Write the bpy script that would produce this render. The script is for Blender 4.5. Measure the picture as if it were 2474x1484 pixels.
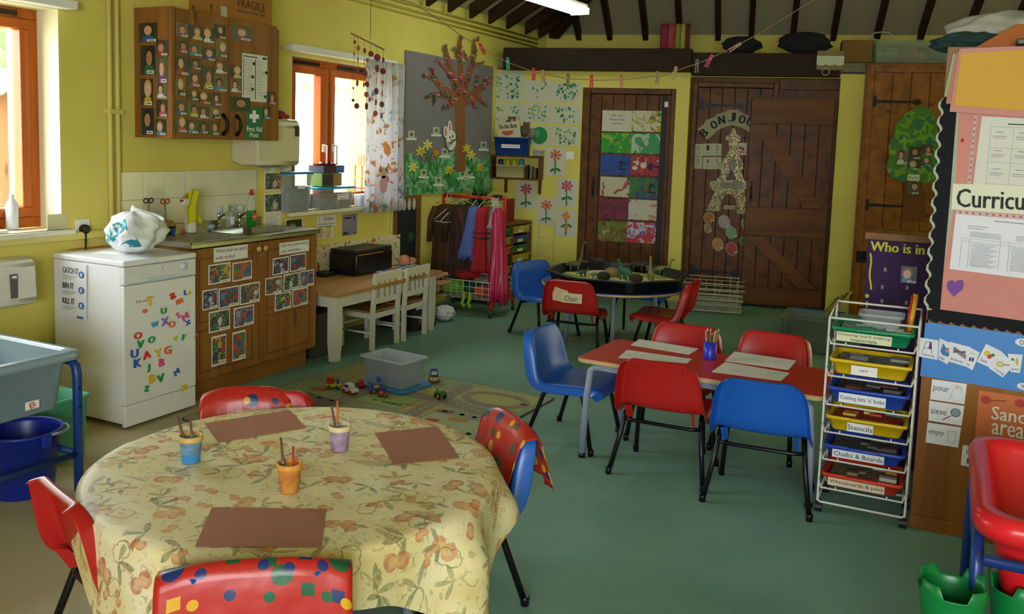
import bpy, bmesh, math, random
from mathutils import Vector, Matrix
V=Vector
for o in list(bpy.data.objects): bpy.data.objects.remove(o)
SC=bpy.context.scene; COL=SC.collection
rnd=random.Random(7)
# ---------------- camera ----------------
FX,YAW,PIT,ROL,CX,CY=2150.,.4562,.1001,.0327,1237.,556.3
CAM=V((0,0,1.5))
_f=V((-math.sin(YAW)*math.cos(PIT),math.cos(YAW)*math.cos(PIT),-math.sin(PIT)))
_r=V((math.cos(YAW),math.sin(YAW),0)); _u=_r.cross(_f)
_R=_r*math.cos(ROL)+_u*math.sin(ROL); _U=_u*math.cos(ROL)-_r*math.sin(ROL)
cd=bpy.data.cameras.new('camera'); cam=bpy.data.objects.new('camera',cd); COL.objects.link(cam)
cam.matrix_world=Matrix(((_R.x,_U.x,-_f.x,CAM.x),(_R.y,_U.y,-_f.y,CAM.y),(_R.z,_U.z,-_f.z,CAM.z),(0,0,0,1)))
cd.sensor_width=36; cd.lens=FX/2474*36; cd.shift_y=-(742-CY)/2474; cd.clip_start=.02
SC.camera=cam
# ---------------- world and colour ----------------
SC.view_settings.view_transform='Standard'; SC.view_settings.look='None'
SC.view_settings.gamma=1; SC.view_settings.exposure=0.48
w=bpy.data.worlds.new('sky'); SC.world=w; w.use_nodes=True
bg=w.node_tree.nodes['Background']; bg.inputs[0].default_value=(.93,.97,1,1); bg.inputs[1].default_value=12.5
def area(name,loc,direction,sx,sy,power,color=(1,1,1),portal=False,spread=math.pi):
    l=bpy.data.lights.new(name,'AREA'); l.shape='RECTANGLE'; l.size=sx; l.size_y=sy; l.energy=power; l.color=color; l.spread=spread
    o=bpy.data.objects.new(name,l); COL.objects.link(o); o.location=loc
    o.rotation_euler=V(direction).to_track_quat('-Z','Y').to_euler(); l.cycles.is_portal=portal; return o
# light portals: the daylight of the sky enters through the two windows on the left and the glazed front behind the camera
area('near_window_portal',(-4.42,2.41,1.53),(1,0,0),1.42,1.13,1,portal=True)
area('sink_window_portal',(-4.42,5.52,1.5),(1,0,0),1.2,1.09,1,portal=True)
area('front_glazing_portal',(.9,-2.5,1.55),(0,1,0),2.6,1.7,1,portal=True)
# ---------------- helpers ----------------
def ray(x,y): return _f*FX+_R*(x-CX)-_U*(y-CY)
def hit(x,y,p0,n):
    d=ray(x,y); return CAM+d*((V(p0)-CAM).dot(n)/d.dot(n))
def PX(x,y,v): return hit(x,y,(v,0,0),V((1,0,0)))
def PY(x,y,v): return hit(x,y,(0,v,0),V((0,1,0)))
def PZ(x,y,z=0): return hit(x,y,(0,0,z),V((0,0,1)))
def lin(h):
    h=h.lstrip('#'); r=[]
    for i in (0,2,4):
        c=int(h[i:i+2],16)/255; r.append(c/12.92 if c<=.04045 else ((c+.055)/1.055)**2.4)
    return (*r,1)
MC={}
def nt(name):
    m=bpy.data.materials.new(name); m.use_nodes=True; t=m.node_tree; return m,t,t.nodes['Principled BSDF']
def mat(h,rough=.55,metal=0,var=0,scale=8,bump=0,emit=0,spec=.5,alpha=1,name=None,coat=0):
    k=(h,rough,metal,var,scale,bump,emit,spec,alpha,coat)
    if k in MC: return MC[k]
    m,t,b=nt(name or 'paint_'+h.strip('#')); c=lin(h)
    b.inputs['Base Color'].default_value=c; b.inputs['Roughness'].default_value=rough; b.inputs['Metallic'].default_value=metal
    b.inputs['Specular IOR Level'].default_value=spec; b.inputs['Coat Weight'].default_value=coat
    if alpha<1: b.inputs['Alpha'].default_value=alpha
    if emit: b.inputs['Emission Color'].default_value=c; b.inputs['Emission Strength'].default_value=emit
    if var or bump:
        n=t.nodes.new('ShaderNodeTexNoise'); n.inputs['Scale'].default_value=scale; n.inputs['Detail'].default_value=4
        tc=t.nodes.new('ShaderNodeTexCoord'); t.links.new(tc.outputs['Object'],n.inputs['Vector'])
        if var:
            r=t.nodes.new('ShaderNodeMapRange'); r.inputs['From Min'].default_value=.3; r.inputs['From Max'].default_value=.7
            r.inputs['To Min'].default_value=1-var; r.inputs['To Max'].default_value=1+var*.6; t.links.new(n.outputs['Fac'],r.inputs['Value'])
            mx=t.nodes.new('ShaderNodeVectorMath'); mx.operation='SCALE'; mx.inputs[0].default_value=c[:3]; t.links.new(r.outputs[0],mx.inputs['Scale'])
            t.links.new(mx.outputs[0],b.inputs['Base Color'])
        if bump:
            bp=t.nodes.new('ShaderNodeBump'); bp.inputs['Strength'].default_value=bump; bp.inputs['Distance'].default_value=.01
            t.links.new(n.outputs['Fac'],bp.inputs['Height']); t.links.new(bp.outputs[0],b.inputs['Normal'])
    MC[k]=m; return m
def ramp(t,fac,stops,interp='LINEAR'):
    r=t.nodes.new('ShaderNodeValToRGB'); r.color_ramp.interpolation=interp
    while len(r.color_ramp.elements)<len(stops): r.color_ramp.elements.new(.5)
    for e,(p,h) in zip(r.color_ramp.elements,stops): e.position=p; e.color=lin(h) if isinstance(h,str) else h
    t.links.new(fac,r.inputs[0]); return r.outputs[0]
def texn(t,kind,scale,vec='Object',sc=(1,1,1),loc=(0,0,0),**kw):
    tc=t.nodes.new('ShaderNodeTexCoord'); mp=t.nodes.new('ShaderNodeMapping'); mp.inputs['Scale'].default_value=sc; mp.inputs['Location'].default_value=loc
    t.links.new(tc.outputs[vec],mp.inputs['Vector'])
    n=t.nodes.new('ShaderNodeTex'+kind); n.inputs['Scale'].default_value=scale
    for a,v in kw.items(): setattr(n,a,v)
    t.links.new(mp.outputs[0],n.inputs['Vector']); return n
def mixc(t,fac,a,b,bt='MIX'):
    m=t.nodes.new('ShaderNodeMix'); m.data_type='RGBA'; m.blend_type=bt
    for s,v in ((0,fac),(6,a),(7,b)):
        if hasattr(v,'is_linked') or hasattr(v,'links'): t.links.new(v,m.inputs[s])
        else: m.inputs[s].default_value=lin(v) if isinstance(v,str) else v
    return m.outputs[2]
def wood(name,dark,light,axis='z',scale=6,rough=.45,knots=True):
    """plank wood with grain along the given object axis"""
    if name in MC: return MC[name]
    m,t,b=nt(name); st={'x':(.06,1,1),'y':(1,.06,1),'z':(1,1,.06)}[axis]
    n=texn(t,'Noise',scale*3,sc=st); n.inputs['Detail'].default_value=6; n.inputs['Distortion'].default_value=.6
    c=ramp(t,n.outputs['Fac'],[(.3,dark),(.62,light)])
    st2={'x':(.25,1,1),'y':(1,.25,1),'z':(1,1,.25)}[axis]
    n2=texn(t,'Noise',3,sc=st2); c=mixc(t,.35,c,ramp(t,n2.outputs['Fac'],[(.35,dark),(.65,light)]))
    if knots:
        k=texn(t,'Voronoi',5.5,sc=st2); kc=ramp(t,k.outputs['Distance'],[(.05,(.25,.25,.25,1)),(.13,(1,1,1,1))]); c=mixc(t,.8,c,kc,'MULTIPLY')
    t.links.new(c,b.inputs['Base Color']); b.inputs['Roughness'].default_value=rough; b.inputs['Specular IOR Level'].default_value=.25
    MC[name]=m; return m
def painted(name,base,cols,scale=9,thr=.55,rough=.7,det=3):
    """hand painted paper: blobs of several colours on a base"""
    m,t,b=nt(name); c=None; cur=base
    for i,h in enumerate(cols):
        n=texn(t,'Noise',scale*(1+.25*i),loc=(3.7*i+rnd.random()*9,1.3*i,2.1*i)); n.inputs['Detail'].default_value=det; n.inputs['Distortion'].default_value=1.2
        th=thr if not isinstance(h,tuple) else h[1]; hh=h if not isinstance(h,tuple) else h[0]
        f=ramp(t,n.outputs['Fac'],[(th-.015,(0,0,0,1)),(th+.015,(1,1,1,1))])
        cur=mixc(t,f,cur,hh)
    t.links.new(cur,b.inputs['Base Color']); b.inputs['Roughness'].default_value=rough; return m
def glassy(name,h,alpha,rough=.15,diff=1.0):
    if name in MC: return MC[name]
    m=bpy.data.materials.new(name); m.use_nodes=True; t=m.node_tree; t.nodes.remove(t.nodes['Principled BSDF'])
    out=t.nodes['Material Output']; tr=t.nodes.new('ShaderNodeBsdfTransparent'); tr.inputs[0].default_value=(.97,.99,1,1)
    p=t.nodes.new('ShaderNodeBsdfPrincipled'); p.inputs['Base Color'].default_value=lin(h); p.inputs['Roughness'].default_value=rough
    mx=t.nodes.new('ShaderNodeMixShader'); mx.inputs[0].default_value=alpha
    t.links.new(tr.outputs[0],mx.inputs[1]); t.links.new(p.outputs[0],mx.inputs[2]); t.links.new(mx.outputs[0],out.inputs[0])
    MC[name]=m; return m
TXT={}
def textgeo(s):
    if s in TXT: return TXT[s]
    c=bpy.data.curves.new('t','FONT'); c.body=s; c.resolution_u=2; c.fill_mode='FRONT'
    o=bpy.data.objects.new('t',c); COL.objects.link(o); dg=bpy.context.evaluated_depsgraph_get(); dg.update()
    me=o.evaluated_get(dg).to_mesh(); vs=[(v.co.x,v.co.y) for v in me.vertices]; fs=[tuple(p.vertices) for p in me.polygons]
    o.evaluated_get(dg).to_mesh_clear(); bpy.data.objects.remove(o); bpy.data.curves.remove(c)
    TXT[s]=(vs,fs); return TXT[s]
class MB:
    def __init__(s,M=None): s.bm=bmesh.new(); s.ms=[]; s.M=M or Matrix(); s.cur=0
    def m(s,mt):
        if mt is None: return s
        if mt not in s.ms: s.ms.append(mt)
        s.cur=s.ms.index(mt); return s
    def v(s,p): return s.bm.verts.new(s.M@V(p))
    def f(s,vs,smooth=False):
        try: fc=s.bm.faces.new(vs); fc.material_index=s.cur; fc.smooth=smooth; return fc
        except ValueError: return None
    def poly(s,pts,mt=None): s.m(mt); return s.f([s.v(p) for p in pts])
    def box(s,a,b,mt=None,R=None,bev=0):
        s.m(mt); a=V(a); b=V(b); c=(a+b)/2
        vs=[]
        for x in (a.x,b.x):
            for y in (a.y,b.y):
                for z in (a.z,b.z):
                    p=V((x,y,z))
                    if R: p=c+R@(p-c)
                    vs.append(s.v(p))
        fs=[s.f([vs[i] for i in q]) for q in ((0,1,3,2),(4,6,7,5),(0,4,5,1),(2,3,7,6),(0,2,6,4),(1,5,7,3))]
        if bev:
            es={e for f in fs if f for e in f.edges}
            r=bmesh.ops.bevel(s.bm,geom=list(es),offset=bev,segments=2,affect='EDGES',profile=.6,clamp_overlap=True)
            for f in r['faces']: f.material_index=s.cur; f.smooth=True
        return s
    def prism(s,pts,d,mt=None,bev=0):
        """polygon of 3-D points extruded by vector d"""
        s.m(mt); d=V(d); A=[s.v(p) for p in pts]; B=[s.v(V(p)+d) for p in pts]; n=len(pts)
        fs=[s.f(A[::-1]),s.f(B)]+[s.f([A[i],A[(i+1)%n],B[(i+1)%n],B[i]]) for i in range(n)]
        if bev:
            es={e for f in fs if f for e in f.edges}
            r=bmesh.ops.bevel(s.bm,geom=list(es),offset=bev,segments=2,affect='EDGES',clamp_overlap=True)
            for f in r['faces']: f.material_index=s.cur; f.smooth=True
        return s
    def tube(s,pts,r,mt=None,seg=8,closed=False,caps=True):
        s.m(mt); P=[V(p) for p in pts]; n=len(P); rings=[]; up=None
        rr=r if isinstance(r,(list,tuple)) else [r]*n
        for i,p in enumerate(P):
            if closed: t=(P[(i+1)%n]-P[i-1])
            else: t=P[min(i+1,n-1)]-P[max(i-1,0)]
            if t.length<1e-9: t=V((0,0,1))
            t.normalize()
            if up is None: up=V((0,0,1)) if abs(t.z)<.9 else V((1,0,0))
            a=t.cross(up); 
            if a.length<1e-6: a=t.cross(V((0,1,0)))
            a.normalize(); up=a.cross(t).normalized(); b=up
            rings.append([s.v(p+(a*math.cos(k*2*math.pi/seg)+b*math.sin(k*2*math.pi/seg))*rr[i]) for k in range(seg)])
        for i in range(n if closed else n-1):
            A=rings[i];B=rings[(i+1)%n]
            for k in range(seg): s.f([A[k],A[(k+1)%seg],B[(k+1)%seg],B[k]],True)
        if caps and not closed: s.f(rings[0][::-1]); s.f(rings[-1])
        return s
    def lathe(s,prof,c=(0,0,0),mt=None,seg=24,capb=True,capt=False,sx=1,sy=1):
        s.m(mt); c=V(c); R=[]
        for r,z in prof: R.append([s.v(c+V((r*sx*math.cos(k*2*math.pi/seg),r*sy*math.sin(k*2*math.pi/seg),z))) for k in range(seg)])
        for A,B in zip(R,R[1:]):
            for k in range(seg): s.f([A[k],A[(k+1)%seg],B[(k+1)%seg],B[k]],True)
        if capb: s.f(R[0][::-1])
        if capt: s.f(R[-1])
        return s
    def ball(s,c,r,mt=None,sub=2,sc=(1,1,1),jit=0):
        s.m(mt); x=bmesh.ops.create_icosphere(s.bm,subdivisions=sub,radius=1)
        for v in x['verts']:
            j=1+(rnd.random()-.5)*jit
            v.co=s.M@(V(c)+V((v.co.x*sc[0],v.co.y*sc[1],v.co.z*sc[2]))*r*j)
        for v in x['verts']:
            for f in v.link_faces: f.material_index=s.cur; f.smooth=True
        return s
    def grid(s,fn,nu,nv,mt=None,smooth=True,cu=False):
        s.m(mt); G=[[s.v(fn(i/nu,j/nv)) for j in range(nv+1)] for i in range(nu+(0 if cu else 1))]
        for i in range(nu):
            for j in range(nv): s.f([G[i][j],G[(i+1)%len(G)][j],G[(i+1)%len(G)][j+1],G[i][j+1]],smooth)
        return s
    def text(s,st,box,mt,z=0,rot=0,bold=0):
        """text fitted in (x0,y0,x1,y1) of the local xy plane"""
        s.m(mt); vs,fs=textgeo(st)
        if not vs: return s
        xs=[p[0] for p in vs]; ys=[p[1] for p in vs]; x0,x1,y0,y1=min(xs),max(xs),min(ys),max(ys)
        X0,Y0,X1,Y1=box; cx,cy=(X0+X1)/2,(Y0+Y1)/2; kx=(X1-X0)/(x1-x0); ky=(Y1-Y0)/max(y1-y0,1e-6); c,sn=math.cos(rot),math.sin(rot)
        for dx in ([0] if not bold else (-bold,0,bold)):
            nv=[]
            for x,y in vs:
                a=(x-(x0+x1)/2)*kx+dx; b=(y-(y0+y1)/2)*ky; nv.append(s.v((cx+a*c-b*sn,cy+a*sn+b*c,z+dx*.01)))
            for f in fs: s.f([nv[i] for i in f])
        return s
    def build(s,name,mt=None,parent=None,M=None,solid=0,sub=0,label=None,off=0):
        me=bpy.data.meshes.new(name); bmesh.ops.recalc_face_normals(s.bm,faces=s.bm.faces) if False else None
        s.bm.to_mesh(me); s.bm.free(); o=bpy.data.objects.new(name,me); COL.objects.link(o)
        if mt is not None and not s.ms: me.materials.append(mt)
        for q in s.ms: me.materials.append(q)
        if parent: o.parent=parent
        if M is not None:
            if parent: o.matrix_local=M
            else: o.matrix_world=M
        if solid: md=o.modifiers.new('thick','SOLIDIFY'); md.thickness=solid; md.offset=off
        if sub: md=o.modifiers.new('smooth','SUBSURF'); md.levels=sub; md.render_levels=sub
        if label: o['label']=label
        return o
def rot_z(a,loc=(0,0,0)): return Matrix.Translation(V(loc))@Matrix.Rotation(a,4,'Z')
def thing(name,label,cat,loc=(0,0,0),rz=0,group=None,M=None):
    o=bpy.data.objects.new(name,None); COL.objects.link(o); o.empty_display_size=.1
    o.matrix_world=M if M is not None else rot_z(rz,loc); o['label']=label; o['category']=cat
    if group: o['group']=group
    return o
def tag(o,label,cat,group=None,kind=None):
    o['label']=label; o['category']=cat
    if group: o['group']=group
    if kind: o['kind']=kind
    return o
def struct(o,label=None):
    o['kind']='structure'
    if label: o['label']=label
    return o
def dup(r,M,label=None,group=None):
    c=r.copy(); COL.objects.link(c); c.matrix_world=M
    if label: c['label']=label
    if group: c['group']=group
    for ch in r.children:
        d=ch.copy(); COL.objects.link(d); d.parent=c
        for g in ch.children: e=g.copy(); COL.objects.link(e); e.parent=d
    return c
class Fr:
    def __init__(s,o,u,n):
        s.o=V(o); s.u=V(u).normalized(); s.v=V((0,0,1)); s.n=V(n).normalized()
    def loc(s,px,py,off=0):
        p=hit(px,py,s.o+s.n*off,s.n)-s.o; return p.dot(s.u),p.z
    def M(s,x,y,off=0):
        p=s.o+s.u*x+s.v*y+s.n*off
        return Matrix(((s.u.x,s.v.x,s.n.x,p.x),(s.u.y,s.v.y,s.n.y,p.y),(s.u.z,s.v.z,s.n.z,p.z),(0,0,0,1)))
    def W(s,x,y,off=0): return s.o+s.u*x+s.v*y+s.n*off
WX=-4.15
FL=Fr((WX,0,0),(0,1,0),(1,0,0))
AN=.199
FA=Fr((WX,8.0,0),(math.cos(AN),math.sin(AN),0),(math.sin(AN),-math.cos(AN),0))
PYY=3.84
FP=Fr((0,PYY,0),(1,0,0),(0,-1,0))
LAY=.0006
class Sheet:
    """flat thing fixed on a frame plane: pixel corners TL,TR,BR,BL (or any outline with box=)"""
    def __init__(s,fr,px,mt,off=.001,th=.001,outline=None,xy=None):
        s.fr=fr; s.off=off; L=xy or [fr.loc(x,y,off) for x,y in px]
        s.c=V((sum(p[0] for p in L)/4,sum(p[1] for p in L)/4)); L=[V(p)-s.c for p in L]
        s.ex=(L[1]-L[0]+L[2]-L[3])/2; s.ey=(L[0]-L[3]+L[1]-L[2])/2; s.o=-(s.ex+s.ey)/2
        s.b=MB(); s.t=None; s.z=th; s.L=L
        pts=[(p.x,p.y,0) for p in (L[::-1])]
        if outline: pts=[(*s.P(u,v),0) for u,v in outline]
        s.b.prism(pts,(0,0,th),mt); s.lay=1
    def P(s,u,v): return s.o+s.ex*u+s.ey*v
    def up(s): s.lay+=1; return s.z+LAY*s.lay*.5
    def poly(s,uv,mt):
        z=s.up(); s.b.poly([(*s.P(u,v),z) for u,v in uv],mt); return s
    def rect(s,u0,v0,u1,v1,mt): return s.poly([(u0,v0),(u1,v0),(u1,v1),(u0,v1)],mt)
    def ell(s,cu,cv,ru,rv,mt,rot=0,seg=14,a0=0,a1=2*math.pi):
        n=seg; A=s.ex.length; B=s.ey.length; P=[]
        for k in range(n):
            a=a0+(a1-a0)*k/(n if a1-a0>6.2 else n-1); x=ru*math.cos(a)*A; y=rv*math.sin(a)*B
            P.append((cu+(x*math.cos(rot)-y*math.sin(rot))/A,cv+(x*math.sin(rot)+y*math.cos(rot))/B))
        return s.poly(P,mt)
    def line(s,uv,w,mt):
        for (a,b) in zip(uv,uv[1:]):
            p=s.P(*a);q=s.P(*b);d=(q-p)
            if d.length<1e-6: continue
            n=V((-d.y,d.x)).normalized()*w/2; z=s.up(); s.b.poly([(*(p-n),z),(*(q-n),z),(*(q+n),z),(*(p+n),z)],mt)
        return s
    def text(s,st,u0,v0,u1,v1,mt,rot=0,bold=0,part=True):
        p=s.P(u0,v0);q=s.P(u1,v0);r=s.P(u0,v1); M3=Matrix.Identity(4)
        A=s.ex; B=s.ey; z=s.up()
        if part and s.t is None: s.t=MB()
        b=s.t if part else s.b; old=b.M
        b.M=Matrix(((A.x,B.x,0,s.o.x),(A.y,B.y,0,s.o.y),(0,0,1,0),(0,0,0,1)))
        b.text(st,(u0,v0,u1,v1),mt,z=z,rot=rot,bold=bold); b.M=old; return s
    def build(s,name,label=None,cat=None,group=None,parent=None,tname='lettering'):
        M=s.fr.M(s.c.x,s.c.y,s.off)
        if parent is None: o=s.b.build(name,M=M)
        else: o=s.b.build(name,parent=parent); o.matrix_local=parent.matrix_world.inverted()@M
        if label and parent is None: tag(o,label,cat,group)
        elif label: o['label']=label
        if s.t: s.t.build(tname,parent=o)
        return o
def px4(x0,y0,x1,y1): return [(x0,y0),(x1,y0),(x1,y1),(x0,y1)]
INK=mat('#1b1b1e',.7); WHITE=mat('#efefec',.6); PAPER=mat('#e9eae6',.7); BLACK=mat('#0c0c0e',.35)
STEEL=mat('#b9bab8',.28,metal=1); CHROME=mat('#d5d6d8',.08,metal=1)
# ================= ROOM =================
def wallmat():
    m,t,b=nt('yellow_wall_paint'); n=texn(t,'Noise',2.5,vec='Object'); n.inputs['Detail'].default_value=5
    c=ramp(t,n.outputs['Fac'],[(.3,'#dacd62'),(.7,'#e4d870')]); t.links.new(c,b.inputs['Base Color']); b.inputs['Roughness'].default_value=.75
    n2=texn(t,'Noise',120); bp=t.nodes.new('ShaderNodeBump'); bp.inputs['Strength'].default_value=.08; t.links.new(n2.outputs['Fac'],bp.inputs['Height']); t.links.new(bp.outputs[0],b.inputs['Normal']); return m
YEL=wallmat(); CEIL=mat('#aaa486',.85,name='ceiling_plaster'); REVEAL=mat('#e9e6c4',.7,name='reveal_paint')
def speck(name,base,lo,hi):
    m,t,b=nt(name); n=texn(t,'Noise',260); n.inputs['Detail'].default_value=2
    c=ramp(t,n.outputs['Fac'],[(.36,lo),(.5,base),(.64,base),(.72,hi)]); n2=texn(t,'Noise',1.6); n2.inputs['Detail'].default_value=5
    c=mixc(t,.22,c,ramp(t,n2.outputs['Fac'],[(.35,lo),(.7,hi)])); t.links.new(c,b.inputs['Base Color']); b.inputs['Roughness'].default_value=.5
    b.inputs['Specular IOR Level'].default_value=.35; return m
GFLOOR=speck('green_speckled_vinyl','#74a08c','#587f70','#a4c6b4'); BFLOOR=speck('beige_vinyl','#b8ab84','#9c8f6a','#d0c6a4')
W=-4.15; XR=3.4; YB=-2.4
def poly_floor(name,pts,m,z=0,th=.1):
    b=MB(); b.prism([(x,y,z-th) for x,y in pts],(0,0,th),m); return struct(b.build(name))
poly_floor('floor',[(W-.2,4.56),(-3.80,3.80),(-1.15,1.45),(.9,YB),(XR,YB),(XR,10.6),(W-.2,9.6)],GFLOOR)
poly_floor('floor',[(W-.2,YB),(.9,YB),(-1.15,1.45),(-3.80,3.80),(W-.2,4.56)],BFLOOR)
# left wall with two window openings
w1=(1.70,3.118,.965,2.095); w2=(4.915,6.12,.95,2.04); ZT=2.75; TH=.42
b=MB().m(YEL)
def wl(y0,y1,z0,z1): b.box((W-TH,y0,z0),(W,y1,z1))
wl(YB,w1[0],0,ZT); wl(w1[0],w1[1],0,w1[2]-.03); wl(w1[0],w1[1],w1[3],ZT); wl(w1[1],w2[0],0,ZT); wl(w2[0],w2[1],0,w2[2]-.03); wl(w2[0],w2[1],w2[3],ZT); wl(w2[1],9.4,0,ZT)
struct(b.build('wall_left'))
b=MB().m(YEL)   # partition below the loft
a0=FA.W(0,0)
u=lambda px,py,off=0: FA.loc(px,py,off)
RL=u(1669,171)[0]; RR=u(2031,199)[0]; DL=u(1404,208)[0]; DR=u(1640,209)[0]; DT=u(1520,208)[1]; RT=2.16
FAM=FA.M(0,0)
def wa(b,x0,x1,z0,z1,n0=-.1,n1=0,mt=None,bev=0): b.box((x0,z0,n0),(x1,z1,n1),mt,bev=bev)
b.M=FAM
wa(b,-.2,DL+.02,0,2.2); wa(b,DL+.02,DR-.02,DT-.02,2.2); wa(b,DR-.02,RL,0,2.2)
wa(b,RR,6.6,0,2.2,-.16,0); wa(b,RL,RR,RT,2.2)
wa(b,RL-.02,RL,0,2.2,-.3,-.1)
wa(b,-.3,6.6,0,2.2,-.60,-.50)  # added unseen slab behind the doors, blocks outside light leaking through their gaps
struct(b.build('wall_back'))
b=MB().m(YEL); b.M=FAM; b.box((-.3,2.2,-1.35),(8,2.9,-1.15)); struct(b.build('wall_back_upper'))
b=MB().m(mat('#8a8460',.8)); b.M=FAM; b.box((-.15,2.22,-1.15),(6.6,2.30,-.0)); struct(b.build('ceiling_loft_deck'))
b=MB().m(YEL); b.box((XR,YB,0),(XR+.2,10.4,4.4)); struct(b.build('wall_right'))
b=MB().m(YEL); b.box((W-.4,YB-.2,0),(XR+.2,YB,.7)); b.box((W-.4,YB-.2,2.4),(XR+.2,YB,4.4)); b.box((W-.4,YB-.2,.7),(-.4,YB,2.4)); b.box((2.2,YB-.2,.7),(XR+.2,YB,2.4)); struct(b.build('wall_front'))
# sloping ceiling, hipped over the far wall
TA=math.tan(math.radians(31)); ZC=2.70
cor=V((W,9.15,0)); 
def ca(t): return cor+FA.u*t
ph=math.atan((math.sin(AN)-1)/math.cos(AN)); H=4.25; dL=(H-ZC)/TA; hp=V((W+dL,cor.y+dL*math.tan(ph),0))
hz=lambda p,z: (p[0],p[1],z)
b=MB().m(CEIL)
def slab(pts): b.prism(pts,(0,0,.12))
slab([(W-.45,YB,ZC-.45*TA),(W+dL,YB,H),hz(hp,H),hz(cor+(cor-hp)*(.45/dL),ZC-.45*TA)])
A8=ca(9); e8=FA.n*dL
slab([hz(cor+(cor-hp)*(.3/dL),ZC-.3*TA),hz(hp,H),hz(A8+e8,H),hz(A8-FA.n*.3,ZC-.3*TA)])
slab([(W+dL,YB,H),(8,YB,H),(8,hp.y+(8-hp.x)*math.tan(AN),H),hz(hp,H)])
struct(b.build('ceiling'))
DW=wood('dark_rafter_wood','#24150a','#40260f','x',4,.6,False)
DWv=wood('dark_beam_wood','#221405','#36220c','x',4,.65,False)
n=0
def rafter(p,d,up,L,w=.055,h=.105):
    """rafter from its plumb cut end at p (bottom corner) along d"""
    global n; n+=1
    d=V(d).normalized(); s=d.cross(V((0,0,1))).normalized()*w/2; hv=V((0,0,h/ math.cos(math.radians(31))))
    b=MB(); a=V(p)-s; q=a+d*L
    b.prism([a,q,q+hv,a+hv],s*2,DW); struct(b.build('trim_%d'%n))
th=math.radians(31)
ys=[6.566-.38*k for k in range(14,0,-1)]+[6.566,6.926,7.318,7.695,8.077,8.511,8.843]
for y in ys:
    L=dL/math.cos(th)-.15
    if y>hp.y: L=max(.15,(cor.y-y)/(cor.y-hp.y)*dL/math.cos(th)-.1)
    x0=W+.06; rafter((x0,y,ZC+.06*TA-.125),(math.cos(th),0,math.sin(th)),None,L)
for px,py in [(1398,108),(1473,106),(1560,94),(1643,92),(1735,91),(1815,96),(1915,98),(2013,91),(2119,77),(2225,70),(2335,66),(2445,60)]:
    x,z=FA.loc(px,py,-1.08); p=FA.W(x,ZC+.07*TA-.125,-1.08)
    d=FA.n*math.cos(th)+V((0,0,math.sin(th)))
    tt=x*dL/((hp-cor).dot(FA.u)+1e-6) if x<(hp-cor).dot(FA.u) else dL
    rafter(p,d,None,max(.2,min(tt,dL)/math.cos(th)-.15))
n+=1; b=MB(); s=V((hp.x-cor.x,hp.y-cor.y,H-ZC)); a=V((cor.x,cor.y,ZC-.17))+s*.06; sd=s.cross(V((0,0,1))).normalized()*.06
b.prism([a-sd,a-sd+s*.9,a-sd+s*.9+V((0,0,.14)),a-sd+V((0,0,.14))],sd*2,DW); struct(b.build('trim_%d'%n))
# dark beams over the partition
x0,z1=FA.loc(1216,115,.14); x1,zz=FA.loc(1672,115,.14); z0=FA.loc(1400,169.5,.14)[1]; n+=1
b=MB(); b.M=FAM; b.box((x0,z0,-.12),(x1,z1,.14),DWv,bev=.006); struct(b.build('trim_%d'%n),'dark stained beam above the left door')
x2=FA.loc(2030,185,.1)[0]; za=FA.loc(1850,184,.1)[1]; zb=FA.loc(1850,128,.1)[1]; n+=1
b=MB(); b.M=FAM; b.box((x1,za,-.12),(x2,zb,.10),DWv,bev=.006); struct(b.build('trim_%d'%n),'dark stained beam above the plank doors')
BZ1,BZ2,BX0,BX1,BX2=z1,zb,x0,x1,x2
# cable pipes and trunking on the left wall
b=MB()
for k,(z,r) in enumerate(((2.60,.012),(2.555,.012),(2.515,.008))): b.tube([(W+.02,-2,z),(W+.02,8.9,z)],r,mat('#cfc468',.6),6)
struct(b.build('trim_90'),'painted pipes running along the top of the left wall')
b=MB()
for y in (3.405,3.455): b.tube([(W+.02,y,.7),(W+.02,y,2.66)],.013,mat('#dccf74',.6),8)
b.box((W,3.385,1.575),(W+.04,3.475,1.60),mat('#dccf74',.6)); struct(b.build('trim_91'),'two painted vertical pipes beside the tiles')
b=MB(); b.box((W,1.2,.905),(W+.035,3.47,.945),mat('#dccf74',.6),bev=.004); struct(b.build('trim_92'),'painted trunking strip below the near window')
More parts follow.
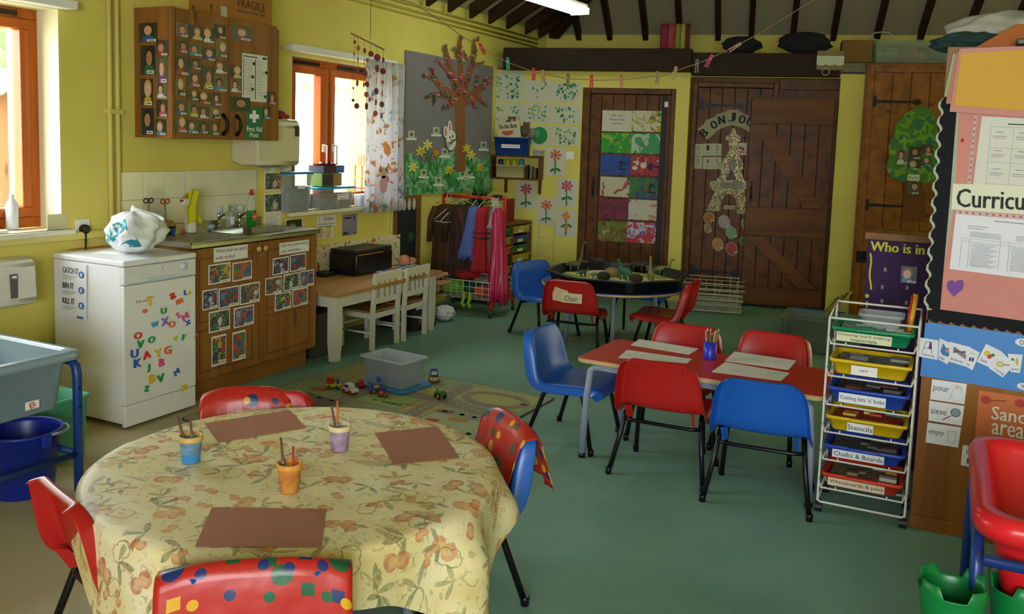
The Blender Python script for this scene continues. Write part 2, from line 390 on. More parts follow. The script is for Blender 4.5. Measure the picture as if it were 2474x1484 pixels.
# windows
FW=wood('orange_window_wood','#9a4a14','#c8691f','z',5,.4,False)
GL=glassy('window_glass','#ffffff',.04,.02)
def window(nm,W0,xf,mull,hand):
    y0,y1,z0,z1=W0
    o=bpy.data.objects.new(nm,None); COL.objects.link(o); o.location=(xf,y0,z0); struct(o)
    b=MB(); f=.055; d=.07
    b.M=Matrix.Translation((0,-y0,-z0))
    for q in ((y0,z0,y1,z0+f),(y0,z1-f,y1,z1),(y0,z0+f,y0+f,z1-f),(y1-f,z0+f,y1,z1-f)): b.box((0,q[0],q[1]),(d,q[2],q[3]),FW,bev=.004)
    b.box((0,mull-.03,z0+f),(d,mull+.03,z1-f),FW,bev=.004); b.build('window_frame',parent=o)
    for (a,c) in ((y0+f,mull-.03),(mull+.03,y1-f)):
        b=MB(); b.M=Matrix.Translation((0,-y0,-z0)); s=.05; A,C,E,G=a+.004,c-.004,z0+f+.004,z1-f-.004
        for q in ((A,E,C,E+s),(A,G-s,C,G),(A,E+s,A+s,G-s),(C-s,E+s,C,G-s)): b.box((.012,q[0],q[1]),(.085,q[2],q[3]),FW,bev=.006)
        cs=b.build('casement',parent=o)
        b=MB(); b.M=Matrix.Translation((0,-y0,-z0)); b.box((.035,A+s,E+s),(.041,C-s,G-s),GL); b.build('pane',parent=cs)
        b=MB(); b.M=Matrix.Translation((0,-y0,-z0)); hy=(c-.03) if a<mull-.1 else (a+.03); hz0=z0+.42
        b.box((.085,hy-.012,hz0),(.10,hy+.012,hz0+.06),hand); b.tube([(.10,hy,hz0+.05),(.125,hy,hz0+.05),(.125,hy,hz0-.09)],.007,hand,6); b.build('handle',parent=cs)
    b=MB(); b.M=Matrix.Translation((0,-y0,-z0)); b.box((d+.001,y0-.0,z0-.03),(W-xf+.04,y1,z0-.001),mat('#e6e3c8',.35,name='sill_gloss'),bev=.006); b.box((W-xf+.001,y0-.04,z0-.03),(W-xf+.045,y1+.05,z0-.001),mat('#e6e3c8',.35),bev=.006)
    b.build('window_sill',parent=o)
    b=MB(); b.M=Matrix.Translation((0,-y0,-z0)); 
    for a,c in ((y0+.1,mull-.1),(mull+.12,y1-.12)): b.box((d,a,z1-.045),(d+.012,c,z1-.02),BLACK)
    b.build('trickle_vent',parent=o)
    return o
window('window_1',w1,W-.235,2.35,mat('#d8b04a',.25,metal=.6))
window('window_2',w2,W-.14,FL.loc(776,250,-.12)[0],WHITE)
# painted reveals
b=MB()
for (y0,y1,z0,z1),dx in ((w1,.165),(w2,.075)):
    b.box((W-dx,y0-.001,z0),(W-.001,y0+.004,z1),REVEAL); b.box((W-dx,y1-.004,z0),(W-.001,y1+.001,z1),REVEAL); b.box((W-dx,y0,z1-.004),(W-.001,y1,z1+.001),REVEAL)
struct(b.build('trim_93'),'pale painted window reveals')
# outdoors beyond the windows
b=MB(); b.prism([(-30,-20,-.35),(W-.45,-20,-.35),(W-.45,30,-.35),(-30,30,-.35)],(0,0,.05),mat('#b9b7a8',.9,var=.2,scale=1)); struct(b.build('ground'),'pale paved yard outside the windows')
sh=thing('garden_shed','pale garden shed with grey corrugated roof seen through the sink window','shed',(-7.6,9.3,-.30))
b=MB(); b.box((-1.2,-2.6,0),(.6,1.6,2.35),mat('#dcd6c6',.8)); b.build('wall',parent=sh)
b=MB(); rf=mat('#8d8478',.8)
b.grid(lambda i,j:(.8-2.2*j,-2.8+4.6*i,2.36+.05*math.sin(i*150)+.28*j),180,1,rf); b.build('roof',parent=sh,solid=.02)
sh2=thing('garden_shed','brown roofed shed seen through the near window','shed',(-8.4,4.2,-.30))
b=MB(); b.box((-1,-2.6,0),(.4,2.2,2.1),wood('shed_boards','#5a3a22','#7c5130','z',5,.8)); b.build('wall',parent=sh2)
b=MB(); b.grid(lambda i,j:(.6-1.9*j,-2.8+5.2*i,2.12+.05*math.sin(i*150)+.26*j),180,1,rf); b.build('roof',parent=sh2,solid=.02)
LEAF=mat('#5f9442',.7,var=.5,scale=14,name='leaf'); BARK=mat('#5b4632',.9)
for (x,y,h,r,lab) in ((-14,10.5,3.6,2.2,'leafy tree behind the corrugated shed roof'),(-13,16.5,3.4,2.2,'leafy tree seen through the right pane of the sink window'),(-13.5,4.0,4.0,2.2,'leafy tree seen through the near window'),(-19,22.5,4.2,2.8,'large leafy tree farthest from the windows')):
    t_=thing('tree',lab,'tree',(x,y,-.3))
    b=MB(); b.tube([(0,0,0),(.05,.05,h*.5),(0,0,h)],[.2,.16,.08],BARK,8); b.build('trunk',parent=t_)
    b=MB()
    for k in range(26):
        a=rnd.random()*6.28; q=rnd.random()**.5*r*.75; b.ball((q*math.cos(a),q*math.sin(a),h+(rnd.random()-.35)*r*1.1),r*(.25+.2*rnd.random()),LEAF,2,jit=.25)
    b.build('crown',parent=t_)
# ================= DOORS IN THE FAR WALL =================
DK=wood('door_stained_oak','#402203','#6e3f08','z',4,.45); FRM=wood('door_frame_oak','#452706','#70440c','z',4,.45,False)
PINE=wood('closet_pine','#744410','#a4681c','z',4,.4); IRON=mat('#15120f',.5,metal=.3)
def lf(x,z,o=0): return FA.M(x,z,o)
def plankdoor(name,x0,x1,z0,z1,off,npl,mt,fr=None,frw=.08,th=.045):
    d=bpy.data.objects.new(name,None); COL.objects.link(d); d.matrix_world=lf(x0,z0,off); struct(d)
    w=x1-x0; h=z1-z0
    if fr:
        b=MB()
        for q in ((-frw,0,0,h+frw),(w,0,w+frw,h+frw),(-.0,h,w,h+frw)):
            b.box((q[0],q[1],-.04),(q[2],q[3],.03),fr,bev=.008)
        for q in ((-.012,0,.0,h),(w,0,w+.012,h)): b.box((q[0],q[1],-.04),(q[2],q[3],.012),fr)
        b.build('door_frame',parent=d)
    b=MB(); g=w/npl
    for k in range(npl): b.box((k*g+.002,.006,-th),((k+1)*g-.002,h-.004,0),mt,bev=.003)
    b.box((.001,.01,-th+.005),(w-.001,h-.01,-.006),mat('#120a05',.9)); b.build('door_leaf',parent=d)
    return d,w,h
def strap(d,x,z,L,s=1):
    b=MB(); b.prism([(x-.02,z-.05,.001),(x+.03,z-.05,.001),(x+.03,z-.018,.001),(x+.05,z-.014,.001),(x+L*.8,z-.009,.001),(x+L*.84,z-.022,.001),(x+L*.92,z-.028,.001),(x+L,z,.001),(x+L*.92,z+.028,.001),(x+L*.84,z+.022,.001),(x+L*.8,z+.009,.001),(x+.05,z+.014,.001),(x+.03,z+.018,.001),(x+.03,z+.05,.001),(x-.02,z+.05,.001)],(0,0,.006),IRON); b.build('strap_hinge',parent=d)
def pull(d,x,z,h,nm='handle'):
    b=MB(); b.prism([(x-.012,z,.001),(x+.012,z,.001),(x+.02,z+.03,.001),(x,z+.05,.001),(x-.02,z+.03,.001)],(0,0,.005),IRON)
    b.prism([(x-.012,z-h,.001),(x-.02,z-h-.03,.001),(x,z-h-.05,.001),(x+.02,z-h-.03,.001),(x+.012,z-h,.001)],(0,0,.005),IRON)
    b.tube([(x,z,.004),(x,z-h*.15,.035),(x,z-h*.5,.045),(x,z-h*.85,.035),(x,z-h,.004)],[.006,.008,.010,.008,.006],IRON,8); b.build(nm,parent=d)
d1x0=FA.loc(1426,230)[0]; d1x1=FA.loc(1621,230)[0]; zt=FA.loc(1520,227)[1]
d1,w,h=plankdoor('door_1',d1x0,d1x1,.0,zt,-.05,7,DK,FRM,frw=DL*0+.085)
b=MB(); b.box((w-.085,.01,.001),(w-.03,h-.01,.006),mat('#1b0e06',.6)); b.build('edge_strip',parent=d1)
x,z=FA.loc(1434,437,-.05); pull(d1,x-d1x0,z,.13)
d2x0=FA.loc(1686,230,-.1)[0]; d2x1=FA.loc(1868,230,-.1)[0]; zt2=FA.loc(1760,199,-.1)[1]
d2,w2_,h2=plankdoor('door_2',d2x0,d2x1,0,zt2-.05,-.11,6,DK,FRM,frw=.05)
b=MB(FAM); b.box((d2x1+.052,0,-.17),(RR-.002,zt2,-.125),DK); b.box((d2x1+.052,zt2-.06,-.125),(RR-.002,RT-.002,-.09),FRM,bev=.004); b.box((RL+.002,zt2+.002,-.17),(RR-.002,RT-.002,-.125),FRM); struct(b.build('trim_96'),'dark boarding behind the ledged door')
strap(d2,.03,FA.loc(1700,254,-.11)[1],.42); strap(d2,.03,FA.loc(1700,655,-.11)[1],.45)
d3x0=FA.loc(1816,240,-.03)[0]; d3x1=RR-.03; zt3=FA.loc(1900,236,-.03)[1]
d3,w3,h3=plankdoor('door_3',d3x0,d3x1,.01,zt3,-.05,6,DK,None)
DKB=wood('door_brace_oak','#4c2a08','#7c4a14','x',4,.5); b=MB(); fz=lambda py:FA.loc(1900,py,-.03)[1]
for a,c in ((fz(303),h3-.002),(fz(575),fz(506)),(.02,fz(700))): b.box((.004,a,.001),(w3-.004,c,.024),DKB,bev=.004)
def brace(p,q,wd):
    p=V((*p,.001));q=V((*q,.001)); e=V((wd,0,0)); b.prism([p,p+e,q+e,q],(0,0,.02),DKB)
brace((.03,fz(306)),(w3-.22,fz(503)),.16); brace((.02,fz(578)),(w3-.22,fz(697)),.16)
b.build('ledge_and_brace',parent=d3)
x,z=FA.loc(1823,450,-.03); pull(d3,.045,z-.01,.12)
d4x0=FA.loc(2112,178)[0]; d4x1=d4x0+.62; zt4=FA.loc(2190,176)[1]; zc=FA.loc(2190,158)[1]
d4,w4,h4=plankdoor('door_4',d4x0,d4x1,FA.loc(2100,552)[1],zt4,.04,4,PINE)
b=MB(); zb=d4.matrix_world.translation.z
for q in ((-.075,-zb,0,h4+.075),(w4,-zb,w4+.075,h4+.075),(0,h4,w4,h4+.075),(0,-.04,w4,-.002),(0,-zb+.0,w4,-zb+.08)):
    b.box((q[0],q[1],-.04),(q[2],q[3],.012),PINE,bev=.006)
for q in ((-.06,-zb,-.045,h4+.06),(w4+.04,-zb,w4+.055,h4+.06),(-.06,h4+.045,w4+.055,h4+.06)): b.box((q[0],q[1],.012),(q[2],q[3],.022),PINE,bev=.003)
b.build('door_frame',parent=d4)
b=MB(); 
for k in range(4): b.box((k*w4/4+.002,-zb+.085,-.045),((k+1)*w4/4-.002,-.045,0),PINE,bev=.003)
b.build('lower_leaf',parent=d4)
strap(d4,.0,FA.loc(2110,245,.04)[1]-zb,.41); strap(d4,.0,FA.loc(2100,495,.04)[1]-zb,.40)
b=MB(); x,z=FA.loc(2083,620,.04); b.box((x-d4x0-.05,z-zb-.05,.013),(x-d4x0+.04,z-zb+.05,.03),IRON,bev=.006); b.ball((x-d4x0+.02,z-zb,.035),.02,IRON); b.build('latch',parent=d4)
# ================= POLYPROPYLENE CHAIRS =================
RED=mat('#b31a17',.32,name='red_polypropylene',spec=.5); BLU=mat('#1a5cbc',.32,name='blue_polypropylene'); TUBE=mat('#151517',.3,metal=.4,name='black_tube')
PROF=[(.195,.285,.150),(.185,.305,.168),(.15,.316,.180),(.06,.312,.188),(-.04,.306,.192),(-.110,.306,.196),(-.146,.328,.196),(-.162,.375,.190),(-.172,.425,.184),(-.181,.475,.178),(-.190,.518,.168),(-.196,.545,.152),(-.200,.560,.120)]
def shell(mt):
    b=MB().m(mt); n=len(PROF); T=[-1,-.93,-.8,-.5,0,.5,.8,.93,1]
    P=[V((0,p[0],p[1])) for p in PROF]; rows=[]
    for i,p in enumerate(P):
        t=(P[min(i+1,n-1)]-P[max(i-1,0)]).normalized(); nr=V((0,-t.z,t.y))   # towards the sitter
        if nr.z<0 and i<6: nr=-nr
        if i>=6 and nr.y<0: nr=-nr
        hw=PROF[i][2]; row=[]
        k=(1 if i<9 else .8-.25*(i-9)) if i>=6 else .35
        for a in (-1.0,): row.append(p+V((-hw-.012,0,0))-nr*.034)
        for q in T: row.append(p+V((q*hw,0,0))+nr*(.030*k*abs(q)**2.2 - (.010 if abs(q)==1 else 0)))
        row.append(p+V((hw+.012,0,0))-nr*.034)
        rows.append([b.v(r) for r in row])
    # rolled rims at the top and at the front lip
    top=[b.v(v.co+V((0,-.022,-.012))) for v in rows[-1]]; rows.append(top)
    fr=[b.v(v.co+V((0,-.004,-.02))) for v in rows[0]]; rows.insert(0,fr)
    for A,B in zip(rows,rows[1:]):
        for k in range(len(A)-1): b.f([A[k],A[k+1],B[k+1],B[k]],True)
    return b
def make_chair(col,label):
    t=thing('school_chair',label,'chair')
    shell(col).build('seat_shell',parent=t,solid=.004,sub=2)
    for s in (-1,1):
        b=MB()
        b.prism([(s*.135,-.135,.325),(s*.155,-.17,.33),(s*.15,-.13,.262),(s*.135,-.10,.262)],(s*.006,0,0),col)
        b.build('shell_lug',parent=t)
    for s in (-1,1):
        b=MB(); pts=[(s*.216,-.180,.012),(s*.187,-.125,.18),(s*.176,-.098,.262),(s*.172,-.078,.287),(s*.168,-.045,.297),(s*.165,.06,.297),(s*.167,.09,.290),(s*.170,.108,.268),(s*.180,.132,.18),(s*.196,.170,.012)]
        b.tube(pts,.0115,TUBE,10); b.build('leg_frame',parent=t)
    b=MB(); b.tube([(-.178,-.108,.25),(-.13,-.118,.247),(.13,-.118,.247),(.178,-.108,.25)],.009,TUBE,8); b.build('crossbar',parent=t)
    b=MB(); b.tube([(-.168,.07,.285),(.168,.07,.285)],.009,TUBE,8); b.build('crossbar',parent=t)
    for x,y in ((.217,-.182),(-.217,-.182),(.197,.172),(-.197,.172)):
        b=MB(); b.lathe([(.014,0),(.0145,.028),(.012,.03)],(x,y,0),TUBE,10,capt=True); b.build('rubber_foot',parent=t)
    return t
def face(fx,fy): return math.atan2(-fx,fy)
cr=make_chair(RED,'red plastic chair at the left front of the red table, back to the camera'); cr.matrix_world=rot_z(.02,(-1.095,3.935,0)); cr['group']='red plastic school chairs'
cb=make_chair(BLU,'blue plastic chair at the right front of the red table'); cb.matrix_world=rot_z(.06,(-.645,3.85,0)); cb['group']='blue plastic school chairs'
GR,GB='red plastic school chairs','blue plastic school chairs'
dup(cb,rot_z(face(1,-.02),(-1.63,4.12,0)),'blue plastic chair at the left end of the red table',GB)
dup(cr,rot_z(math.pi+.03,(-1.20,4.41,0)),'red plastic chair behind the red table, left of the pencil pot',GR)
dup(cr,rot_z(math.pi-.08,(-.775,4.47,0)),'red plastic chair behind the red table, right of the pencil pot',GR)
dup(cr,rot_z(face(.31,.95),(-1.962,1.692,0)),'red plastic chair without apron at the left of the cloth-covered round table',GR)
dup(cb,rot_z(face(-.61,.79),(-1.425,1.60,0)),'blue plastic chair nearest the camera under a red patterned apron',GB)
dup(cr,rot_z(face(.58,-.81),(-2.085,2.30,0)),'red plastic chair behind the cloth-covered round table, nearest the dishwasher',GR)
dup(cb,rot_z(face(-.64,-.77),(-1.425,2.51,0)),'blue plastic chair with apron at the right of the cloth-covered round table',GB)
dup(cb,rot_z(face(.89,-.45),(-2.77,6.30,0)),'blue plastic chair left of the round table with the black tray',GB)
cr2=dup(cr,rot_z(.1,(-2.315,5.81,0)),'red plastic chair with the Chair sign stuck on its back',GR)
dup(cr,rot_z(face(-1,-.05),(-1.78,6.10,0)),'red plastic chair right of the round table with the black tray',GR)
stl=thing('stool','low dark blue stool tucked under the round table with the black tray','stool',(-2.12,6.66,0))
b=MB(); b.prism([(x-.21,y-.15,.315) for x,y in ((.03,0),(.39,0),(.42,.03),(.42,.27),(.39,.3),(.03,.3),(0,.27),(0,.03))],(0,0,.022),BLU,bev=.006); b.build('seat',parent=stl)
for s_ in (-1,1):
    b=MB(); b.tube([(s_*.19,-.17,0),(s_*.175,-.12,.25),(s_*.17,-.09,.295),(s_*.168,-.04,.303),(s_*.168,.04,.303),(s_*.17,.09,.295),(s_*.175,.12,.25),(s_*.19,.17,0)],.011,TUBE,8); b.build('leg_frame',parent=stl)
# sign on the chair back
M=cr2.matrix_world@Matrix.Translation((-.015,-.184,.455))@Matrix.Rotation(math.radians(90)-.09,4,'X')
b=MB(); b.prism([(-.11,-.045,0),(-.02,-.055,0),(.01,.0,0),(-.01,.03,0),(-.04,.062,0),(-.075,.07,0),(-.10,.045,0),(-.115,0,0)],(0,0,.0015),mat('#cdbf96',.8,name='card_drawing')); b.box((-.045,-.055,.0016),(.10,.012,.0030),mat('#d9d2a8',.8)); b.text('Chair',(-.025,-.042,.07,-.006),INK,z=.0034)
for k in range(9): a=math.pi*(.15+.7*k/8); b.poly([(-.07,.06,.002),(-.07+.06*math.cos(a)-.003,.06+.05*math.sin(a),.002),(-.07+.06*math.cos(a)+.003,.06+.05*math.sin(a),.002)],mat('#8d6a4a',.8))
tag(b.build('paper_sign',M=M),'cream paper pineapple and Chair word card taped to the red chair back','sign')
# ================= RED RECTANGULAR TABLE =================
RT_TOP=mat('#c62a1c',.38,name='red_laminate',var=.06,scale=6); EDGE=wood('ply_edge','#a88a58','#cdb585','x',6,.5,False); GRYL=mat('#8d97ab',.4,name='grey_steel_leg')
tA=V((-1.535,3.865)); tB=V((-.405,3.805)); du=(tB-tA).normalized(); dv=V((-du.y,du.x)); TL=(tB-tA).length; TD=.50
Mt=rot_z(math.atan2(du.y,du.x),(tA.x,tA.y,0))
tb=thing('school_table','red topped rectangular school table with pale edge and grey steel legs','table',M=Mt)
b=MB(); 
def rr(w,d,r,x0=0,y0=0,n=5):
    P=[]
    for cx,cy,a0 in ((w-r,r,-90),(w-r,d-r,0),(r,d-r,90),(r,r,180)):
        for k in range(n+1): a=math.radians(a0+90*k/n); P.append((x0+cx+r*math.cos(a),y0+cy+r*math.sin(a)))
    return P
b.prism([(x,y,.466) for x,y in rr(TL,TD,.03)],(0,0,.019),EDGE,bev=.003); b.build('table_edge',parent=tb)
b=MB(); b.prism([(x,y,.4852) for x,y in rr(TL-.008,TD-.008,.028,.004,.004)],(0,0,.0025),RT_TOP); b.build('tabletop',parent=tb)
for x in (.06,TL-.06):
    for y in (.04,TD-.04):
        sx=-1 if x<.5 else 1; sy=-1 if y<.25 else 1
        b=MB(); b.tube([(x-sx*.06,y,.445),(x-sx*.02,y,.443),(x+sx*.0,y,.425),(x+sx*.012,y+sy*.01,.3),(x+sx*.02,y+sy*.018,.02)],.0165,GRYL,8); b.build('leg',parent=tb)
        b=MB(); b.lathe([(.017,0),(.018,.022)],(x+sx*.021,y+sy*.018,0),BLACK,10,capt=True); b.build('foot',parent=tb)
for y in (.04,TD-.04):
    b=MB(); b.box((.1,y-.012,.432),(TL-.1,y+.012,.465),GRYL,bev=.003); b.build('rail',parent=tb)
PAP=mat('#e8e8e4',.75,name='scribbled_paper')
ZR=.4878
def lay(name,px,mt,z,label,cat,group=None,th=.0012,deco=None,cur=.0):
    P=[PZ(x,y,z) for x,y in px]; c=sum(P,V())/4; c.z=z; b=MB()
    b.prism([p-c for p in P[::-1]],(0,0,th),mt)
    if deco: deco(b,[p-c for p in P],th+.0006)
    return tag(b.build(name,M=Matrix.Translation(c)),label,cat,group)
def scrib(b,P,z):
    def q(u,v): p=P[0]*(1-u)*v+P[1]*u*v+P[2]*u*(1-v)+P[3]*(1-u)*(1-v); return V((p.x,p.y,z))
    for s in range(3):
        u,v=.08+.8*rnd.random(),.12+.7*rnd.random(); pts=[]
        for k in range(7): pts.append(q(min(.97,max(.03,u+.09*math.sin(k*.9+s))),min(.97,max(.03,v+.12*math.sin(k*.7+2*s)))))
        for a,c in zip(pts,pts[1:]):
            d=(c-a); 
            if d.length<1e-5: continue
            nn=V((-d.y,d.x,0)).normalized()*.0009; b.poly([a-nn,c-nn,c+nn,a+nn],mat('#8a8f98',.8))
for px,l in (([(1545,820),(1688,843),(1664,857),(1524,834)],'white drawing paper at the back left of the red table'),
             ([(1515,846),(1672,868),(1660,878),(1493,865)],'white drawing paper at the front left of the red table'),
             ([(1775,850),(1924,872),(1905,894),(1751,872)],'white drawing paper at the back right of the red table'),
             ([(1753,875),(1908,902),(1886,921),(1719,899)],'white drawing paper at the front right of the red table')):
    lay('drawing_paper',px,PAP,ZR,l,'paper','drawing papers on the red table',deco=scrib)
c=PZ(1714,867,ZR); pot=thing('pencil_pot','blue round pot full of pencils standing on the red table','pot',c)
PB=mat('#2430b8',.35,name='blue_pot'); b=MB(); b.lathe([(.030,0),(.031,.004),(.032,.085),(.029,.085),(.028,.01)],(0,0,0),PB,24); b.build('cup',parent=pot)
for k in range(11):
    a=k*2.4; r=.021*(.5+.5*rnd.random()); x,y=r*math.cos(a),r*math.sin(a); tx,ty=x*1.9,y*1.9; hc=['#b5472a','#2c3a7a','#6f7a44','#b88a5a','#7c4a8a','#c9a24c','#1f1f24','#a83a3a','#4a7d5c','#d8a078','#303a4a'][k]
    b=MB(); zt_=.115+.025*rnd.random(); b.tube([(x,y,.012),(tx*.9,ty*.9,zt_)],.0038,mat(hc,.5),6); d=V((tx*.9-x,ty*.9-y,zt_-.012)).normalized(); e=V((tx*.9,ty*.9,zt_))
    b.tube([e,e+d*.012],[.0038,.0006],mat('#d8b58a',.7),6); tag(b.build('pencil',M=Matrix.Translation(c)),'%s coloured pencil standing in the blue pot on the red table'%['rust','navy','olive','tan','purple','yellow','black','crimson','green','peach','slate'][k],'pencil','pencils in the blue pot')
# ================= ROUND TABLE WITH CLOTH =================
def clothmat():
    m,t,b=nt('printed_oilcloth'); n=texn(t,'Noise',5,vec='UV'); n.inputs['Detail'].default_value=6
    c=ramp(t,n.outputs['Fac'],[(.3,'#d8c486'),(.45,'#e4d6a0'),(.6,'#ebe2bc'),(.75,'#e0c88c')])
    k=texn(t,'Noise',26,vec='UV',loc=(4,2,0)); k.inputs['Detail'].default_value=8; k.inputs['Distortion'].default_value=2
    c=mixc(t,ramp(t,k.outputs['Fac'],[(.58,(0,0,0,1)),(.64,(.5,.5,.5,1))]),c,'#8a8560')
    def M(op,a,b_=None,c_=None):
        nd=t.nodes.new('ShaderNodeMath'); nd.operation=op
        for i,v in enumerate((a,b_,c_)):
            if v is None: continue
            if isinstance(v,(int,float)): nd.inputs[i].default_value=v
            else: t.links.new(v,nd.inputs[i])
        return nd.outputs[0]
    def motifs(scale,loc,kind,cols,cur,prob):
        vo=texn(t,'Voronoi',scale,vec='UV',loc=loc,voronoi_dimensions='2D'); vo.inputs['Randomness'].default_value=.75
        tc=vo.inputs['Vector'].links[0].from_node.outputs[0]
        sc=t.nodes.new('ShaderNodeVectorMath'); sc.operation='SCALE'; t.links.new(tc,sc.inputs[0]); sc.inputs['Scale'].default_value=1
        sb=t.nodes.new('ShaderNodeVectorMath'); sb.operation='SUBTRACT'; t.links.new(sc.outputs[0],sb.inputs[0]); t.links.new(vo.outputs['Position'],sb.inputs[1])
        sp=t.nodes.new('ShaderNodeSeparateXYZ'); t.links.new(sb.outputs[0],sp.inputs[0]); cs=t.nodes.new('ShaderNodeSeparateColor'); t.links.new(vo.outputs['Color'],cs.inputs[0])
        th_=M('ARCTAN2',sp.outputs[1],sp.outputs[0]); r=M('MULTIPLY',M('SQRT',M('ADD',M('MULTIPLY',sp.outputs[0],sp.outputs[0]),M('MULTIPLY',sp.outputs[1],sp.outputs[1]))),scale)
        ph_=M('MULTIPLY',cs.outputs[0],6.28)
        nz=texn(t,'Noise',40,vec='UV'); wob=M('MULTIPLY',M('SUBTRACT',nz.outputs['Fac'],.5),.26)
        if kind=='leaf':
            env=M('MULTIPLY',M('POWER',M('ABSOLUTE',M('COSINE',M('MULTIPLY',M('ADD',th_,ph_),2.5))),3.0),.46)
            half=M('GREATER_THAN',M('COSINE',M('ADD',th_,ph_)),-.25); f=M('MULTIPLY',M('LESS_THAN',M('ADD',r,wob),env),half)
        elif kind=='fruit':
            env=M('ADD',M('MULTIPLY',M('ABSOLUTE',M('COSINE',M('ADD',th_,ph_))),.22),.09); f=M('LESS_THAN',M('ADD',r,M('MULTIPLY',wob,.4)),env)
        elif kind=='ring':
            env=M('ADD',M('MULTIPLY',M('ABSOLUTE',M('COSINE',M('ADD',th_,ph_))),.14),.16); f=M('LESS_THAN',M('ABSOLUTE',M('SUBTRACT',M('ADD',r,M('MULTIPLY',wob,.3)),env)),.018)
        f=M('MULTIPLY',f,M('GREATER_THAN',cs.outputs[1],1-prob))
        col=ramp(t,cs.outputs[2],[(i/len(cols),h) for i,h in enumerate(cols)],'CONSTANT')
        if kind=='fruit': col=mixc(t,M('MULTIPLY',M('LESS_THAN',r,M('MULTIPLY',env,.62)),.55),col,'#e2b46a')
        f=M('MULTIPLY',f,M('MULTIPLY',M('ADD',nz.outputs['Fac'],.15),.95))
        return mixc(t,f,cur,col)
    w_=texn(t,'Wave',30,vec='UV',bands_direction='X'); w2=texn(t,'Wave',30,vec='UV',bands_direction='Y')
    pl=texn(t,'Noise',3.4,vec='UV',sc=(1,2.6,1),loc=(7,7,0)); pm=M('GREATER_THAN',pl.outputs['Fac'],.64)
    g=M('MULTIPLY',M('MULTIPLY',M('ADD',w_.outputs['Fac'],w2.outputs['Fac']),.38),pm); c=mixc(t,g,c,'#6d5a34')
    c=motifs(7.2,(0,0,0),'leaf',['#6f7648','#7b8256','#5f6640'],c,.55)
    c=motifs(9,(2.3,1.1,0),'leaf',['#8a8a58','#6c7350','#86794a'],c,.45)
    c=motifs(7.4,(5.3,3.1,0),'fruit',['#c9642e','#d98a36','#b84a2c','#c9702f','#b8a24a'],c,.42)
    c=motifs(13,(1.3,8.1,0),'fruit',['#c9502e','#bb4632','#c9783a'],c,.30)
    c=motifs(8.5,(9.3,4.1,0),'ring',['#7c7a4c','#8b6a3e'],c,.35)
    t.links.new(c,b.inputs['Base Color']); b.inputs['Roughness'].default_value=.5; return m
CLOTH=clothmat(); TC=V((-1.685,2.035,0)); TR=.585; TZ=.52
rt=thing('round_table','round grey legged table hidden under the printed tablecloth','table',TC)
b=MB(); b.lathe([(TR-.02,TZ-.024),(TR-.012,TZ-.020),(TR-.012,TZ-.004)],(0,0,0),EDGE,40,capt=True); b.build('tabletop',parent=rt)
for k in range(4):
    a=k*math.pi/2+.3; b=MB(); b.tube([(.30*math.cos(a),.30*math.sin(a),TZ-.03),(.36*math.cos(a),.36*math.sin(a),.0)],.016,GRYL,8); b.build('leg',parent=rt)
def cloth():
    b=MB().m(CLOTH); uvl=b.bm.loops.layers.uv.new('UV'); NA=192; rs=[0,.12,.25,.38,.48,.55,.575]; dn=[.012,.03,.06,.09,.125,.16,.20,.24,.28,.33]
    HW=.715   # half side of the square cloth
    def reach(a,rot=-.80):
        c=a-rot; m_=max(abs(math.cos(c)),abs(math.sin(c))); return min(HW/m_,HW*1.34)
    rows=[]; uvs=[]
    for r in rs:
        rows.append([b.v((r*math.cos(2*math.pi*k/NA),r*math.sin(2*math.pi*k/NA),TZ+(0 if r<.56 else -.002))) for k in range(NA)])
        uvs.append([(r*math.cos(2*math.pi*k/NA),r*math.sin(2*math.pi*k/NA)) for k in range(NA)])
    for q,d in enumerate(dn):
        R=[];U=[]
        for k in range(NA):
            a=2*math.pi*k/NA; tot=reach(a)-TR; dd=tot*d/dn[-1]; fol=(.5+.5*math.cos(9*a+.9+.9*math.sin(2*a)))
            amp=(.012+.062*max(0,math.cos(a-.1)))*min(1,dd/.14); fl=.010+amp*fol**1.5+.02*dd
            rr_=TR+fl; z=TZ-.002-dd*(1-.10*fol) if dd>.01 else TZ-.008
            R.append(b.v((rr_*math.cos(a),rr_*math.sin(a),z))); U.append(((TR+dd)*math.cos(a),(TR+dd)*math.sin(a)))
        rows.append(R); uvs.append(U)
    for i,(A,B) in enumerate(zip(rows,rows[1:])):
        for k in range(NA):
            k2=(k+1)%NA
            if i==0:
                if k%1==0: f=b.f([A[0],B[k],B[k2]],True); uu=[(0,0),uvs[1][k],uvs[1][k2]]
            else: f=b.f([A[k],B[k],B[k2],A[k2]],True); uu=[uvs[i][k],uvs[i+1][k],uvs[i+1][k2],uvs[i][k2]]
            if f:
                for l,u_ in zip(f.loops,uu): l[uvl].uv=(u_[0]+2,u_[1]+2)
    bmesh.ops.delete(b.bm,geom=[v for v in b.bm.verts if not v.link_faces],context='VERTS')
    return b
tag(cloth().build('tablecloth',M=Matrix.Translation(TC)),'yellow oilcloth printed with leaves and vegetables draped over the round table','tablecloth')
ZC_=TZ+.0012
BRN=mat('#a8705a',.8,var=.05,scale=30,name='brown_sugar_paper')
for px,l in (([(494,1024),(700,991),(738,1034),(527,1069)],'brown sugar paper near the blue paint pot on the tablecloth'),
             ([(905,1047),(1057,1031),(1110,1107),(952,1123)],'brown sugar paper on the right of the tablecloth'),
             ([(512,1227),(788,1231),(776,1322),(471,1321)],'brown sugar paper nearest the camera on the tablecloth')):
    lay('sugar_paper',px,BRN,ZC_,l,'paper','brown papers on the round table')
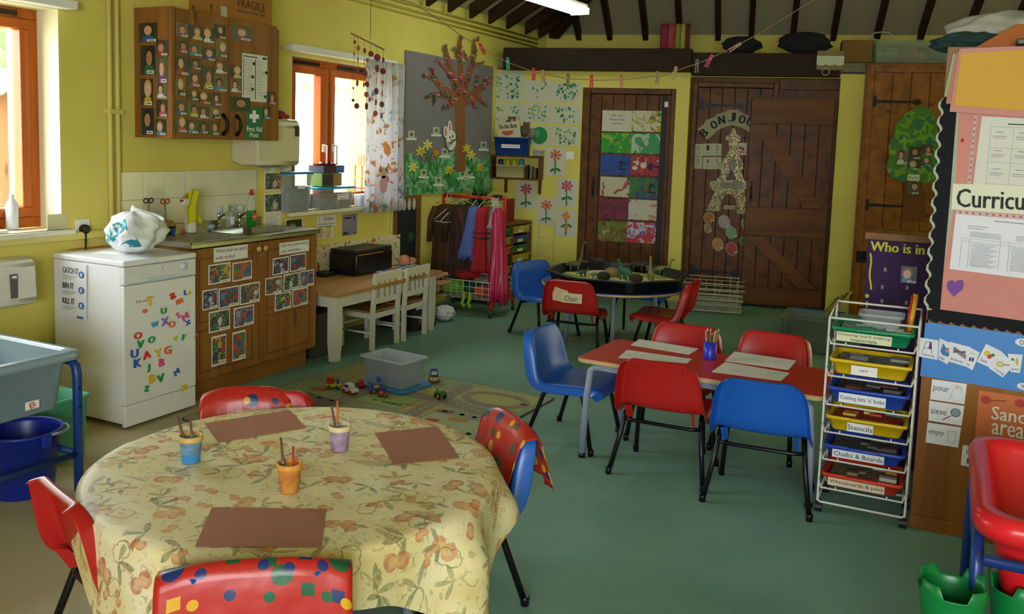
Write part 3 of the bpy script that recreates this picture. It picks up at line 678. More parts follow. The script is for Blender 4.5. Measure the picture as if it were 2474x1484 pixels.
def pot_(px,py,h,body,paint,label,brushes):
    c=PZ(px,py,ZC_); t=thing('paint_pot',label,'paint pot',c,group='paint pots on the round table')
    b=MB(); b.lathe([(.024,0),(.026,.003),(.0285,h*.35),(.029,h*.36)],(0,0,0),paint[0],24)
    b.lathe([(.029,h*.36),(.0315,h*.8)],(0,0,0),body,24,capb=False); b.lathe([(.034,h*.8),(.0355,h*.82),(.0355,h),(.030,h),(.028,h*.5)],(0,0,0),paint[2],24,capb=False); b.build('pot_body',parent=t)
    b=MB(); b.lathe([(.0295,h*.86),(.012,h*.87),(0.001,h*.88)],(0,0,0),paint[1],24,capb=False); b.build('paint',parent=t)
    for (dx,dy,lean,L,hm,lb) in brushes:
        b=MB(); a=V((dx,dy,.01)); d=V(lean).normalized(); b.tube([a,a+d*L*.45,a+d*L],[.0035,.0042,.003],hm,8); b.tube([a+d*L*.38,a+d*L*.55],.0048,mat('#7d8894',.4,metal=.6),8)
        tag(b.build('paint_brush',M=Matrix.Translation(c)),lb,'paint brush','brushes in the paint pots')
BP=glassy('smeared_blue','#4f86b8',.85,.3); OP=mat('#cf8d45',.5,var=.4,scale=40); PPm=mat('#a488b0',.5,var=.35,scale=40)
RIM=mat('#d8b060',.45,name='cream_pot_rim'); RIM2=mat('#e2cfa4',.45); RIM3=mat('#dc9a45',.45)
BRH=mat('#6a4434',.5)
RV=_R
def ln(k,z=1): return (RV.x*k,RV.y*k,z)
pot_(461,1116,.082,mat('#6d93b0',.4,var=.35,scale=45),(mat('#3f8fd0',.4),mat('#3f86c0',.3),RIM),'blue paint pot at the left of the tablecloth',
 [(-.008,-.004,ln(-.22),.13,BRH,'thin paint brush leaning left in the blue paint pot'),(.010,.006,ln(-.12),.14,BRH,'upright paint brush in the blue paint pot')])
pot_(820,1088,.082,mat('#a893b4',.4,var=.35,scale=45),(PPm,mat('#b8a0c0',.3),RIM2),'lilac paint pot at the back of the tablecloth',
 [(.0,-.008,ln(-.02),.15,mat('#c0622c',.5),'orange paint brush in the lilac paint pot'),(-.004,.004,ln(-.20),.13,BRH,'dark paint brush in the lilac paint pot')])
pot_(699,1187,.082,mat('#c8803c',.45,var=.4,scale=35),(mat('#cf8a42',.4,var=.5,scale=30),mat('#d8a04a',.3),RIM3),'orange paint pot in the middle of the tablecloth',
 [(-.012,-.002,ln(-.10),.14,BRH,'brown paint brush in the orange paint pot'),(.015,.0,ln(-.02),.12,mat('#b02a1c',.5),'red paint brush in the orange paint pot')])
# ================= SINK UNIT =================
KP=wood('kitchen_pine','#7a4c22','#9c6a34','z',5,.38); KPx=wood('kitchen_pine_rail','#7a4c22','#9c6a34','y',5,.38)
XF=-3.655; YU0,YU1=3.515,4.585; TOPZ=.894
su=thing('sink_cupboard','pine sink cupboard with two doors covered in captioned photos','cupboard',(WX,YU0,0)); O=V((WX,YU0,0)); ML=Matrix.Translation(-O)
b=MB(ML)
b.box((WX+.005,YU0,.11),(XF-.02,YU0+.018,TOPZ-.035),KP); b.box((WX+.005,YU1-.018,.11),(XF-.02,YU1,TOPZ-.035),KP); b.box((WX+.005,YU0,.11),(XF-.02,YU1,.13),KP); b.box((WX+.005,YU0,.13),(WX+.012,YU1,.8),KP)
b.build('body',parent=su)
b=MB(ML); b.box((WX+.005,YU0+.005,0),(XF-.055,YU1-.03,.11),KPx); b.build('plinth',parent=su)
ysp=FL.loc(628,720,XF-WX)[0]
FK=Fr((XF,0,0),(0,1,0),(1,0,0))
for (a,c,kx) in ((YU0+.002,ysp-.002,ysp-.03),(ysp+.002,YU1-.001,ysp+.028)):
    b=MB(ML); b.box((XF-.02,a,.115),(XF,c,TOPZ-.04),KP,bev=.003)
    for z0,z1 in ((.16,.40),(.44,.80)):   # routed panels
        for q in ((a+.06,z0,c-.06,z0+.006),(a+.06,z1-.006,c-.06,z1),(a+.06,z0,a+.066,z1),(c-.066,z0,c-.06,z1)): b.box((XF-.002,q[0],q[1]),(XF+.0006,q[2],q[3]),wood('kitchen_pine_dark','#55340f','#704a20','z',5,.5,False))
    d=b.build('door',parent=su)
    b=MB(ML); b.M=ML@Matrix.Translation((XF,kx,.815))@Matrix.Rotation(math.pi/2,4,'Y'); b.lathe([(.008,0),(.008,.008),(.017,.014),(.018,.022),(.012,.03),(.001,.032)],(0,0,0),mat('#d2a45c',.4),16); b.build('knob',parent=d)
# worktop
wt=thing('sink_worktop','stainless steel sink top with draining grooves on the pine cupboard','sink',(WX,YU0,TOPZ)); O=V((WX,YU0,TOPZ)); ML=Matrix.Translation(-O)
SS=mat('#a9a99a',.25,metal=.9,name='brushed_sink_steel')
bx0,bx1,by0,by1=-4.03,-3.73,4.00,4.36
b=MB(ML); Z0=TOPZ-.03
b.box((WX+.004,YU0-.01,Z0),(XF+.02,by0,TOPZ),SS); b.box((WX+.004,by1,Z0),(XF+.02,YU1+.012,TOPZ),SS); b.box((WX+.004,by0,Z0),(bx0,by1,TOPZ),SS); b.box((bx1,by0,Z0),(XF+.02,by1,TOPZ),SS)
b.box((WX+.004,YU0-.01,TOPZ),(WX+.02,YU1+.012,TOPZ+.045),SS)
b.tube([(XF+.018,YU0-.01,TOPZ-.004),(XF+.018,YU1+.012,TOPZ-.004)],.006,SS,8)
for k in range(9): b.box((-4.05+k*.042,YU0+.04,TOPZ+.0003),(-4.036+k*.042,by0-.05,TOPZ+.003),SS,bev=.0012)
for k in range(4): b.box((-3.98+k*.06,by1+.04,TOPZ+.0003),(-3.965+k*.06,YU1-.02,TOPZ+.003),SS,bev=.0012)
b.build('sink_top',parent=wt)
b=MB(ML); n=24
def rrp(x0,y0,x1,y1,r,z,k=6):
    P=[]
    for cx,cy,a0 in ((x1-r,y0+r,-90),(x1-r,y1-r,0),(x0+r,y1-r,90),(x0+r,y0+r,180)):
        for i in range(k+1): a=math.radians(a0+90*i/k); P.append((cx+r*math.cos(a),cy+r*math.sin(a),z))
    return P
R=[[b.v(p) for p in rrp(bx0+i,by0+i,bx1-i,by1-i,.05,z)] for i,z in ((-.008,TOPZ+.002),(.0,TOPZ-.001),(.012,TOPZ-.1),(.03,TOPZ-.14))]; b.m(SS)
for A,B in zip(R,R[1:]):
    for k in range(len(A)): b.f([A[k],A[(k+1)%len(A)],B[(k+1)%len(A)],B[k]],True)
b.f(R[-1]); b.build('basin',parent=wt)
def tap(px,py,lab):
    c=PZ(px,py,TOPZ+.001); t=thing('tap',lab,'tap',c,group=None)
    b=MB(); b.lathe([(.022,0),(.024,.006),(.013,.012),(.012,.055),(.016,.065),(.016,.085),(.011,.09)],(0,0,0),CHROME,16); b.tube([(0,0,.06),(.03,.01,.085),(.075,.02,.082),(.088,.023,.06)],[.011,.011,.010,.009],CHROME,10); b.build('spout',parent=t)
    b=MB(); b.lathe([(.012,.09),(.024,.10),(.026,.125),(.018,.135),(.001,.137)],(0,0,0),glassy('clear_acrylic','#dfe6e6',.6,.08),8); b.build('handle',parent=t)
tap(528,549,'left chrome tap with clear head at the sink'); tap(579,545,'right chrome tap with clear head at the sink')
# tiles
TILE=mat('#e2dfca',.18,name='white_tile'); b=MB(); z0=TOPZ+.047; z1=FL.loc(286,416)[1]; ty0,ty1=3.475,4.56
b.box((WX,ty0,z0),(WX+.006,ty1,z1),mat('#b0aa8c',.8))
for i in range(7):
    a=ty0+i*(ty1-ty0)/7
    for (c,d) in ((z0,z0+.155),(z0+.155,z1)): b.box((WX+.003,a+.0015,c+.0015),(WX+.010,a+(ty1-ty0)/7-.0015,d-.0015),TILE,bev=.001)
struct(b.build('trim_94'),'two rows of white wall tiles above the sink')
# ================= DISHWASHER =================
DX,DY0,DY1,DH=-3.585,3.022,3.492,.852
WP=mat('#e6e8ec',.25,name='white_enamel'); WP2=mat('#dcdfe6',.3,name='white_plastic')
dw=thing('dishwasher','white slim dishwasher covered with coloured letter magnets','dishwasher',(DX,DY0,0)); ML=Matrix.Translation((-DX,-DY0,0))
b=MB(ML); b.box((WX+.05,DY0+.004,.03),(DX-.03,DY1-.004,DH-.03),WP,bev=.004); b.build('body',parent=dw)
b=MB(ML); b.box((WX+.045,DY0,DH-.03),(DX+.0,DY1,DH),WP,bev=.008); b.build('top_plate',parent=dw)
b=MB(ML); b.box((DX-.03,DY0+.004,.125),(DX-.004,DY1-.004,DH-.125),WP,bev=.005); d=b.build('door',parent=dw)
b=MB(ML); b.box((DX-.03,DY0+.004,DH-.122),(DX-.0,DY1-.004,DH-.032),WP2,bev=.006)
FD=Fr((DX,0,0),(0,1,0),(1,0,0)); g=mat('#9aa4b8',.5)
b.box((DX+.0001,DY0+.02,DH-.115),(DX+.0008,DY1-.02,DH-.113),g); b.build('control_panel',parent=dw)
b=MB(ML); ym=(DY0+DY1)/2; P=[(DX-.001,ym-.11+.22*k/12,DH-.098-.022*math.sin(math.pi*k/12)) for k in range(13)]; b.prism(P,(.004,0,0),mat('#c3cfe6',.4)); b.build('door_grip',parent=dw)
b=MB(ML); b.M=ML@Matrix.Translation((DX,DY1-.10,DH-.062))@Matrix.Rotation(math.pi/2,4,'Y'); b.lathe([(.021,0),(.020,.012),(.016,.016),(.001,.017)],(0,0,0),WP2,20); b.build('dial',parent=dw)
b=MB(ML); b.box((DX-.028,DY0+.004,.015),(DX-.006,DY1-.004,.122),WP,bev=.005); b.build('kick_panel',parent=dw)
s=Sheet(FD,None,mat('#e6e8ec',.3),off=.0,th=.0004,xy=[(ym-.02,DH-.045),(ym+.03,DH-.045),(ym+.03,DH-.075),(ym-.02,DH-.075)])
s.ell(.5,.7,.16,.3,g).ell(.5,.7,.1,.2,WHITE).rect(.48,.55,.52,.85,g).text('INDESIT',.15,.05,.85,.25,g); s.build('maker_badge',parent=dw)
b=MB(ML); b.M=ML@FD.M(DY0+.035,DH-.09,.0006)
for k in range(3): b.text('Normal 65'+str(k),(.0+.05*k,.028-.01*k,.035+.05*k,.033-.01*k),g); 
b.build('panel_lettering',parent=dw)
# leaflet on the dishwasher side
FS=Fr((0,DY0,0),(1,0,0),(0,-1,0)); sx0=FS.loc(144,640)[0]; sz0=FS.loc(205,770)[1]
CB=mat('#3f6fb8',.6)
s=Sheet(FS,None,mat('#e4e7ee',.6),off=.0015,xy=[(FS.loc(146,640)[0],DH-.035),(FS.loc(210,652)[0],DH-.035),(FS.loc(210,775)[0],FS.loc(208,776)[1]),(FS.loc(146,640)[0],FS.loc(208,776)[1])])
for k,tx in enumerate(('CATCH IT','BIN IT','KILL IT')):
    v=.80-.27*k; s.text(tx,.10,v,.10+[.60,.42,.46][k],v+.10,INK,bold=.004); s.ell(.82,v+.0,.11,.062,CB)
    for j in range(3): s.rect(.10,v-.05-.025*j,.10+.55-.1*j,v-.042-.025*j,mat('#9aa0ab',.7))
    s.rect(.79,v-.03,.85,v+.03,WHITE)
s.rect(.66,.03,.9,.07,CB).build('leaflet','white CATCH IT BIN IT KILL IT leaflet on the dishwasher side','leaflet')
s=Sheet(FD,None,WHITE,off=-.0035,th=.0004,xy=[FD.loc(326,724,-.004),FD.loc(360,720,-.004),FD.loc(361,730,-.004),FD.loc(327,735,-.004)])
s.text('Dish wash',.05,.15,.95,.85,INK).build('word_label','small white word label on the dishwasher door','label')
# magnets
CM={'y':('yellow','#e6c020'),'r':('red','#d8322c'),'o':('orange','#e8642a'),'b':('blue','#2a62c4'),'g':('green','#1f9a4a'),'p':('purple','#8a6cc0'),'k':('pink','#e0508a'),'l':('light blue','#4aa0dc'),'m':('lime','#b4cf3a')}
MG=[('T',697,478,44,'y',0),('a',803,453,32,'r',.3),('m',835,478,24,'o',.2),('L',864,437,26,'b',0),('V',881,437,20,'y',3.14),('o',674,524,20,'o',0),('U',761,523,30,'g',0),('w',720,586,24,'l',.1),('X',768,572,38,'p',.1),('O',800,585,32,'o',0),('S',829,543,28,'k',.6),('M',862,550,34,'k',.5),('X',875,578,24,'b',.2),('O',642,638,34,'r',0),('V',653,678,38,'g',-.1),('O',705,657,32,'g',.1),('c',815,651,22,'m',1.6),('F',855,647,30,'g',-.2),('J',913,638,24,'k',2.2),('U',626,722,40,'b',0),('K',640,766,40,'b',0),('A',683,728,38,'r',.1),('Y',736,720,40,'y',.1),('G',780,706,40,'o',0),('B',752,763,38,'k',0),('J',691,790,38,'g',0),('B',707,838,42,'y',.1),('V',747,837,40,'g',.1),('M',822,808,28,'b',.5),('N',683,885,24,'g',1.5),('R',857,883,32,'y',-1.6)]
zones=lambda y:'near the top' if y<500 else 'in the upper middle' if y<610 else 'in the middle' if y<690 else 'in the lower middle' if y<790 else 'near the bottom'
for ch,x,y,h,c,r in MG:
    px,py=x/1.927,y/1.927+480; hh=h/1.927; xx,zz=FD.loc(px,py,-.002); h3=hh/2150*4.35; vs,fs=textgeo(ch)
    X=[p[0] for p in vs];Y=[p[1] for p in vs]; asp=(max(X)-min(X))/(max(Y)-min(Y)); w3=h3*asp*1.15
    b=MB(); b.text(ch,(-w3/2,-h3/2,w3/2,h3/2),mat(CM[c][1],.35),z=0,bold=h3*.06)
    o=b.build('letter_magnet',M=FD.M(xx,zz,-.0036)@Matrix.Rotation(r,4,'Z'),solid=.006,off=1)
    u_='triangle' if (ch=='V' and c=='y') else 'letter '+ch
    sd='left' if x<700 else 'right' if x>800 else 'centre'
    tag(o,'%s %s magnet %s %s of the dishwasher door'%(CM[c][0],u_,zones(y),'left' if sd=='left' else 'right' if sd=='right' else 'centre'),'magnet','alphabet magnets on the dishwasher')
# photos on the sink cupboard doors
def xy2(fr,tl,br,off=0):
    a=fr.loc(*tl,off); c=fr.loc(*br,off); return [(a[0],a[1]),(c[0],a[1]),(c[0],c[1]),(a[0],c[1])]
PB_=[['#2e4a78','#b83a34','#3f7a58','#c9a23c'],['#7a5a34','#2d5fa0','#3f8a5c','#c4563a'],['#2a2c34','#b8c0cc','#7a3a3a','#3a5a8a'],['#243f72','#4a86c0','#2a6a4a','#a83a3a'],['#5a4630','#c4c0b4','#3a4a6a','#8a5a3a'],['#1f4a48','#c8ccd0','#3a6a50','#54402c'],['#31323a','#9a9eb0','#b0506a','#3f6f9a']]
PMAT=[painted('activity_photo_%d'%i,p[0],p[1:],scale=22+4*i,thr=.53,rough=.35) for i,p in enumerate(PB_)]
def photo(fr,tl,br,i,lab,off=.001,group=None,cap=True,cat='photo'):
    s=Sheet(fr,None,WHITE,off=off,xy=xy2(fr,tl,br,off)); s.rect(.04,.06,.96,.94,PMAT[i%7])
    for k in range(3): s.ell(.2+.28*k+.06*rnd.random(),.35+.35*rnd.random(),.09+.05*rnd.random(),.12+.06*rnd.random(),mat(PB_[i%7][1+(k+i)%3],.4))
    if cap: s.rect(.5,.03,.96,.15,WHITE); s.rect(.54,.07,.9,.10,mat('#55555c',.7))
    return s.build('photo',lab,cat,group)
LP=[((503.4,640.9),(556.8,679.8)),((561.5,635.7),(608.7,673)),((488.8,703),(525,743.6)),((528,698),(577.6,737)),((579.7,688.6),(627,728)),((504.4,755),(555.3,794)),((564.6,745.7),(613,782.5)),((511,814.7),(546,877)),((561.5,804.3),(593,865))]
LN=['top row left','top row right','second row left','second row middle','second row right','third row left','third row right','bottom row left','bottom row right']
for i,((a,c),nm) in enumerate(zip(LP,LN)): photo(FK,a,c,i,'captioned paint activity photo, %s on the left sink cupboard door'%nm,group='activity photos on the left sink cupboard door')
RP=[((659,625),(697,659)),((700.6,616.5),(738.5,651)),((641,673),(680,706.8)),((685,664),(721,697)),((724,656.4),(757.7,688.6)),((664,711),(703,743.6)),((706.8,700.5),(743,734))]
RN=['top row left','top row right','middle row left','middle row centre','middle row right','bottom row left','bottom row right']
for i,((a,c),nm) in enumerate(zip(RP,RN)): photo(FK,a,c,i+2,'captioned messy play photo, %s on the right sink cupboard door'%nm,group='activity photos on the right sink cupboard door')
s=Sheet(FK,None,PAPER,xy=xy2(FK,(516,600),(597.8,622.7))); s.text('What shall we paint',.05,.56,.97,.88,INK).text('with today?',.05,.10,.62,.42,INK).build('paper_sign','white What shall we paint with today? sign on the left sink cupboard door','sign')
s=Sheet(FK,None,PAPER,xy=xy2(FK,(674.6,588),(746,606))); s.text('Our favourite messy',.05,.56,.97,.90,INK).text('play activities......',.05,.10,.85,.42,INK).build('paper_sign','white Our favourite messy play activities sign on the right sink cupboard door','sign')
# ================= WALL CABINET =================
CXF=-3.862; CY0,CY1,CZ0,CZ1=3.585,4.455,1.452,2.168
wc=thing('wall_cabinet','pine wall cabinet covered with small child photos','cabinet',(WX,CY0,CZ0)); O=V((WX,CY0,CZ0)); ML=Matrix.Translation(-O)
b=MB(ML); b.box((WX,CY0,CZ0),(CXF-.02,CY1,CZ1),KP,bev=.003); b.build('body',parent=wc)
FC=Fr((0,CY0,0),(1,0,0),(0,-1,0)); FF=Fr((CXF,0,0),(0,1,0),(1,0,0))
yd=FF.loc(553,200)[0]; ye=FF.loc(655,200)[0]
b=MB(ML); b.box((CXF-.02,CY0,CZ0),(CXF-.002,CY0+.03,CZ1),KP,bev=.004); b.box((CXF-.02,ye+.002,CZ0),(CXF-.004,CY1,CZ1-.02),KP,bev=.003); b.build('face_frame',parent=wc)
for a,c,hx in ((CY0+.032,yd-.002,FF.loc(538,300)[0]),(yd+.002,ye,FF.loc(571,300)[0])):
    b=MB(ML); npn=4; g=(c-a)/npn
    for k in range(npn): b.box((CXF-.02,a+k*g+.0005,CZ0+.004),(CXF,a+(k+1)*g-.0005,CZ1-.004),KP,bev=.002)
    d=b.build('door',parent=wc)
    b=MB(ML); zt=FF.loc(538,277)[1]; zb=FF.loc(538,326)[1]
    b.tube([(CXF+.002,hx,zt),(CXF+.03,hx,zt-.03),(CXF+.035,hx,(zt+zb)/2),(CXF+.03,hx,zb+.03),(CXF+.002,hx,zb)],[.012,.008,.010,.008,.012],IRON,8); b.build('handle',parent=d)
SK=['#d8a98c','#c89478','#e0b8a0','#b88468','#dcb49c']; HR=['#4a3020','#8a6438','#2a1c14','#c8a060','#6a4426']; SH=['#3a5a9a','#2f6a4a','#a83838','#7a4a8a','#c8b040','#d8d8dc','#2c2e3c','#b0506a','#4a86a0']; BGc=['#34402c','#2c3a2e','#4a4034','#59614a','#3a3a3c','#6a6a50','#283a3a']
def kid(fr,tl,br,lab,i,off=.0012,tagc=True,group=None,name='photo'):
    s=Sheet(fr,None,mat(BGc[i%7],.3,var=.4,scale=60),off=off,xy=xy2(fr,tl,br,off)); u=.5+.12*math.sin(i*2.1); v=.56+.06*math.cos(i*1.3)
    s.poly([(max(.05,u-.38),.02),(min(.95,u+.38),.02),(min(.9,u+.25),.30),(u,.38),(max(.1,u-.25),.30)],mat(SH[i%9],.35)); k=.20+.03*math.sin(i*3.3)
    s.ell(u,v+.06,k+.10,.33,mat(HR[(i*2)%5],.35)); s.ell(u,v-.01,k+.01,.25,mat(SK[(i*3)%5],.35)); 
    s.ell(u-.07,v+.02,.02,.02,INK,seg=6); s.ell(u+.07,v+.02,.02,.02,INK,seg=6); s.rect(u-.05,v-.10,u+.05,v-.085,mat('#a04a48',.4))
    if tagc: s.rect(.45,.03,.95,.15,WHITE); s.rect(.52,.07,.88,.11,mat('#44444a',.7))
    return s.build(name,lab,'photo',group)
q=lambda x,y:(x/4.121+320,y/4.121)
S1=[(66,232,248,418),(80,455,228,745),(238,400,358,555),(238,560,348,830),(82,785,205,1055),(240,835,345,980),(88,1075,215,1345),(238,995,350,1165),(232,1185,338,1350)]
SN=['at the top','below the top photo, left column','topmost of the right column','second of the right column','third down the left column','third of the right column','lowest of the left column','fourth of the right column','lowest of the right column']
def yfix(fr,x0,y0,x1,y1): return (x0,y0),(x1,y1)
for i,(r,nm) in enumerate(zip(S1,SN)): kid(FC,q(r[0],r[1]),q(r[2],r[3]),'child photo %s on the side of the wall cabinet'%nm,i,group='child photos on the cabinet side')
ROWS=[[(432,210,553,380),(560,235,697,410),(700,265,812,440),(815,230,928,395)],[(435,385,550,535),(560,410,693,570),(697,460,825,615),(830,400,940,580)],[(430,540,556,760),(565,565,680,700),(685,640,805,900),(818,590,940,745)],[(425,770,527,960),(548,705,670,870),(810,750,940,920)],[(425,985,540,1150),(548,875,655,1005),(665,910,775,1040),(782,915,880,1060)],[(548,1015,655,1170),(665,1050,760,1185),(768,1060,880,1185)],[(420,1155,540,1325),(545,1185,655,1335),(655,1195,750,1335),(758,1195,860,1350)]]
od=['first','second','third','fourth','fifth','sixth','seventh']; i=11
for r,row in enumerate(ROWS):
    for c,t in enumerate(row):
        i+=1; kid(FF,q(t[0],t[1]+8),q(t[2],t[3]-4),'child photo on the left cabinet door, %s row down, %s from left'%(od[r],od[c]),i,off=.0012+.0007*((r*3+c)%5),group='child photos on the left cabinet door')
R3=[((990,240,1182,415),'at the top of the right cabinet door'),((975,645,1085,785),'left of the first aid advice poster, upper'),((975,795,1080,925),'left of the first aid advice poster, lower'),((980,960,1172,1115),'of two children just above the First Aid Post sign'),((1338,912,1425,1042),'at the right edge of the cabinet beside the poster'),((1300,1058,1370,1188),'small, right of the First Aid Post sign')]
for j,(t,nm) in enumerate(R3): kid(FF,q(t[0],t[1]),q(t[2],t[3]),'child photo '+nm,j+3,off=.0012+.0006*j,tagc=j!=3,group='child photos on the right cabinet door')
s=Sheet(FF,None,mat('#dfe0d4',.6),off=.002,xy=xy2(FF,q(1088,525),q(1338,1022)))
s.rect(.05,.93,.6,.95,INK).rect(.8,.92,.97,.96,INK).rect(.05,.12,.07,.90,INK).rect(.50,.05,.525,.9,INK)
for k in range(14): s.rect(.11,.86-.055*k,.11+.28-.05*(k%3),.867-.055*k,mat('#8c8c88',.7)); s.rect(.56,.86-.055*k,.56+.30-.06*(k%4),.867-.055*k,mat('#8c8c88',.7))
for (u,v) in ((.40,.80),(.36,.52),(.36,.26),(.9,.64),(.86,.12)): s.ell(u,v,.05,.035,INK)
s.build('poster','white text poster with small figures on the right cabinet door','poster')
GRN=mat('#0f6b45',.4); s=Sheet(FF,None,GRN,off=.002,xy=xy2(FF,q(1122,1062),q(1294,1388)))
s.rect(.40,.52,.58,.90,WHITE).rect(.22,.64,.76,.78,WHITE).text('First Aid',.08,.24,.93,.40,WHITE,bold=.006).text('Post',.26,.06,.73,.20,WHITE,bold=.006).build('safety_sign','green First Aid Post sign with white cross on the right cabinet door','sign')
# cardboard box on the cabinet
CARD=mat('#a8722e',.8,var=.08,name='cardboard'); c0=PZ(533,39,CZ1+.002); c1=PZ(657,63,CZ1+.002); dd=(c1-c0).normalized(); pp=V((-dd.y,dd.x,0))
if pp.x>0: pp=-pp
bl=(c1-c0).length; bd=.27; M=Matrix(((dd.x,pp.x,0,c0.x),(dd.y,pp.y,0,c0.y),(0,0,1,c0.z),(0,0,0,1)))
cbx=thing('cardboard_box','brown cardboard box printed FRAGILE on top of the wall cabinet','box',M=M)
b=MB(); b.box((0,0,0),(bl,bd,.30),CARD,bev=.003); b.build('carton',parent=cbx)
DKI=mat('#5a3a20',.8)
b=MB(); b.M=Matrix(((1,0,0,0),(0,0,1,-.0015),(0,1,0,0),(0,0,0,1))); b.text('FRAGILE',(bl*.32,.075,bl*.85,.125),DKI,bold=.0015); b.text('HANDLE WITH CARE',(bl*.30,.045,bl*.87,.062),DKI,bold=.0006); b.build('printing',parent=cbx)
b=MB(); b.M=Matrix(((0,0,-1,-.0015),(-1,0,0,bd),(0,1,0,0),(0,0,0,1)))
for x in (.06,.2): b.poly([(x-.004,.02,0),(x+.004,.02,0),(x+.004,.055,0),(x-.004,.055,0)],DKI); b.poly([(x-.014,.055,0),(x+.014,.055,0),(x,.075,0)],DKI)
b.build('arrow_marks',parent=cbx)
b=MB(); b.box((.0,-.002,.0),(.05,-.0012,.06),glassy('clear_tape','#e8e0c8',.5,.1)); b.build('tape',parent=cbx)
# ================= CREAM PAPER TOWEL DISPENSER BESIDE CABINET =================
CRM=mat('#d9d2ae',.25,name='cream_plastic')
hx=-3.93; y0=4.335; y1=FL.loc(725,400,hx-WX)[0]; z0=FL.loc(725,400,hx-WX)[1]; z1=FL.loc(725,290,hx-WX)[1]
td=thing('towel_dispenser','cream paper towel dispenser between the wall cabinet and the sink window','dispenser',(WX,y0,z0)); ML=Matrix.Translation((-WX,-y0,-z0))
b=MB(ML); y0b=CY1+.012
pr=[(WX,z0+.02),(WX+.09,z0+.005),(hx-.01,z0),(hx,z0+.02),(hx+.004,z1-.05),(hx-.012,z1-.008),(hx-.03,z1),(WX,z1)]
b.prism([(x,y0,z) for x,z in pr],(0,y1-y0,0),CRM,bev=.01); b.build('case',parent=td)
b=MB(ML); b.box((hx+.003,y1-.06,z1-.11),(hx+.006,y1-.02,z1-.04),mat('#3c3a2c',.4)); b.build('viewing_slot',parent=td)
b=MB(ML); b.grid(lambda i,j:(WX+.10+.10*j+.01*math.sin(9*i),y0+.1+(y1-y0-.16)*i,z0-.004-.035*j*(.6+.4*math.sin(11*i))),16,5,mat('#d8d6cc',.8)); b.build('paper_towel',parent=td,solid=.001)
t=thing('soft_toy','crumpled pale and red soft toy on top of the cream dispenser','toy',(hx-.12,(y0+y1)/2+.06,z1))
b=MB(); b.ball((0,-.02,.045),.05,mat('#c9bfae',.9,bump=.5,scale=60),3,(1,1.2,.9),jit=.1); b.ball((.02,-.07,.08),.03,mat('#b5a894',.9),2,jit=.1); b.build('body',parent=t)
b=MB(); b.ball((.02,.05,.03),.038,mat('#a82c44',.8),3,(1,1.5,.75),jit=.15); b.ball((.03,.11,.02),.018,mat('#a82c44',.8),2,(1,1.6,.8)); b.build('clothing',parent=t)
# white hand towel dispenser near the camera
hx=-4.03; yb=FL.loc(90,690,hx-WX)[0]; zt=FL.loc(88,622,hx-WX)[1]; zb=FL.loc(90,735,hx-WX)[1]
td=thing('towel_dispenser','white paper towel dispenser low on the wall under the near window','dispenser',(WX,yb-.30,zb)); ML=Matrix.Translation((-WX,-(yb-.30),-zb))
b=MB(ML); pr=[(WX,zb+.03),(hx-.01,zb),(hx+.01,zb+.03),(hx,zt-.03),(hx-.03,zt),(WX,zt)]
b.prism([(x,yb-.30,z) for x,z in pr],(0,.30,0),mat('#dcdcd0',.3),bev=.012); b.build('case',parent=td)
b=MB(ML); y,z=FL.loc(31,690,hx-WX); b.box((hx+.0,y-.017,z-.062),(hx+.013,y+.017,z+.055),mat('#5a5a5e',.4)); b.box((hx+.013,y-.012,z+.035),(hx+.014,y+.012,z+.048),WHITE); b.build('viewing_slot',parent=td)
# socket with plug
y,z=FL.loc(197,549); sk=thing('wall_socket','white socket with a black plug beside the near window','socket',FL.W(y,z))
b=MB(); b.box((0,-.043,-.043),(.012,.043,.043),WHITE,bev=.003); b.build('face_plate',parent=sk)
b=MB(); b.lathe([(.024,0),(.026,.01),(.024,.032),(.018,.038)],(0,0,0),BLACK,18,capt=True); p=b.build('plug',parent=sk); p.matrix_local=Matrix.Translation((.012,-.002,-.008))@Matrix.Rotation(math.pi/2,4,'Y')
b=MB(); b.tube([(.03,-.002,-.03),(.034,-.002,-.07),(.03,0,-.11),(.028,.0,-.2)],[.008,.006,.004,.004],BLACK,8); b.build('cable',parent=sk)
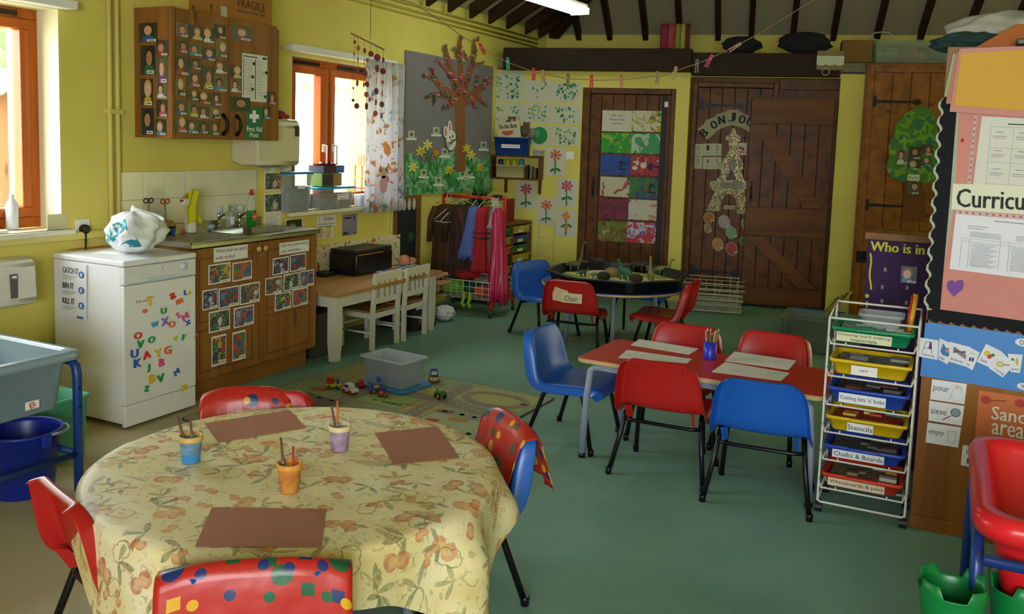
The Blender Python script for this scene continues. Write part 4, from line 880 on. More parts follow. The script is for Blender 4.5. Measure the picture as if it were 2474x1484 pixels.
# ================= CUT-OUT HELPER =================
def cut(name,fr,off,parts,th=.0012,parent=None,label=None,cat=None,group=None,cv=None):
    """flat cut-outs given by outlines read off the wall plane"""
    cv=cv or (lambda x,y:(x,y)); L=lambda p:V(fr.loc(*cv(*p),off)); allp=[]
    for p in parts:
        if p[0]=='e': allp.append(L((p[2],p[3])))
        else: allp+= [L(a) for a in p[2]]
    c=sum(allp,V((0,0)))/len(allp); b=MB(); z=0
    for i,p in enumerate(parts):
        z=.0004*i
        if p[0]=='e':
            o=L((p[2],p[3]))-c; ux=L((p[2]+p[4],p[3]))-c-o; uy=L((p[2],p[3]-p[5]))-c-o; r=p[6] if len(p)>6 else 0; P=[]
            for k in range(16):
                a=2*math.pi*k/16; x,y=math.cos(a),math.sin(a); X=x*ux.length; Y=y*uy.length; P.append((o.x+X*math.cos(r)-Y*math.sin(r),o.y+X*math.sin(r)+Y*math.cos(r),0))
            b.prism(P,(0,0,th+z),p[1])
        elif p[0]=='p': P=[L(a)-c for a in p[2]]; b.prism([(q_.x,q_.y,0) for q_ in P],(0,0,th+z),p[1])
        elif p[0]=='b':
            P=[L(a)-c for a in p[2]]; sc=(L((p[2][0][0]+10,p[2][0][1]))-L(p[2][0])).length/10; Lf=[];Rt=[]
            for k,a in enumerate(P):
                d=(P[min(k+1,len(P)-1)]-P[max(k-1,0)]).normalized(); nn=V((-d.y,d.x))*p[3][k]*sc/2; Lf.append((*(a+nn),0)); Rt.append((*(a-nn),0))
            b.prism(Lf+Rt[::-1],(0,0,th+z),p[1])
    M=fr.M(c.x,c.y,off)
    if parent: o=b.build(name,parent=parent); o.matrix_local=parent.matrix_world.inverted()@M
    else: o=b.build(name,M=M)
    if label and not parent: tag(o,label,cat,group)
    elif label: o['label']=label
    return o
# ================= GREY DISPLAY BOARD =================
q8=lambda x,y:(x/3.533+960,y/3.533+60)
bo=.022
a=FL.loc(982.6,121,bo); c=FL.loc(1192,162.5,bo); z0=FL.loc(981,470,bo)[1]
board=thing('display_board','grey display board with brown paper tree, rabbit and daffodils','display board',M=FL.M((a[0]+c[0])/2,(a[1]+z0)/2,0))
hw,hh=(c[0]-a[0])/2,(a[1]-z0)/2
b=MB(); b.box((-hw,-hh,0),(hw,hh,bo),mat('#7d7a80',.8,var=.06,name='grey_backing')); b.build('backing',parent=board)
GH=painted('green_painted_paper','#3f9a52',['#57b268','#2d7a44','#8ab89a'],scale=7,thr=.52)
hill=[(70,1450),(70,1110),(110,1085),(160,1150),(230,1180),(300,1170),(380,1100),(440,1090),(500,1080),(505,1250),(570,1250),(580,1130),(640,1110),(690,1140),(740,1165),(790,1110),(812,1105),(808,1420)]
cut('painted_hills',FL,bo,[('p',GH,hill)],parent=board,cv=q8)
TB=mat('#8d5a33',.85,name='brown_tree_paper'); PKB=mat('#b8505e',.8); PKL=mat('#d88a90',.8); GRB=mat('#3a7a5a',.8)
brs=[([(537,1255),(541,1000),(535,720),(545,590)],[80,70,80,120]),([(500,640),(400,560),(310,460),(215,420)],[60,38,24,9]),([(490,660),(440,690),(380,705)],[35,22,9]),([(480,640),(430,600),(330,590),(225,625)],[44,30,18,8]),([(520,600),(470,450),(440,400),(330,290)],[55,42,30,10]),([(470,440),(430,300),(405,170)],[44,34,20]),([(542,600),(540,450),(530,250),(537,90)],[66,48,34,12]),([(560,600),(590,480),(640,330),(690,100)],[60,44,30,12]),([(645,340),(652,120)],[20,9]),([(590,640),(650,600),(760,500),(812,450)],[56,40,24,9]),([(610,650),(700,620),(765,695)],[30,18,7]),([(640,660),(685,715)],[16,6]),([(310,460),(288,360)],[20,7]),([(640,600),(692,430)],[14,6]),([(740,520),(750,450)],[12,5]),([(330,590),(300,690)],[10,5]),([(540,300),(480,190)],[18,6]),([(600,300),(560,230)],[16,6]),([(640,340),(725,325)],[16,6])]
cut('paper_tree',FL,bo+.002,[('b',TB,p,w_) for p,w_ in brs],parent=board,cv=q8,th=.004)
bl=[]
for p,w_ in brs[1:]:
    for k in range(len(p)-1):
        for j in range(6):
            t_=rnd.random(); x=p[k][0]*(1-t_)+p[k+1][0]*t_+rnd.uniform(-15,15); y=p[k][1]*(1-t_)+p[k+1][1]*t_+rnd.uniform(-15,15); bl.append(('e',[PKB,PKL,PKB,GRB][rnd.randrange(4)],x,y,rnd.uniform(5,11),rnd.uniform(5,10)))
for i in range(0,len(bl),60): cut('blossom_scraps',FL,bo+.012,bl[i:i+60],parent=board,cv=q8,th=.002)['kind']='stuff'
RW=mat('#e4e2dc',.8)
cut('paper_rabbit',FL,bo+.012,[('e',RW,412,915,20,52,.15),('e',PKL,412,915,10,38,.15),('e',RW,447,875,19,58,.1),('e',PKL,447,875,9,42,.1),('e',RW,458,985,42,88,.12),('e',INK,447,960,6,10),('e',INK,470,952,6,10),('e',PKB,465,985,10,9)]+[('b',INK,[(468,1000),(x,y)],[3,2]) for x,y in ((405,1010),(408,1035),(420,1060),(505,955),(508,975))],parent=board,cv=q8)
YL=mat('#e2d23a',.7); YP=mat('#e6df7a',.7); OR=mat('#dd8a2e',.7); LG=mat('#3f7a3a',.8)
for x,y,r,pc,cc in ((195,1080,50,YL,OR),(255,1025,52,YP,YL),(325,1095,42,OR,OR),(130,1215,50,YP,YL),(440,1240,46,YL,OR),(590,1055,46,YL,YL),(625,1110,48,YP,YL),(705,1215,42,YL,OR)):
    ps=[('b',LG,[(x+5,y+20),(x+15,y+150)],[10,8]),('b',LG,[(x+15,y+150),(x+48,y+50)],[10,3]),('b',LG,[(x+12,y+150),(x-20,y+70)],[10,3])]
    for k in range(6): an=k*math.pi/3+x; ps.append(('p',pc,[(x,y),(x+r*.55*math.cos(an-.35),y+r*.55*math.sin(an-.35)),(x+r*math.cos(an),y+r*math.sin(an)),(x+r*.55*math.cos(an+.35),y+r*.55*math.sin(an+.35))]))
    ps.append(('e',cc,x+5,y+3,15,14)); cut('paper_daffodil',FL,bo+.003,ps,parent=board,cv=q8,th=.003)
for i,(x,y) in enumerate(((120,935),(332,903),(405,1085),(737,1028),(225,1262),(350,1328),(555,1272),(615,1262))):
    cut('mini_photo',FL,bo+.003,[('p',mat('#c8cbb8',.5),[(x-27,y-30),(x+25,y-30),(x+25,y+28),(x-27,y+28)]),('e',mat('#5d7a48',.6),x,y,16,18),('p',PAPER,[(x-44,y+30),(x+44,y+32),(x+42,y+50),(x-44,y+48)])],parent=board,cv=q8)
# ================= PAPERS UNDER THE WINDOW =================
def pr4(fr,tl,br,mt,name,label,cat,group=None,off=.001,deco=None):
    s=Sheet(fr,None,mt,off=off,xy=xy2(fr,tl,br,off))
    if deco: deco(s)
    return s.build(name,label,cat,group)
def dph(i):
    def f(s): s.rect(.06,.06,.94,.94,PMAT[i%7]); s.ell(.6,.35,.14,.2,mat('#c8b8a4',.5)).ell(.35,.6,.1,.2,mat('#44583c',.5))
    return f
pr4(FL,(638,416),(681,459),WHITE,'photo','outdoor photo beside the tiles, upper of two','photo',deco=dph(0))
pr4(FL,(638,468),(682,512),WHITE,'photo','outdoor photo beside the tiles, lower of two','photo',deco=dph(5))
def tl_(n,m=INK):
    def f(s):
        for k in range(n): s.rect(.08,.88-.8*k/n,.9-.1*(k%3),.88-.8*k/n+.03,m)
    return f
pr4(FL,(637,517),(679,545),PAPER,'notice','small typed notice below the outdoor photos at the sink','notice',deco=tl_(6,mat('#8a8a86',.7)))
pr4(FL,(689,531),(731,560),WHITE,'photo','dark framed photo under the left end of the sink window','photo',deco=lambda s:s.rect(.06,.05,.94,.95,mat('#2c3a2c',.5)).ell(.4,.4,.2,.3,mat('#8a9a8a',.5)))
pr4(FL,(765,524),(810,546),PAPER,'notice','handwritten 2 Children can play here notice under the window','notice',deco=lambda s:s.text('2',.08,.55,.18,.9,mat('#6a9a9a',.7)).text('Children',.36,.58,.9,.92,INK).text('can play here!',.05,.12,.95,.42,INK))
def kids(s):
    for u in (.2,.7):
        s.ell(u,.5,.2,.48,mat('#d8c23a',.7)).ell(u,.42,.15,.36,mat('#e2c8b0',.7)).ell(u-.05,.5,.02,.03,INK).ell(u+.05,.5,.02,.03,INK).ell(u,.25,.06,.05,mat('#c85a6a',.7))
pr4(FL,(768,549),(804,574),PAPER,'drawing','drawing of two blonde children under the play here notice','drawing',deco=kids)
pr4(FL,(827,519),(862,566),mat('#8d8aa0',.5),'poster','mauve grey play area poster under the sink window','poster',deco=lambda s:s.rect(.15,.78,.6,.86,INK).rect(.76,.72,.82,.92,INK).rect(.05,.06,.3,.16,INK).rect(.35,.05,.42,.18,INK).poly([(.7,.08),(.8,.14),(.9,.08)],INK))
cs=FL.loc(967,566,.03); ce=FL.loc(770,592,.03)
CR=painted('fruit_print_cloth','#ddd9b8',[('#b83a30',.62),('#c89a3a',.66),('#3a7a4a',.62)],scale=13)
s=Sheet(FL,None,CR,off=.001,th=.03,xy=[(4.60,cs[1]),(cs[0],cs[1]),(cs[0],.42),(4.60,.42)]); s.build('covered_board','cream fruit printed cloth board on the wall behind the printer','board')
# blackboard
b0=FL.loc(958,476,.03); b1=FL.loc(1019,476,.03); BZ=.30
s=Sheet(FL,None,wood('blackboard_frame','#6b4a24','#8a6434','z',6,.5,False),off=.001,th=.025,xy=[(b0[0],b0[1]),(b1[0],b0[1]),(b1[0],BZ),(b0[0],BZ)])
s.rect(.06,.04,.80,.95,mat('#1c2226',.6))
for k in range(4): s.ell(.13+.19*k,.90,.08,.075,mat(['#8ab0c8','#c8a88a','#9ab8c0','#d0a888'][k],.6)).ell(.13+.19*k,.905,.045,.045,mat('#d8c8b4',.6))
s.ell(.6,.5,.12,.06,mat('#1f5a34',.7)); s.build('blackboard','wooden framed blackboard with oval animal pictures below the grey board','blackboard')
b=MB(); yy=FL.loc(944,520,.0)[0]; b.tube([(WX+.012,yy,.95),(WX+.012,yy,.40)],.007,mat('#d8cc7a',.6),6); struct(b.build('trim_95'),'thin cream cable down the wall beside the blackboard')
# ================= CURTAINS, RAILS =================
CUR=painted('childrens_curtain','#dfe0e4',[('#d0a06a',.62),('#8aa8c8',.64),('#c88a90',.65),('#8ab08a',.66)],scale=9,det=4)
ya=FL.loc(884,300,.12)[0]; yb=FL.loc(976,300,.12)[0]; zt=FL.loc(940,150,.12)[1]; zb=FL.loc(940,510,.12)[1]
_n=CUR.node_tree; _p=_n.nodes['Principled BSDF']; _tl=_n.nodes.new('ShaderNodeBsdfTranslucent'); _mx=_n.nodes.new('ShaderNodeMixShader'); _mx.inputs[0].default_value=.5
_n.links.new(_p.inputs['Base Color'].links[0].from_socket,_tl.inputs[0]); _n.links.new(_p.outputs[0],_mx.inputs[1]); _n.links.new(_tl.outputs[0],_mx.inputs[2]); _n.links.new(_mx.outputs[0],_n.nodes['Material Output'].inputs[0])
b=MB(); b.grid(lambda i,j:(.11+.030*math.sin(i*34)*(.5+.5*j)+.01*math.sin(i*61+j*3),(yb-ya)*(i-.02*j*math.sin(i*3)),(zb-zt)*j),70,14,CUR)
cu=tag(b.build('curtain',M=Matrix.Translation((WX,ya,zt)),solid=.0015),'pale printed curtain with a small girl drawing at the right of the sink window','curtain')
b=MB(); b.M=Matrix(((0,0,1,.155),(1,0,0,0),(0,1,0,0),(0,0,0,1))); gx,gz=.20,zb-zt+.20; SKn=mat('#d8b8a0',.8); 
for e in ((gx,gz+.02,.055,.07,'#d8a8b8'),(gx,gz+.11,.045,.045,'#d8b8a0'),(gx-.045,gz+.14,.02,.025,'#c89a5a'),(gx+.045,gz+.14,.02,.025,'#c89a5a')): b.poly([(e[0]+e[2]*math.cos(k*.524),e[1]+e[3]*math.sin(k*.524),0) for k in range(12)],mat(e[4],.8))
b.build('girl_motif',parent=cu)
def rail(y0,y1,z,nm):
    t=thing('curtain_rail',nm,'rail',(WX,y0,z)); b=MB(); b.box((.0,0,0),(.09,y1-y0,.045),WHITE,bev=.006); b.build('track',parent=t)
y0,z=FL.loc(712,114,.09); rail(y0,FL.loc(960,150,.09)[0],z-.02,'white curtain rail above the sink window')
y1,z=FL.loc(190,14,.09); rail(1.55,y1,z-.02,'white curtain rail above the near window')
# ================= SILL OF THE SINK WINDOW =================
SZ=.951
def tub(label,x0,x1,y0,y1,z,h,body,lid=None,name='storage_box',lip=.008,deco=None,taper=.012,cat='box',group=None,open_=False,M=None,hollow=True):
    t=thing(name,label,cat,((x0+x1)/2,(y0+y1)/2,z),group=group,M=M); w,d=(x1-x0)/2,(y1-y0)/2; b=MB().m(body)
    def ring(i,zz,r=.02): return [b.v(p) for p in rrp(-w+i,-d+i,w-i,d-i,r,zz,3)]
    R=[ring(taper,0),ring(taper*.8,.004),ring(0,h-.012),ring(-lip,h-.012),ring(-lip,h),ring(.002,h)]
    if hollow: R+=[ring(taper*.6+.004,h*.4),ring(taper+.004,.006)]
    for A,B in zip(R,R[1:]):
        for k in range(len(A)): b.f([A[k],A[(k+1)%len(A)],B[(k+1)%len(A)],B[k]],True)
    b.f(R[0][::-1]); b.f(R[-1]); b.build('body',parent=t)
    if lid:
        b=MB(); b.prism(rrp(-w-.012,-d-.012,w+.012,d+.012,.02,h+.001,3),(0,0,.016),lid,bev=.004); b.build('lid',parent=t)
    if deco: deco(t,w,d,h)
    return t
CLR=glassy('clear_polypropylene','#d4dade',.34,.25); CLR2=glassy('milky_polypropylene','#c4d0dc',.55,.3); BLID=mat('#2a86c8',.4); BLID2=mat('#2f9cc0',.4)
y0=FL.loc(705,500,.10)[0]; y1=FL.loc(771,500,.10)[0]; zt=FL.loc(740,415,.10)[1]
def dk(t,w,d,h):
    b=MB(); b.box((-w+.03,-d+.03,.008),(w-.03,d-.02,h*.66),mat('#3f5a50',.8,var=.4,scale=20)); b.build('contents',parent=t)
    b=MB(); b.box((w+.001,-.03,h*.62),(w+.0022,.05,h*.70),PAPER); b.build('name_label',parent=t)
tub('tall clear storage box with blue lid at the left of the sink window sill',WX-.11,WX+.06,y0,y1-.02,SZ,zt-SZ-.02,CLR,BLID,deco=dk)
y2=FL.loc(783,480,.09)[0]; y3=FL.loc(868,480,.09)[0]; zt2=FL.loc(820,452,.09)[1]
def dk2(t,w,d,h):
    b=MB(); b.box((-w+.03,-d+.03,.008),(w-.03,d-.03,h*.35),mat('#6a5a44',.8,var=.5,scale=30)); b.ball((w-.05,.04,.05),.03,mat('#c8c02c',.6),2); b.build('contents',parent=t)
    b=MB(); b.box((w+.001,-.01,h*.45),(w+.0022,.13,h*.75),PAPER); b.build('name_label',parent=t)
    b=MB(); b.M=Matrix(((0,0,1,w+.0028),(1,0,0,0),(0,1,0,0),(0,0,0,1))); b.text('Small play whiteboards',(0,h*.62,.12,h*.70),INK); b.text('babies',(.03,h*.48,.09,h*.56),INK); b.build('lettering',parent=t)
t2=tub('low clear storage box with turquoise lid in the middle of the sink window sill',WX-.11,WX+.05,y2,y3,SZ,zt2-SZ-.018,CLR,BLID2,deco=dk2)
z=zt2+.004
def gbox(label,x0,x1,y0,y1,z,h,cols,group=None,name='game_box'):
    t=thing(name,label,'box',(x0,y0,z),group=group); b=MB(); b.box((0,0,0),(x1-x0,y1-y0,h),mat(cols[0],.5),bev=.002); b.build('carton',parent=t)
    b=MB(); b.box((x1-x0+.0005,.01,.006),(x1-x0+.0012,(y1-y0)*.55,h-.006),mat(cols[1],.5,var=.4,scale=40)); b.box((x1-x0+.0005,(y1-y0)*.58,.006),(x1-x0+.0012,y1-y0-.01,h-.006),mat(cols[2],.5)); b.build('printed_front',parent=t); return t
ya=FL.loc(778,430,.03)[0]; yb=FL.loc(832,430,.03)[0]
gbox('green and brown picture game box stacked on the turquoise lid',WX-.11,WX+.03,ya,yb-.03,z,.095,('#6a8a4a','#3a3224','#a87a3a'),'game boxes on the sill')
gbox('dark and blue game box, topmost of the two on the turquoise lid',WX-.11,WX+.03,ya+.02,yb,z+.097,.055,('#2a3a6a','#44222a','#2a6a9a'),'game boxes on the sill')
t=thing('tray','red tray holding small white and black bits above the game boxes','tray',(WX-.04,(ya+yb)/2-.01,z+.154))
b=MB(); b.lathe([(.06,0),(.085,.012),(.088,.012)],(0,0,0),mat('#d02c3a',.4),20,sy=1.5); b.build('dish',parent=t,solid=.002)
b=MB(); 
for k in range(5): b.box((-.02+.01*k,-.05+.02*k,.010),(.0+.01*k,-.035+.02*k,.022),(INK if k%2 else WHITE))
b.build('bits',parent=t)['kind']='stuff'
# toy house / rack beyond boxes
t=thing('toy_garage','orange and red toy garage at the right of the sink window sill','toy',(WX-.06,FL.loc(885,480,.0)[0],SZ))
TOO=mat('#e0782c',.4); TOR=mat('#cc2430',.4)
b=MB(); b.box((-.05,-.035,0),(.08,.075,.055),TOR,bev=.004); b.build('base',parent=t)
for zz in (.13,.22,.31):
    b=MB(); b.box((-.05,-.03,zz),(.08,.08,zz+.012),TOO if zz>.14 else TOR,bev=.002); b.build('floor_plate',parent=t)
for (x,y) in ((-.04,-.02),(.07,-.02),(-.04,.07),(.07,.07)):
    b=MB(); b.box((x-.006,y-.006,.055),(x+.006,y+.006,.31),TOO); b.build('post',parent=t)
for k in range(4):
    b=MB(); b.box((-.02+.01*k,-.02+.024*k,.323),(-.01+.01*k,-.005+.024*k,.40+.01*(k%2)),mat('#e2c9a8',.6)); b.build('railing_post',parent=t)
gbox('white carton with red and blue print at the far right of the sink window sill',WX-.02,WX+.04,FL.loc(868,500,.04)[0]+.01,FL.loc(905,500,.04)[0],SZ,.095,('#dcdce4','#b8b8c8','#a83a3a'))
# ================= MOBILE =================
FMo=Fr((-3.72,0,0),(0,1,0),(1,0,0)); qm=lambda x,y:FMo.loc(x/2.394+600,y/2.394)
DM=mat('#7a2340',.5); DP=mat('#b84a6a',.5); x0,z0=qm(705,225)
mo=thing('hanging_mobile','hanging mobile of maroon and pink discs on a stick before the sink window','mobile',M=FMo.M(x0,z0,0))
def ml(p): return V((p[0]-x0,p[1]-z0,0))
STR=mat('#8a6a3a',.8)
b=MB(); zc=2.92-z0; b.tube([(0,0,0),(.004,.06,0),(-.003,.12,.002),(.002,.2,0),(0,zc,0)],.0022,STR,6); b.build('cord',parent=mo)
b=MB(); b.tube([ml(qm(594,193)),ml(qm(786,288))],.005,mat('#7a5434',.6),8); b.build('stick',parent=mo)
cols_=[[(615,243,8),(612,312,7),(610,448,8),(607,510,6),(606,580,7)],[(636,278,12),(634,345,11),(632,413,12),(630,480,15),(627,613,13)],[(673,293,12),(670,360,11),(676,425,15),(668,490,12),(683,547,13),(683,615,16)],[(709,312,13),(688,348,10),(704,440,9),(686,487,13),(701,575,12)],[(746,333,17),(745,397,17),(741,463,15),(740,528,15),(738,592,14),(735,656,13)],[(780,347,12),(778,412,15),(776,476,10),(774,540,15),(772,604,14),(771,669,14)]]
i=0
for cl in cols_:
    xm=sum(c_[0] for c_ in cl)/len(cl); ytop=193+(xm-594)*.495
    b=MB(); P=[ml(qm(cl[0][0]-2,ytop))]+[ml(qm(c_[0],c_[1])) for c_ in cl]; b.tube(P,.0012,STR,5); b.build('string',parent=mo)
    for c_ in cl:
        i+=1; p=ml(qm(c_[0],c_[1])); r=c_[2]/2.394*.0037; b=MB(); b.prism([(r*math.cos(k*math.pi/8),r*math.sin(k*math.pi/8),-.002) for k in range(16)],(0,0,.004),DM if (i*7)%3 else DP)
        o=b.build('disc',parent=mo); o.matrix_local=Matrix.Translation(p)@Matrix.Rotation((i*1.7)%1.2-.6,4,'Y')
# ================= THINGS ROUND THE SINK =================
def loc_on(px,py,x,z): p=PX(px,py,x); return V((x,p.y,z))
sp=loc_on(459,548,-4.02,TOPZ+.0035)
t=thing('spray_bottle','white spray bottle draped with a yellow cloth at the back of the sink','bottle',sp)
b=MB(); b.lathe([(.036,0),(.038,.01),(.036,.07),(.026,.13),(.014,.155),(.013,.17)],(0,0,0),mat('#dcdccb',.35),20); b.build('bottle_body',parent=t)
b=MB(); b.box((-.012,-.055,.170),(.012,.02,.20),WHITE,bev=.004); b.box((-.008,-.07,.185),(.008,-.055,.198),mat('#c8302a',.4)); b.box((-.006,.0,.135),(.006,.012,.172),mat('#c8302a',.4)); b.build('spray_head',parent=t)
b=MB(); YC=mat('#c8c414',.8,bump=.3,scale=40,name='yellow_cloth')
b.grid(lambda i,j:(.045+.012*math.sin(i*9+j*4),-.055+.085*i-.02*j*math.sin(j*5)+ (.0 if j<.5 else -.02*(1-i)),.24-.19*j+.02*math.sin(i*3)),14,16,YC)
b.grid(lambda i,j:(-.02+.065*j,-.045+.07*i,.205+.035*math.sin(1.57*j)+.004*math.sin(i*20)),12,5,YC)
tag(b.build('cleaning_cloth',M=Matrix.Translation(sp),solid=.002),'yellow cleaning cloth hung over the white spray bottle','cloth')
c=loc_on(607,545,-4.04,TOPZ+.0035)
t=thing('washing_up_bottle','green washing up liquid bottle with red cap at the right of the sink','bottle',c)
b=MB(); GLQ=glassy('green_liquid','#128a2c',.85,.1); b.lathe([(.034,0),(.038,.01),(.036,.10)],(0,0,0),GLQ,20,sx=.65); b.build('liquid',parent=t)
b=MB(); b.lathe([(.0365,.10),(.038,.13),(.032,.165),(.018,.195),(.012,.20)],(0,0,0),glassy('clear_bottle','#d8e0d4',.35,.1),20,sx=.65,capb=False); b.build('shoulder',parent=t)
b=MB(); b.lathe([(.014,.2),(.014,.215),(.009,.222),(.009,.235)],(0,0,0),mat('#c4242c',.4),14,capt=True); b.build('cap',parent=t)
b=MB(); b.M=Matrix(((0,0,1,.027),(1,0,0,0),(0,1,0,0),(0,0,0,1))); b.poly([(.024*math.cos(k*.52),.06+.028*math.sin(k*.52),0) for k in range(12)],mat('#d8542a',.5)); b.text('Fairy',(-.018,.052,.018,.070),WHITE,z=.0008); b.build('bottle_label',parent=t)
c=loc_on(555,545,-4.06,TOPZ+.0035); t=thing('soap_dispenser','clear hand soap pump bottle standing between the two taps','dispenser',c)
b=MB(); b.lathe([(.030,0),(.031,.09),(.014,.105)],(0,0,0),glassy('soap_bottle','#b8c4bc',.6,.2),16,sx=.7,capt=True); b.build('bottle_body',parent=t)
b=MB(); b.tube([(0,0,.105),(0,0,.135)],.006,mat('#5a9aa8',.4),8); b.tube([(0,0,.135),(.03,-.012,.133)],.007,mat('#5a9aa8',.4),8); b.build('pump',parent=t)
b=MB(); b.box((.0215,-.018,.02),(.0225,.018,.07),PAPER); b.build('bottle_label',parent=t)
c=loc_on(510,549,-4.03,TOPZ+.0035); b=MB(); b.ball((0,0,.02),.022,mat('#8fb0c0',.9,bump=.5,scale=60),3,(.8,1.3,.8),jit=.2); tag(b.build('sponge',M=Matrix.Translation(c)),'pale blue crumpled dish cloth left of the taps','cloth')
# tub with lid, blue and red things
c=PZ(418,566,TOPZ+.0035); t=thing('food_tub','brown round tub with a beige lid on the draining board','tub',c+V((-.06,0,0)))
b=MB(); b.lathe([(.05,0),(.055,.01),(.057,.045)],(0,0,0),mat('#2c2224',.4),24); b.build('tub_body',parent=t)
b=MB(); b.lathe([(.060,.045),(.061,.055),(.045,.060),(.043,.075),(.001,.077)],(0,0,0),mat('#b89a78',.5),24); b.build('lid',parent=t)
t=thing('toy_cup','small blue cup beside the brown tub on the draining board','cup',c+V((.035,-.035,0))); b=MB(); b.lathe([(.012,0),(.015,.035)],(0,0,0),mat('#2a5ad0',.4),14,capt=True); b.build('cup_body',parent=t)
b=MB(); b.ball((0,0,.012),.012,mat('#d8482a',.5),2); tag(b.build('toy_ball',M=Matrix.Translation(c+V((.03,.045,0)))),'small orange red ball right of the brown tub','ball')
c=loc_on(323,500,-4.06,TOPZ+.0035); t=thing('paint_bottle','red round jar with white lid and dark side handles behind the carrier bag','jar',c)
b=MB(); b.lathe([(.036,0),(.040,.02),(.040,.11),(.030,.128)],(0,0,0),mat('#d8422a',.4),20); b.build('jar_body',parent=t)
b=MB(); b.lathe([(.026,.128),(.028,.132),(.028,.155),(.001,.157)],(0,0,0),WHITE,20); b.build('lid',parent=t)
for s in (-1,1):
    b=MB(); b.tube([(0,s*.038,.05),(0,s*.055,.07),(0,s*.055,.115),(0,s*.04,.13),(0,s*.032,.12)],.004,BLACK,6); b.build('handle',parent=t)
def scissors(px,py,col,nm):
    y,z=FL.loc(px,py,.025); t=thing('scissors',nm,'scissors',M=FL.M(y,z,.014),group=None)
    for s in (-1,1):
        b=MB(); b.tube([(s*.018+.016*math.cos(a*.785),.0+.014*math.sin(a*.785),0) for a in range(8)],.0035,mat(col,.4),6,closed=True); b.build('finger_ring',parent=t)
        b=MB(); b.prism([(s*.008,-.014,0),(s*.003,-.014,0),(-s*.006,-.085,0)],(0,0,.0015),STEEL); b.build('blade',parent=t)
scissors(362,485,'#20202a','black handled scissors hanging on the tiles behind the bag'); scissors(402,487,'#b83a2a','red handled scissors hanging on the tiles right of the bag')
# carrier bag and papers on the dishwasher
def crumple(cn,R,mt,seed=0):
    b=MB().m(mt)
    def fn(i,j):
        a=2*math.pi*i; e=math.pi*(j*.94+.03); w_=1+.10*math.sin(3*a+2*e+seed)+.07*math.sin(7*a-3*e)+.05*math.sin(11*e+2*a)+.03*math.sin(17*a+9*e)
        p=V((R[0]*math.sin(e)*math.cos(a)*w_,R[1]*math.sin(e)*math.sin(a)*w_,R[2]*(1-math.cos(e))*.5*(1+.08*math.sin(5*a)*math.sin(e)))); return p
    b.grid(fn,56,26,cu=True); return b
BAG=glassy('thin_white_polythene','#f0f3f6',.88,.25)
bgc=V((-3.79,3.27,DH+.004)); bag=thing('carrier_bag','crumpled white and turquoise carrier bag on the dishwasher','bag',bgc)
from mathutils.bvhtree import BVHTree
_b=crumple(0,(.135,.15,.215),BAG,1.2); BV=BVHTree.FromBMesh(_b.bm); _b.build('bag_body',parent=bag)
def stick(bm):
    for f in list(bm.faces):
        pass
    bmesh.ops.triangulate(bm,faces=bm.faces[:]); bmesh.ops.subdivide_edges(bm,edges=[e for e in bm.edges if e.calc_length()>.008],cuts=2,use_grid_fill=False); bmesh.ops.triangulate(bm,faces=bm.faces[:])
    d=V((-.42,.80,-.28)).normalized()
    for v in bm.verts:
        lay_=(v.co-V((0,0,.1))).length
        h=BV.ray_cast(v.co-d*.5,d)
        if h[0]: v.co=h[0]-d*.003
        else: v.tag=True
    bmesh.ops.delete(bm,geom=[v for v in bm.verts if v.tag],context='VERTS')
b=MB(); TQ=mat('#12a0b0',.4); b.M=Matrix.Translation((.02,-.135,.10))@Matrix.Rotation(math.radians(38),4,'Z')@Matrix.Rotation(math.radians(68),4,'X')@Matrix.Rotation(.45,4,'Z')
b.text('ALDI',(-.075,-.01,.075,.055),TQ,bold=.004); stick(b.bm); b.build('print',parent=bag)
b=MB(); b.M=Matrix.Translation((.075,-.115,.05))@Matrix.Rotation(math.radians(38),4,'Z')@Matrix.Rotation(math.radians(80),4,'X')@Matrix.Rotation(.35,4,'Z'); b.poly([(-.08,-.02,-.001),(.06,-.02,-.001),(.06,.02,-.001),(-.08,.02,-.001)],mat('#15788c',.4)); b.text('and C',(-.02,-.01,.05,.012),WHITE,z=.002); stick(b.bm); b.build('print_band',parent=bag)
b=MB(); b.grid(lambda i,j:(-.02+.10*math.cos(3*i)*(1-.3*j),.10+.05*j+.03*math.sin(5*i),.13+.08*i+.03*math.sin(6*j)),12,8,BAG); b.build('handle_loop',parent=bag)
def flat(name,pts,z,mt,label,cat,th=.0015,group=None):
    P=[PZ(x,y,z) for x,y in pts]; c=sum(P,V())/len(P); b=MB(); b.prism([p-c for p in P[::-1]],(0,0,th),mt); return tag(b.build(name,M=Matrix.Translation(V((c.x,c.y,z)))),label,cat,group)
flat('envelope',[(140,604),(205,587),(262,596),(170,603)],DH+.001,mat('#d8692c',.6),'orange paper folder on the back left corner of the dishwasher','folder')
flat('paper_sheet',[(225,612),(262,600),(345,606),(300,617)],DH+.001,PAPER,'white paper lying on the dishwasher in front of the bag','paper')
c=PZ(310,590,DH+.002); b=MB()
for k in range(9): b.tube([(.0+.02*math.cos(k+a*.7)*(1+.2*k%2),-.03+.01*k+.018*math.sin(a*.9+k),.010+.008*(k%4)+.012*math.sin(a*.7)) for a in range(9)],.003,mat('#b8b09a',.5,metal=.3),5)
o=tag(b.build('string_bundle',M=Matrix.Translation(c+V((.02,-.02,0)))),'tangled bundle of grey string beside the carrier bag','string',kind='stuff')
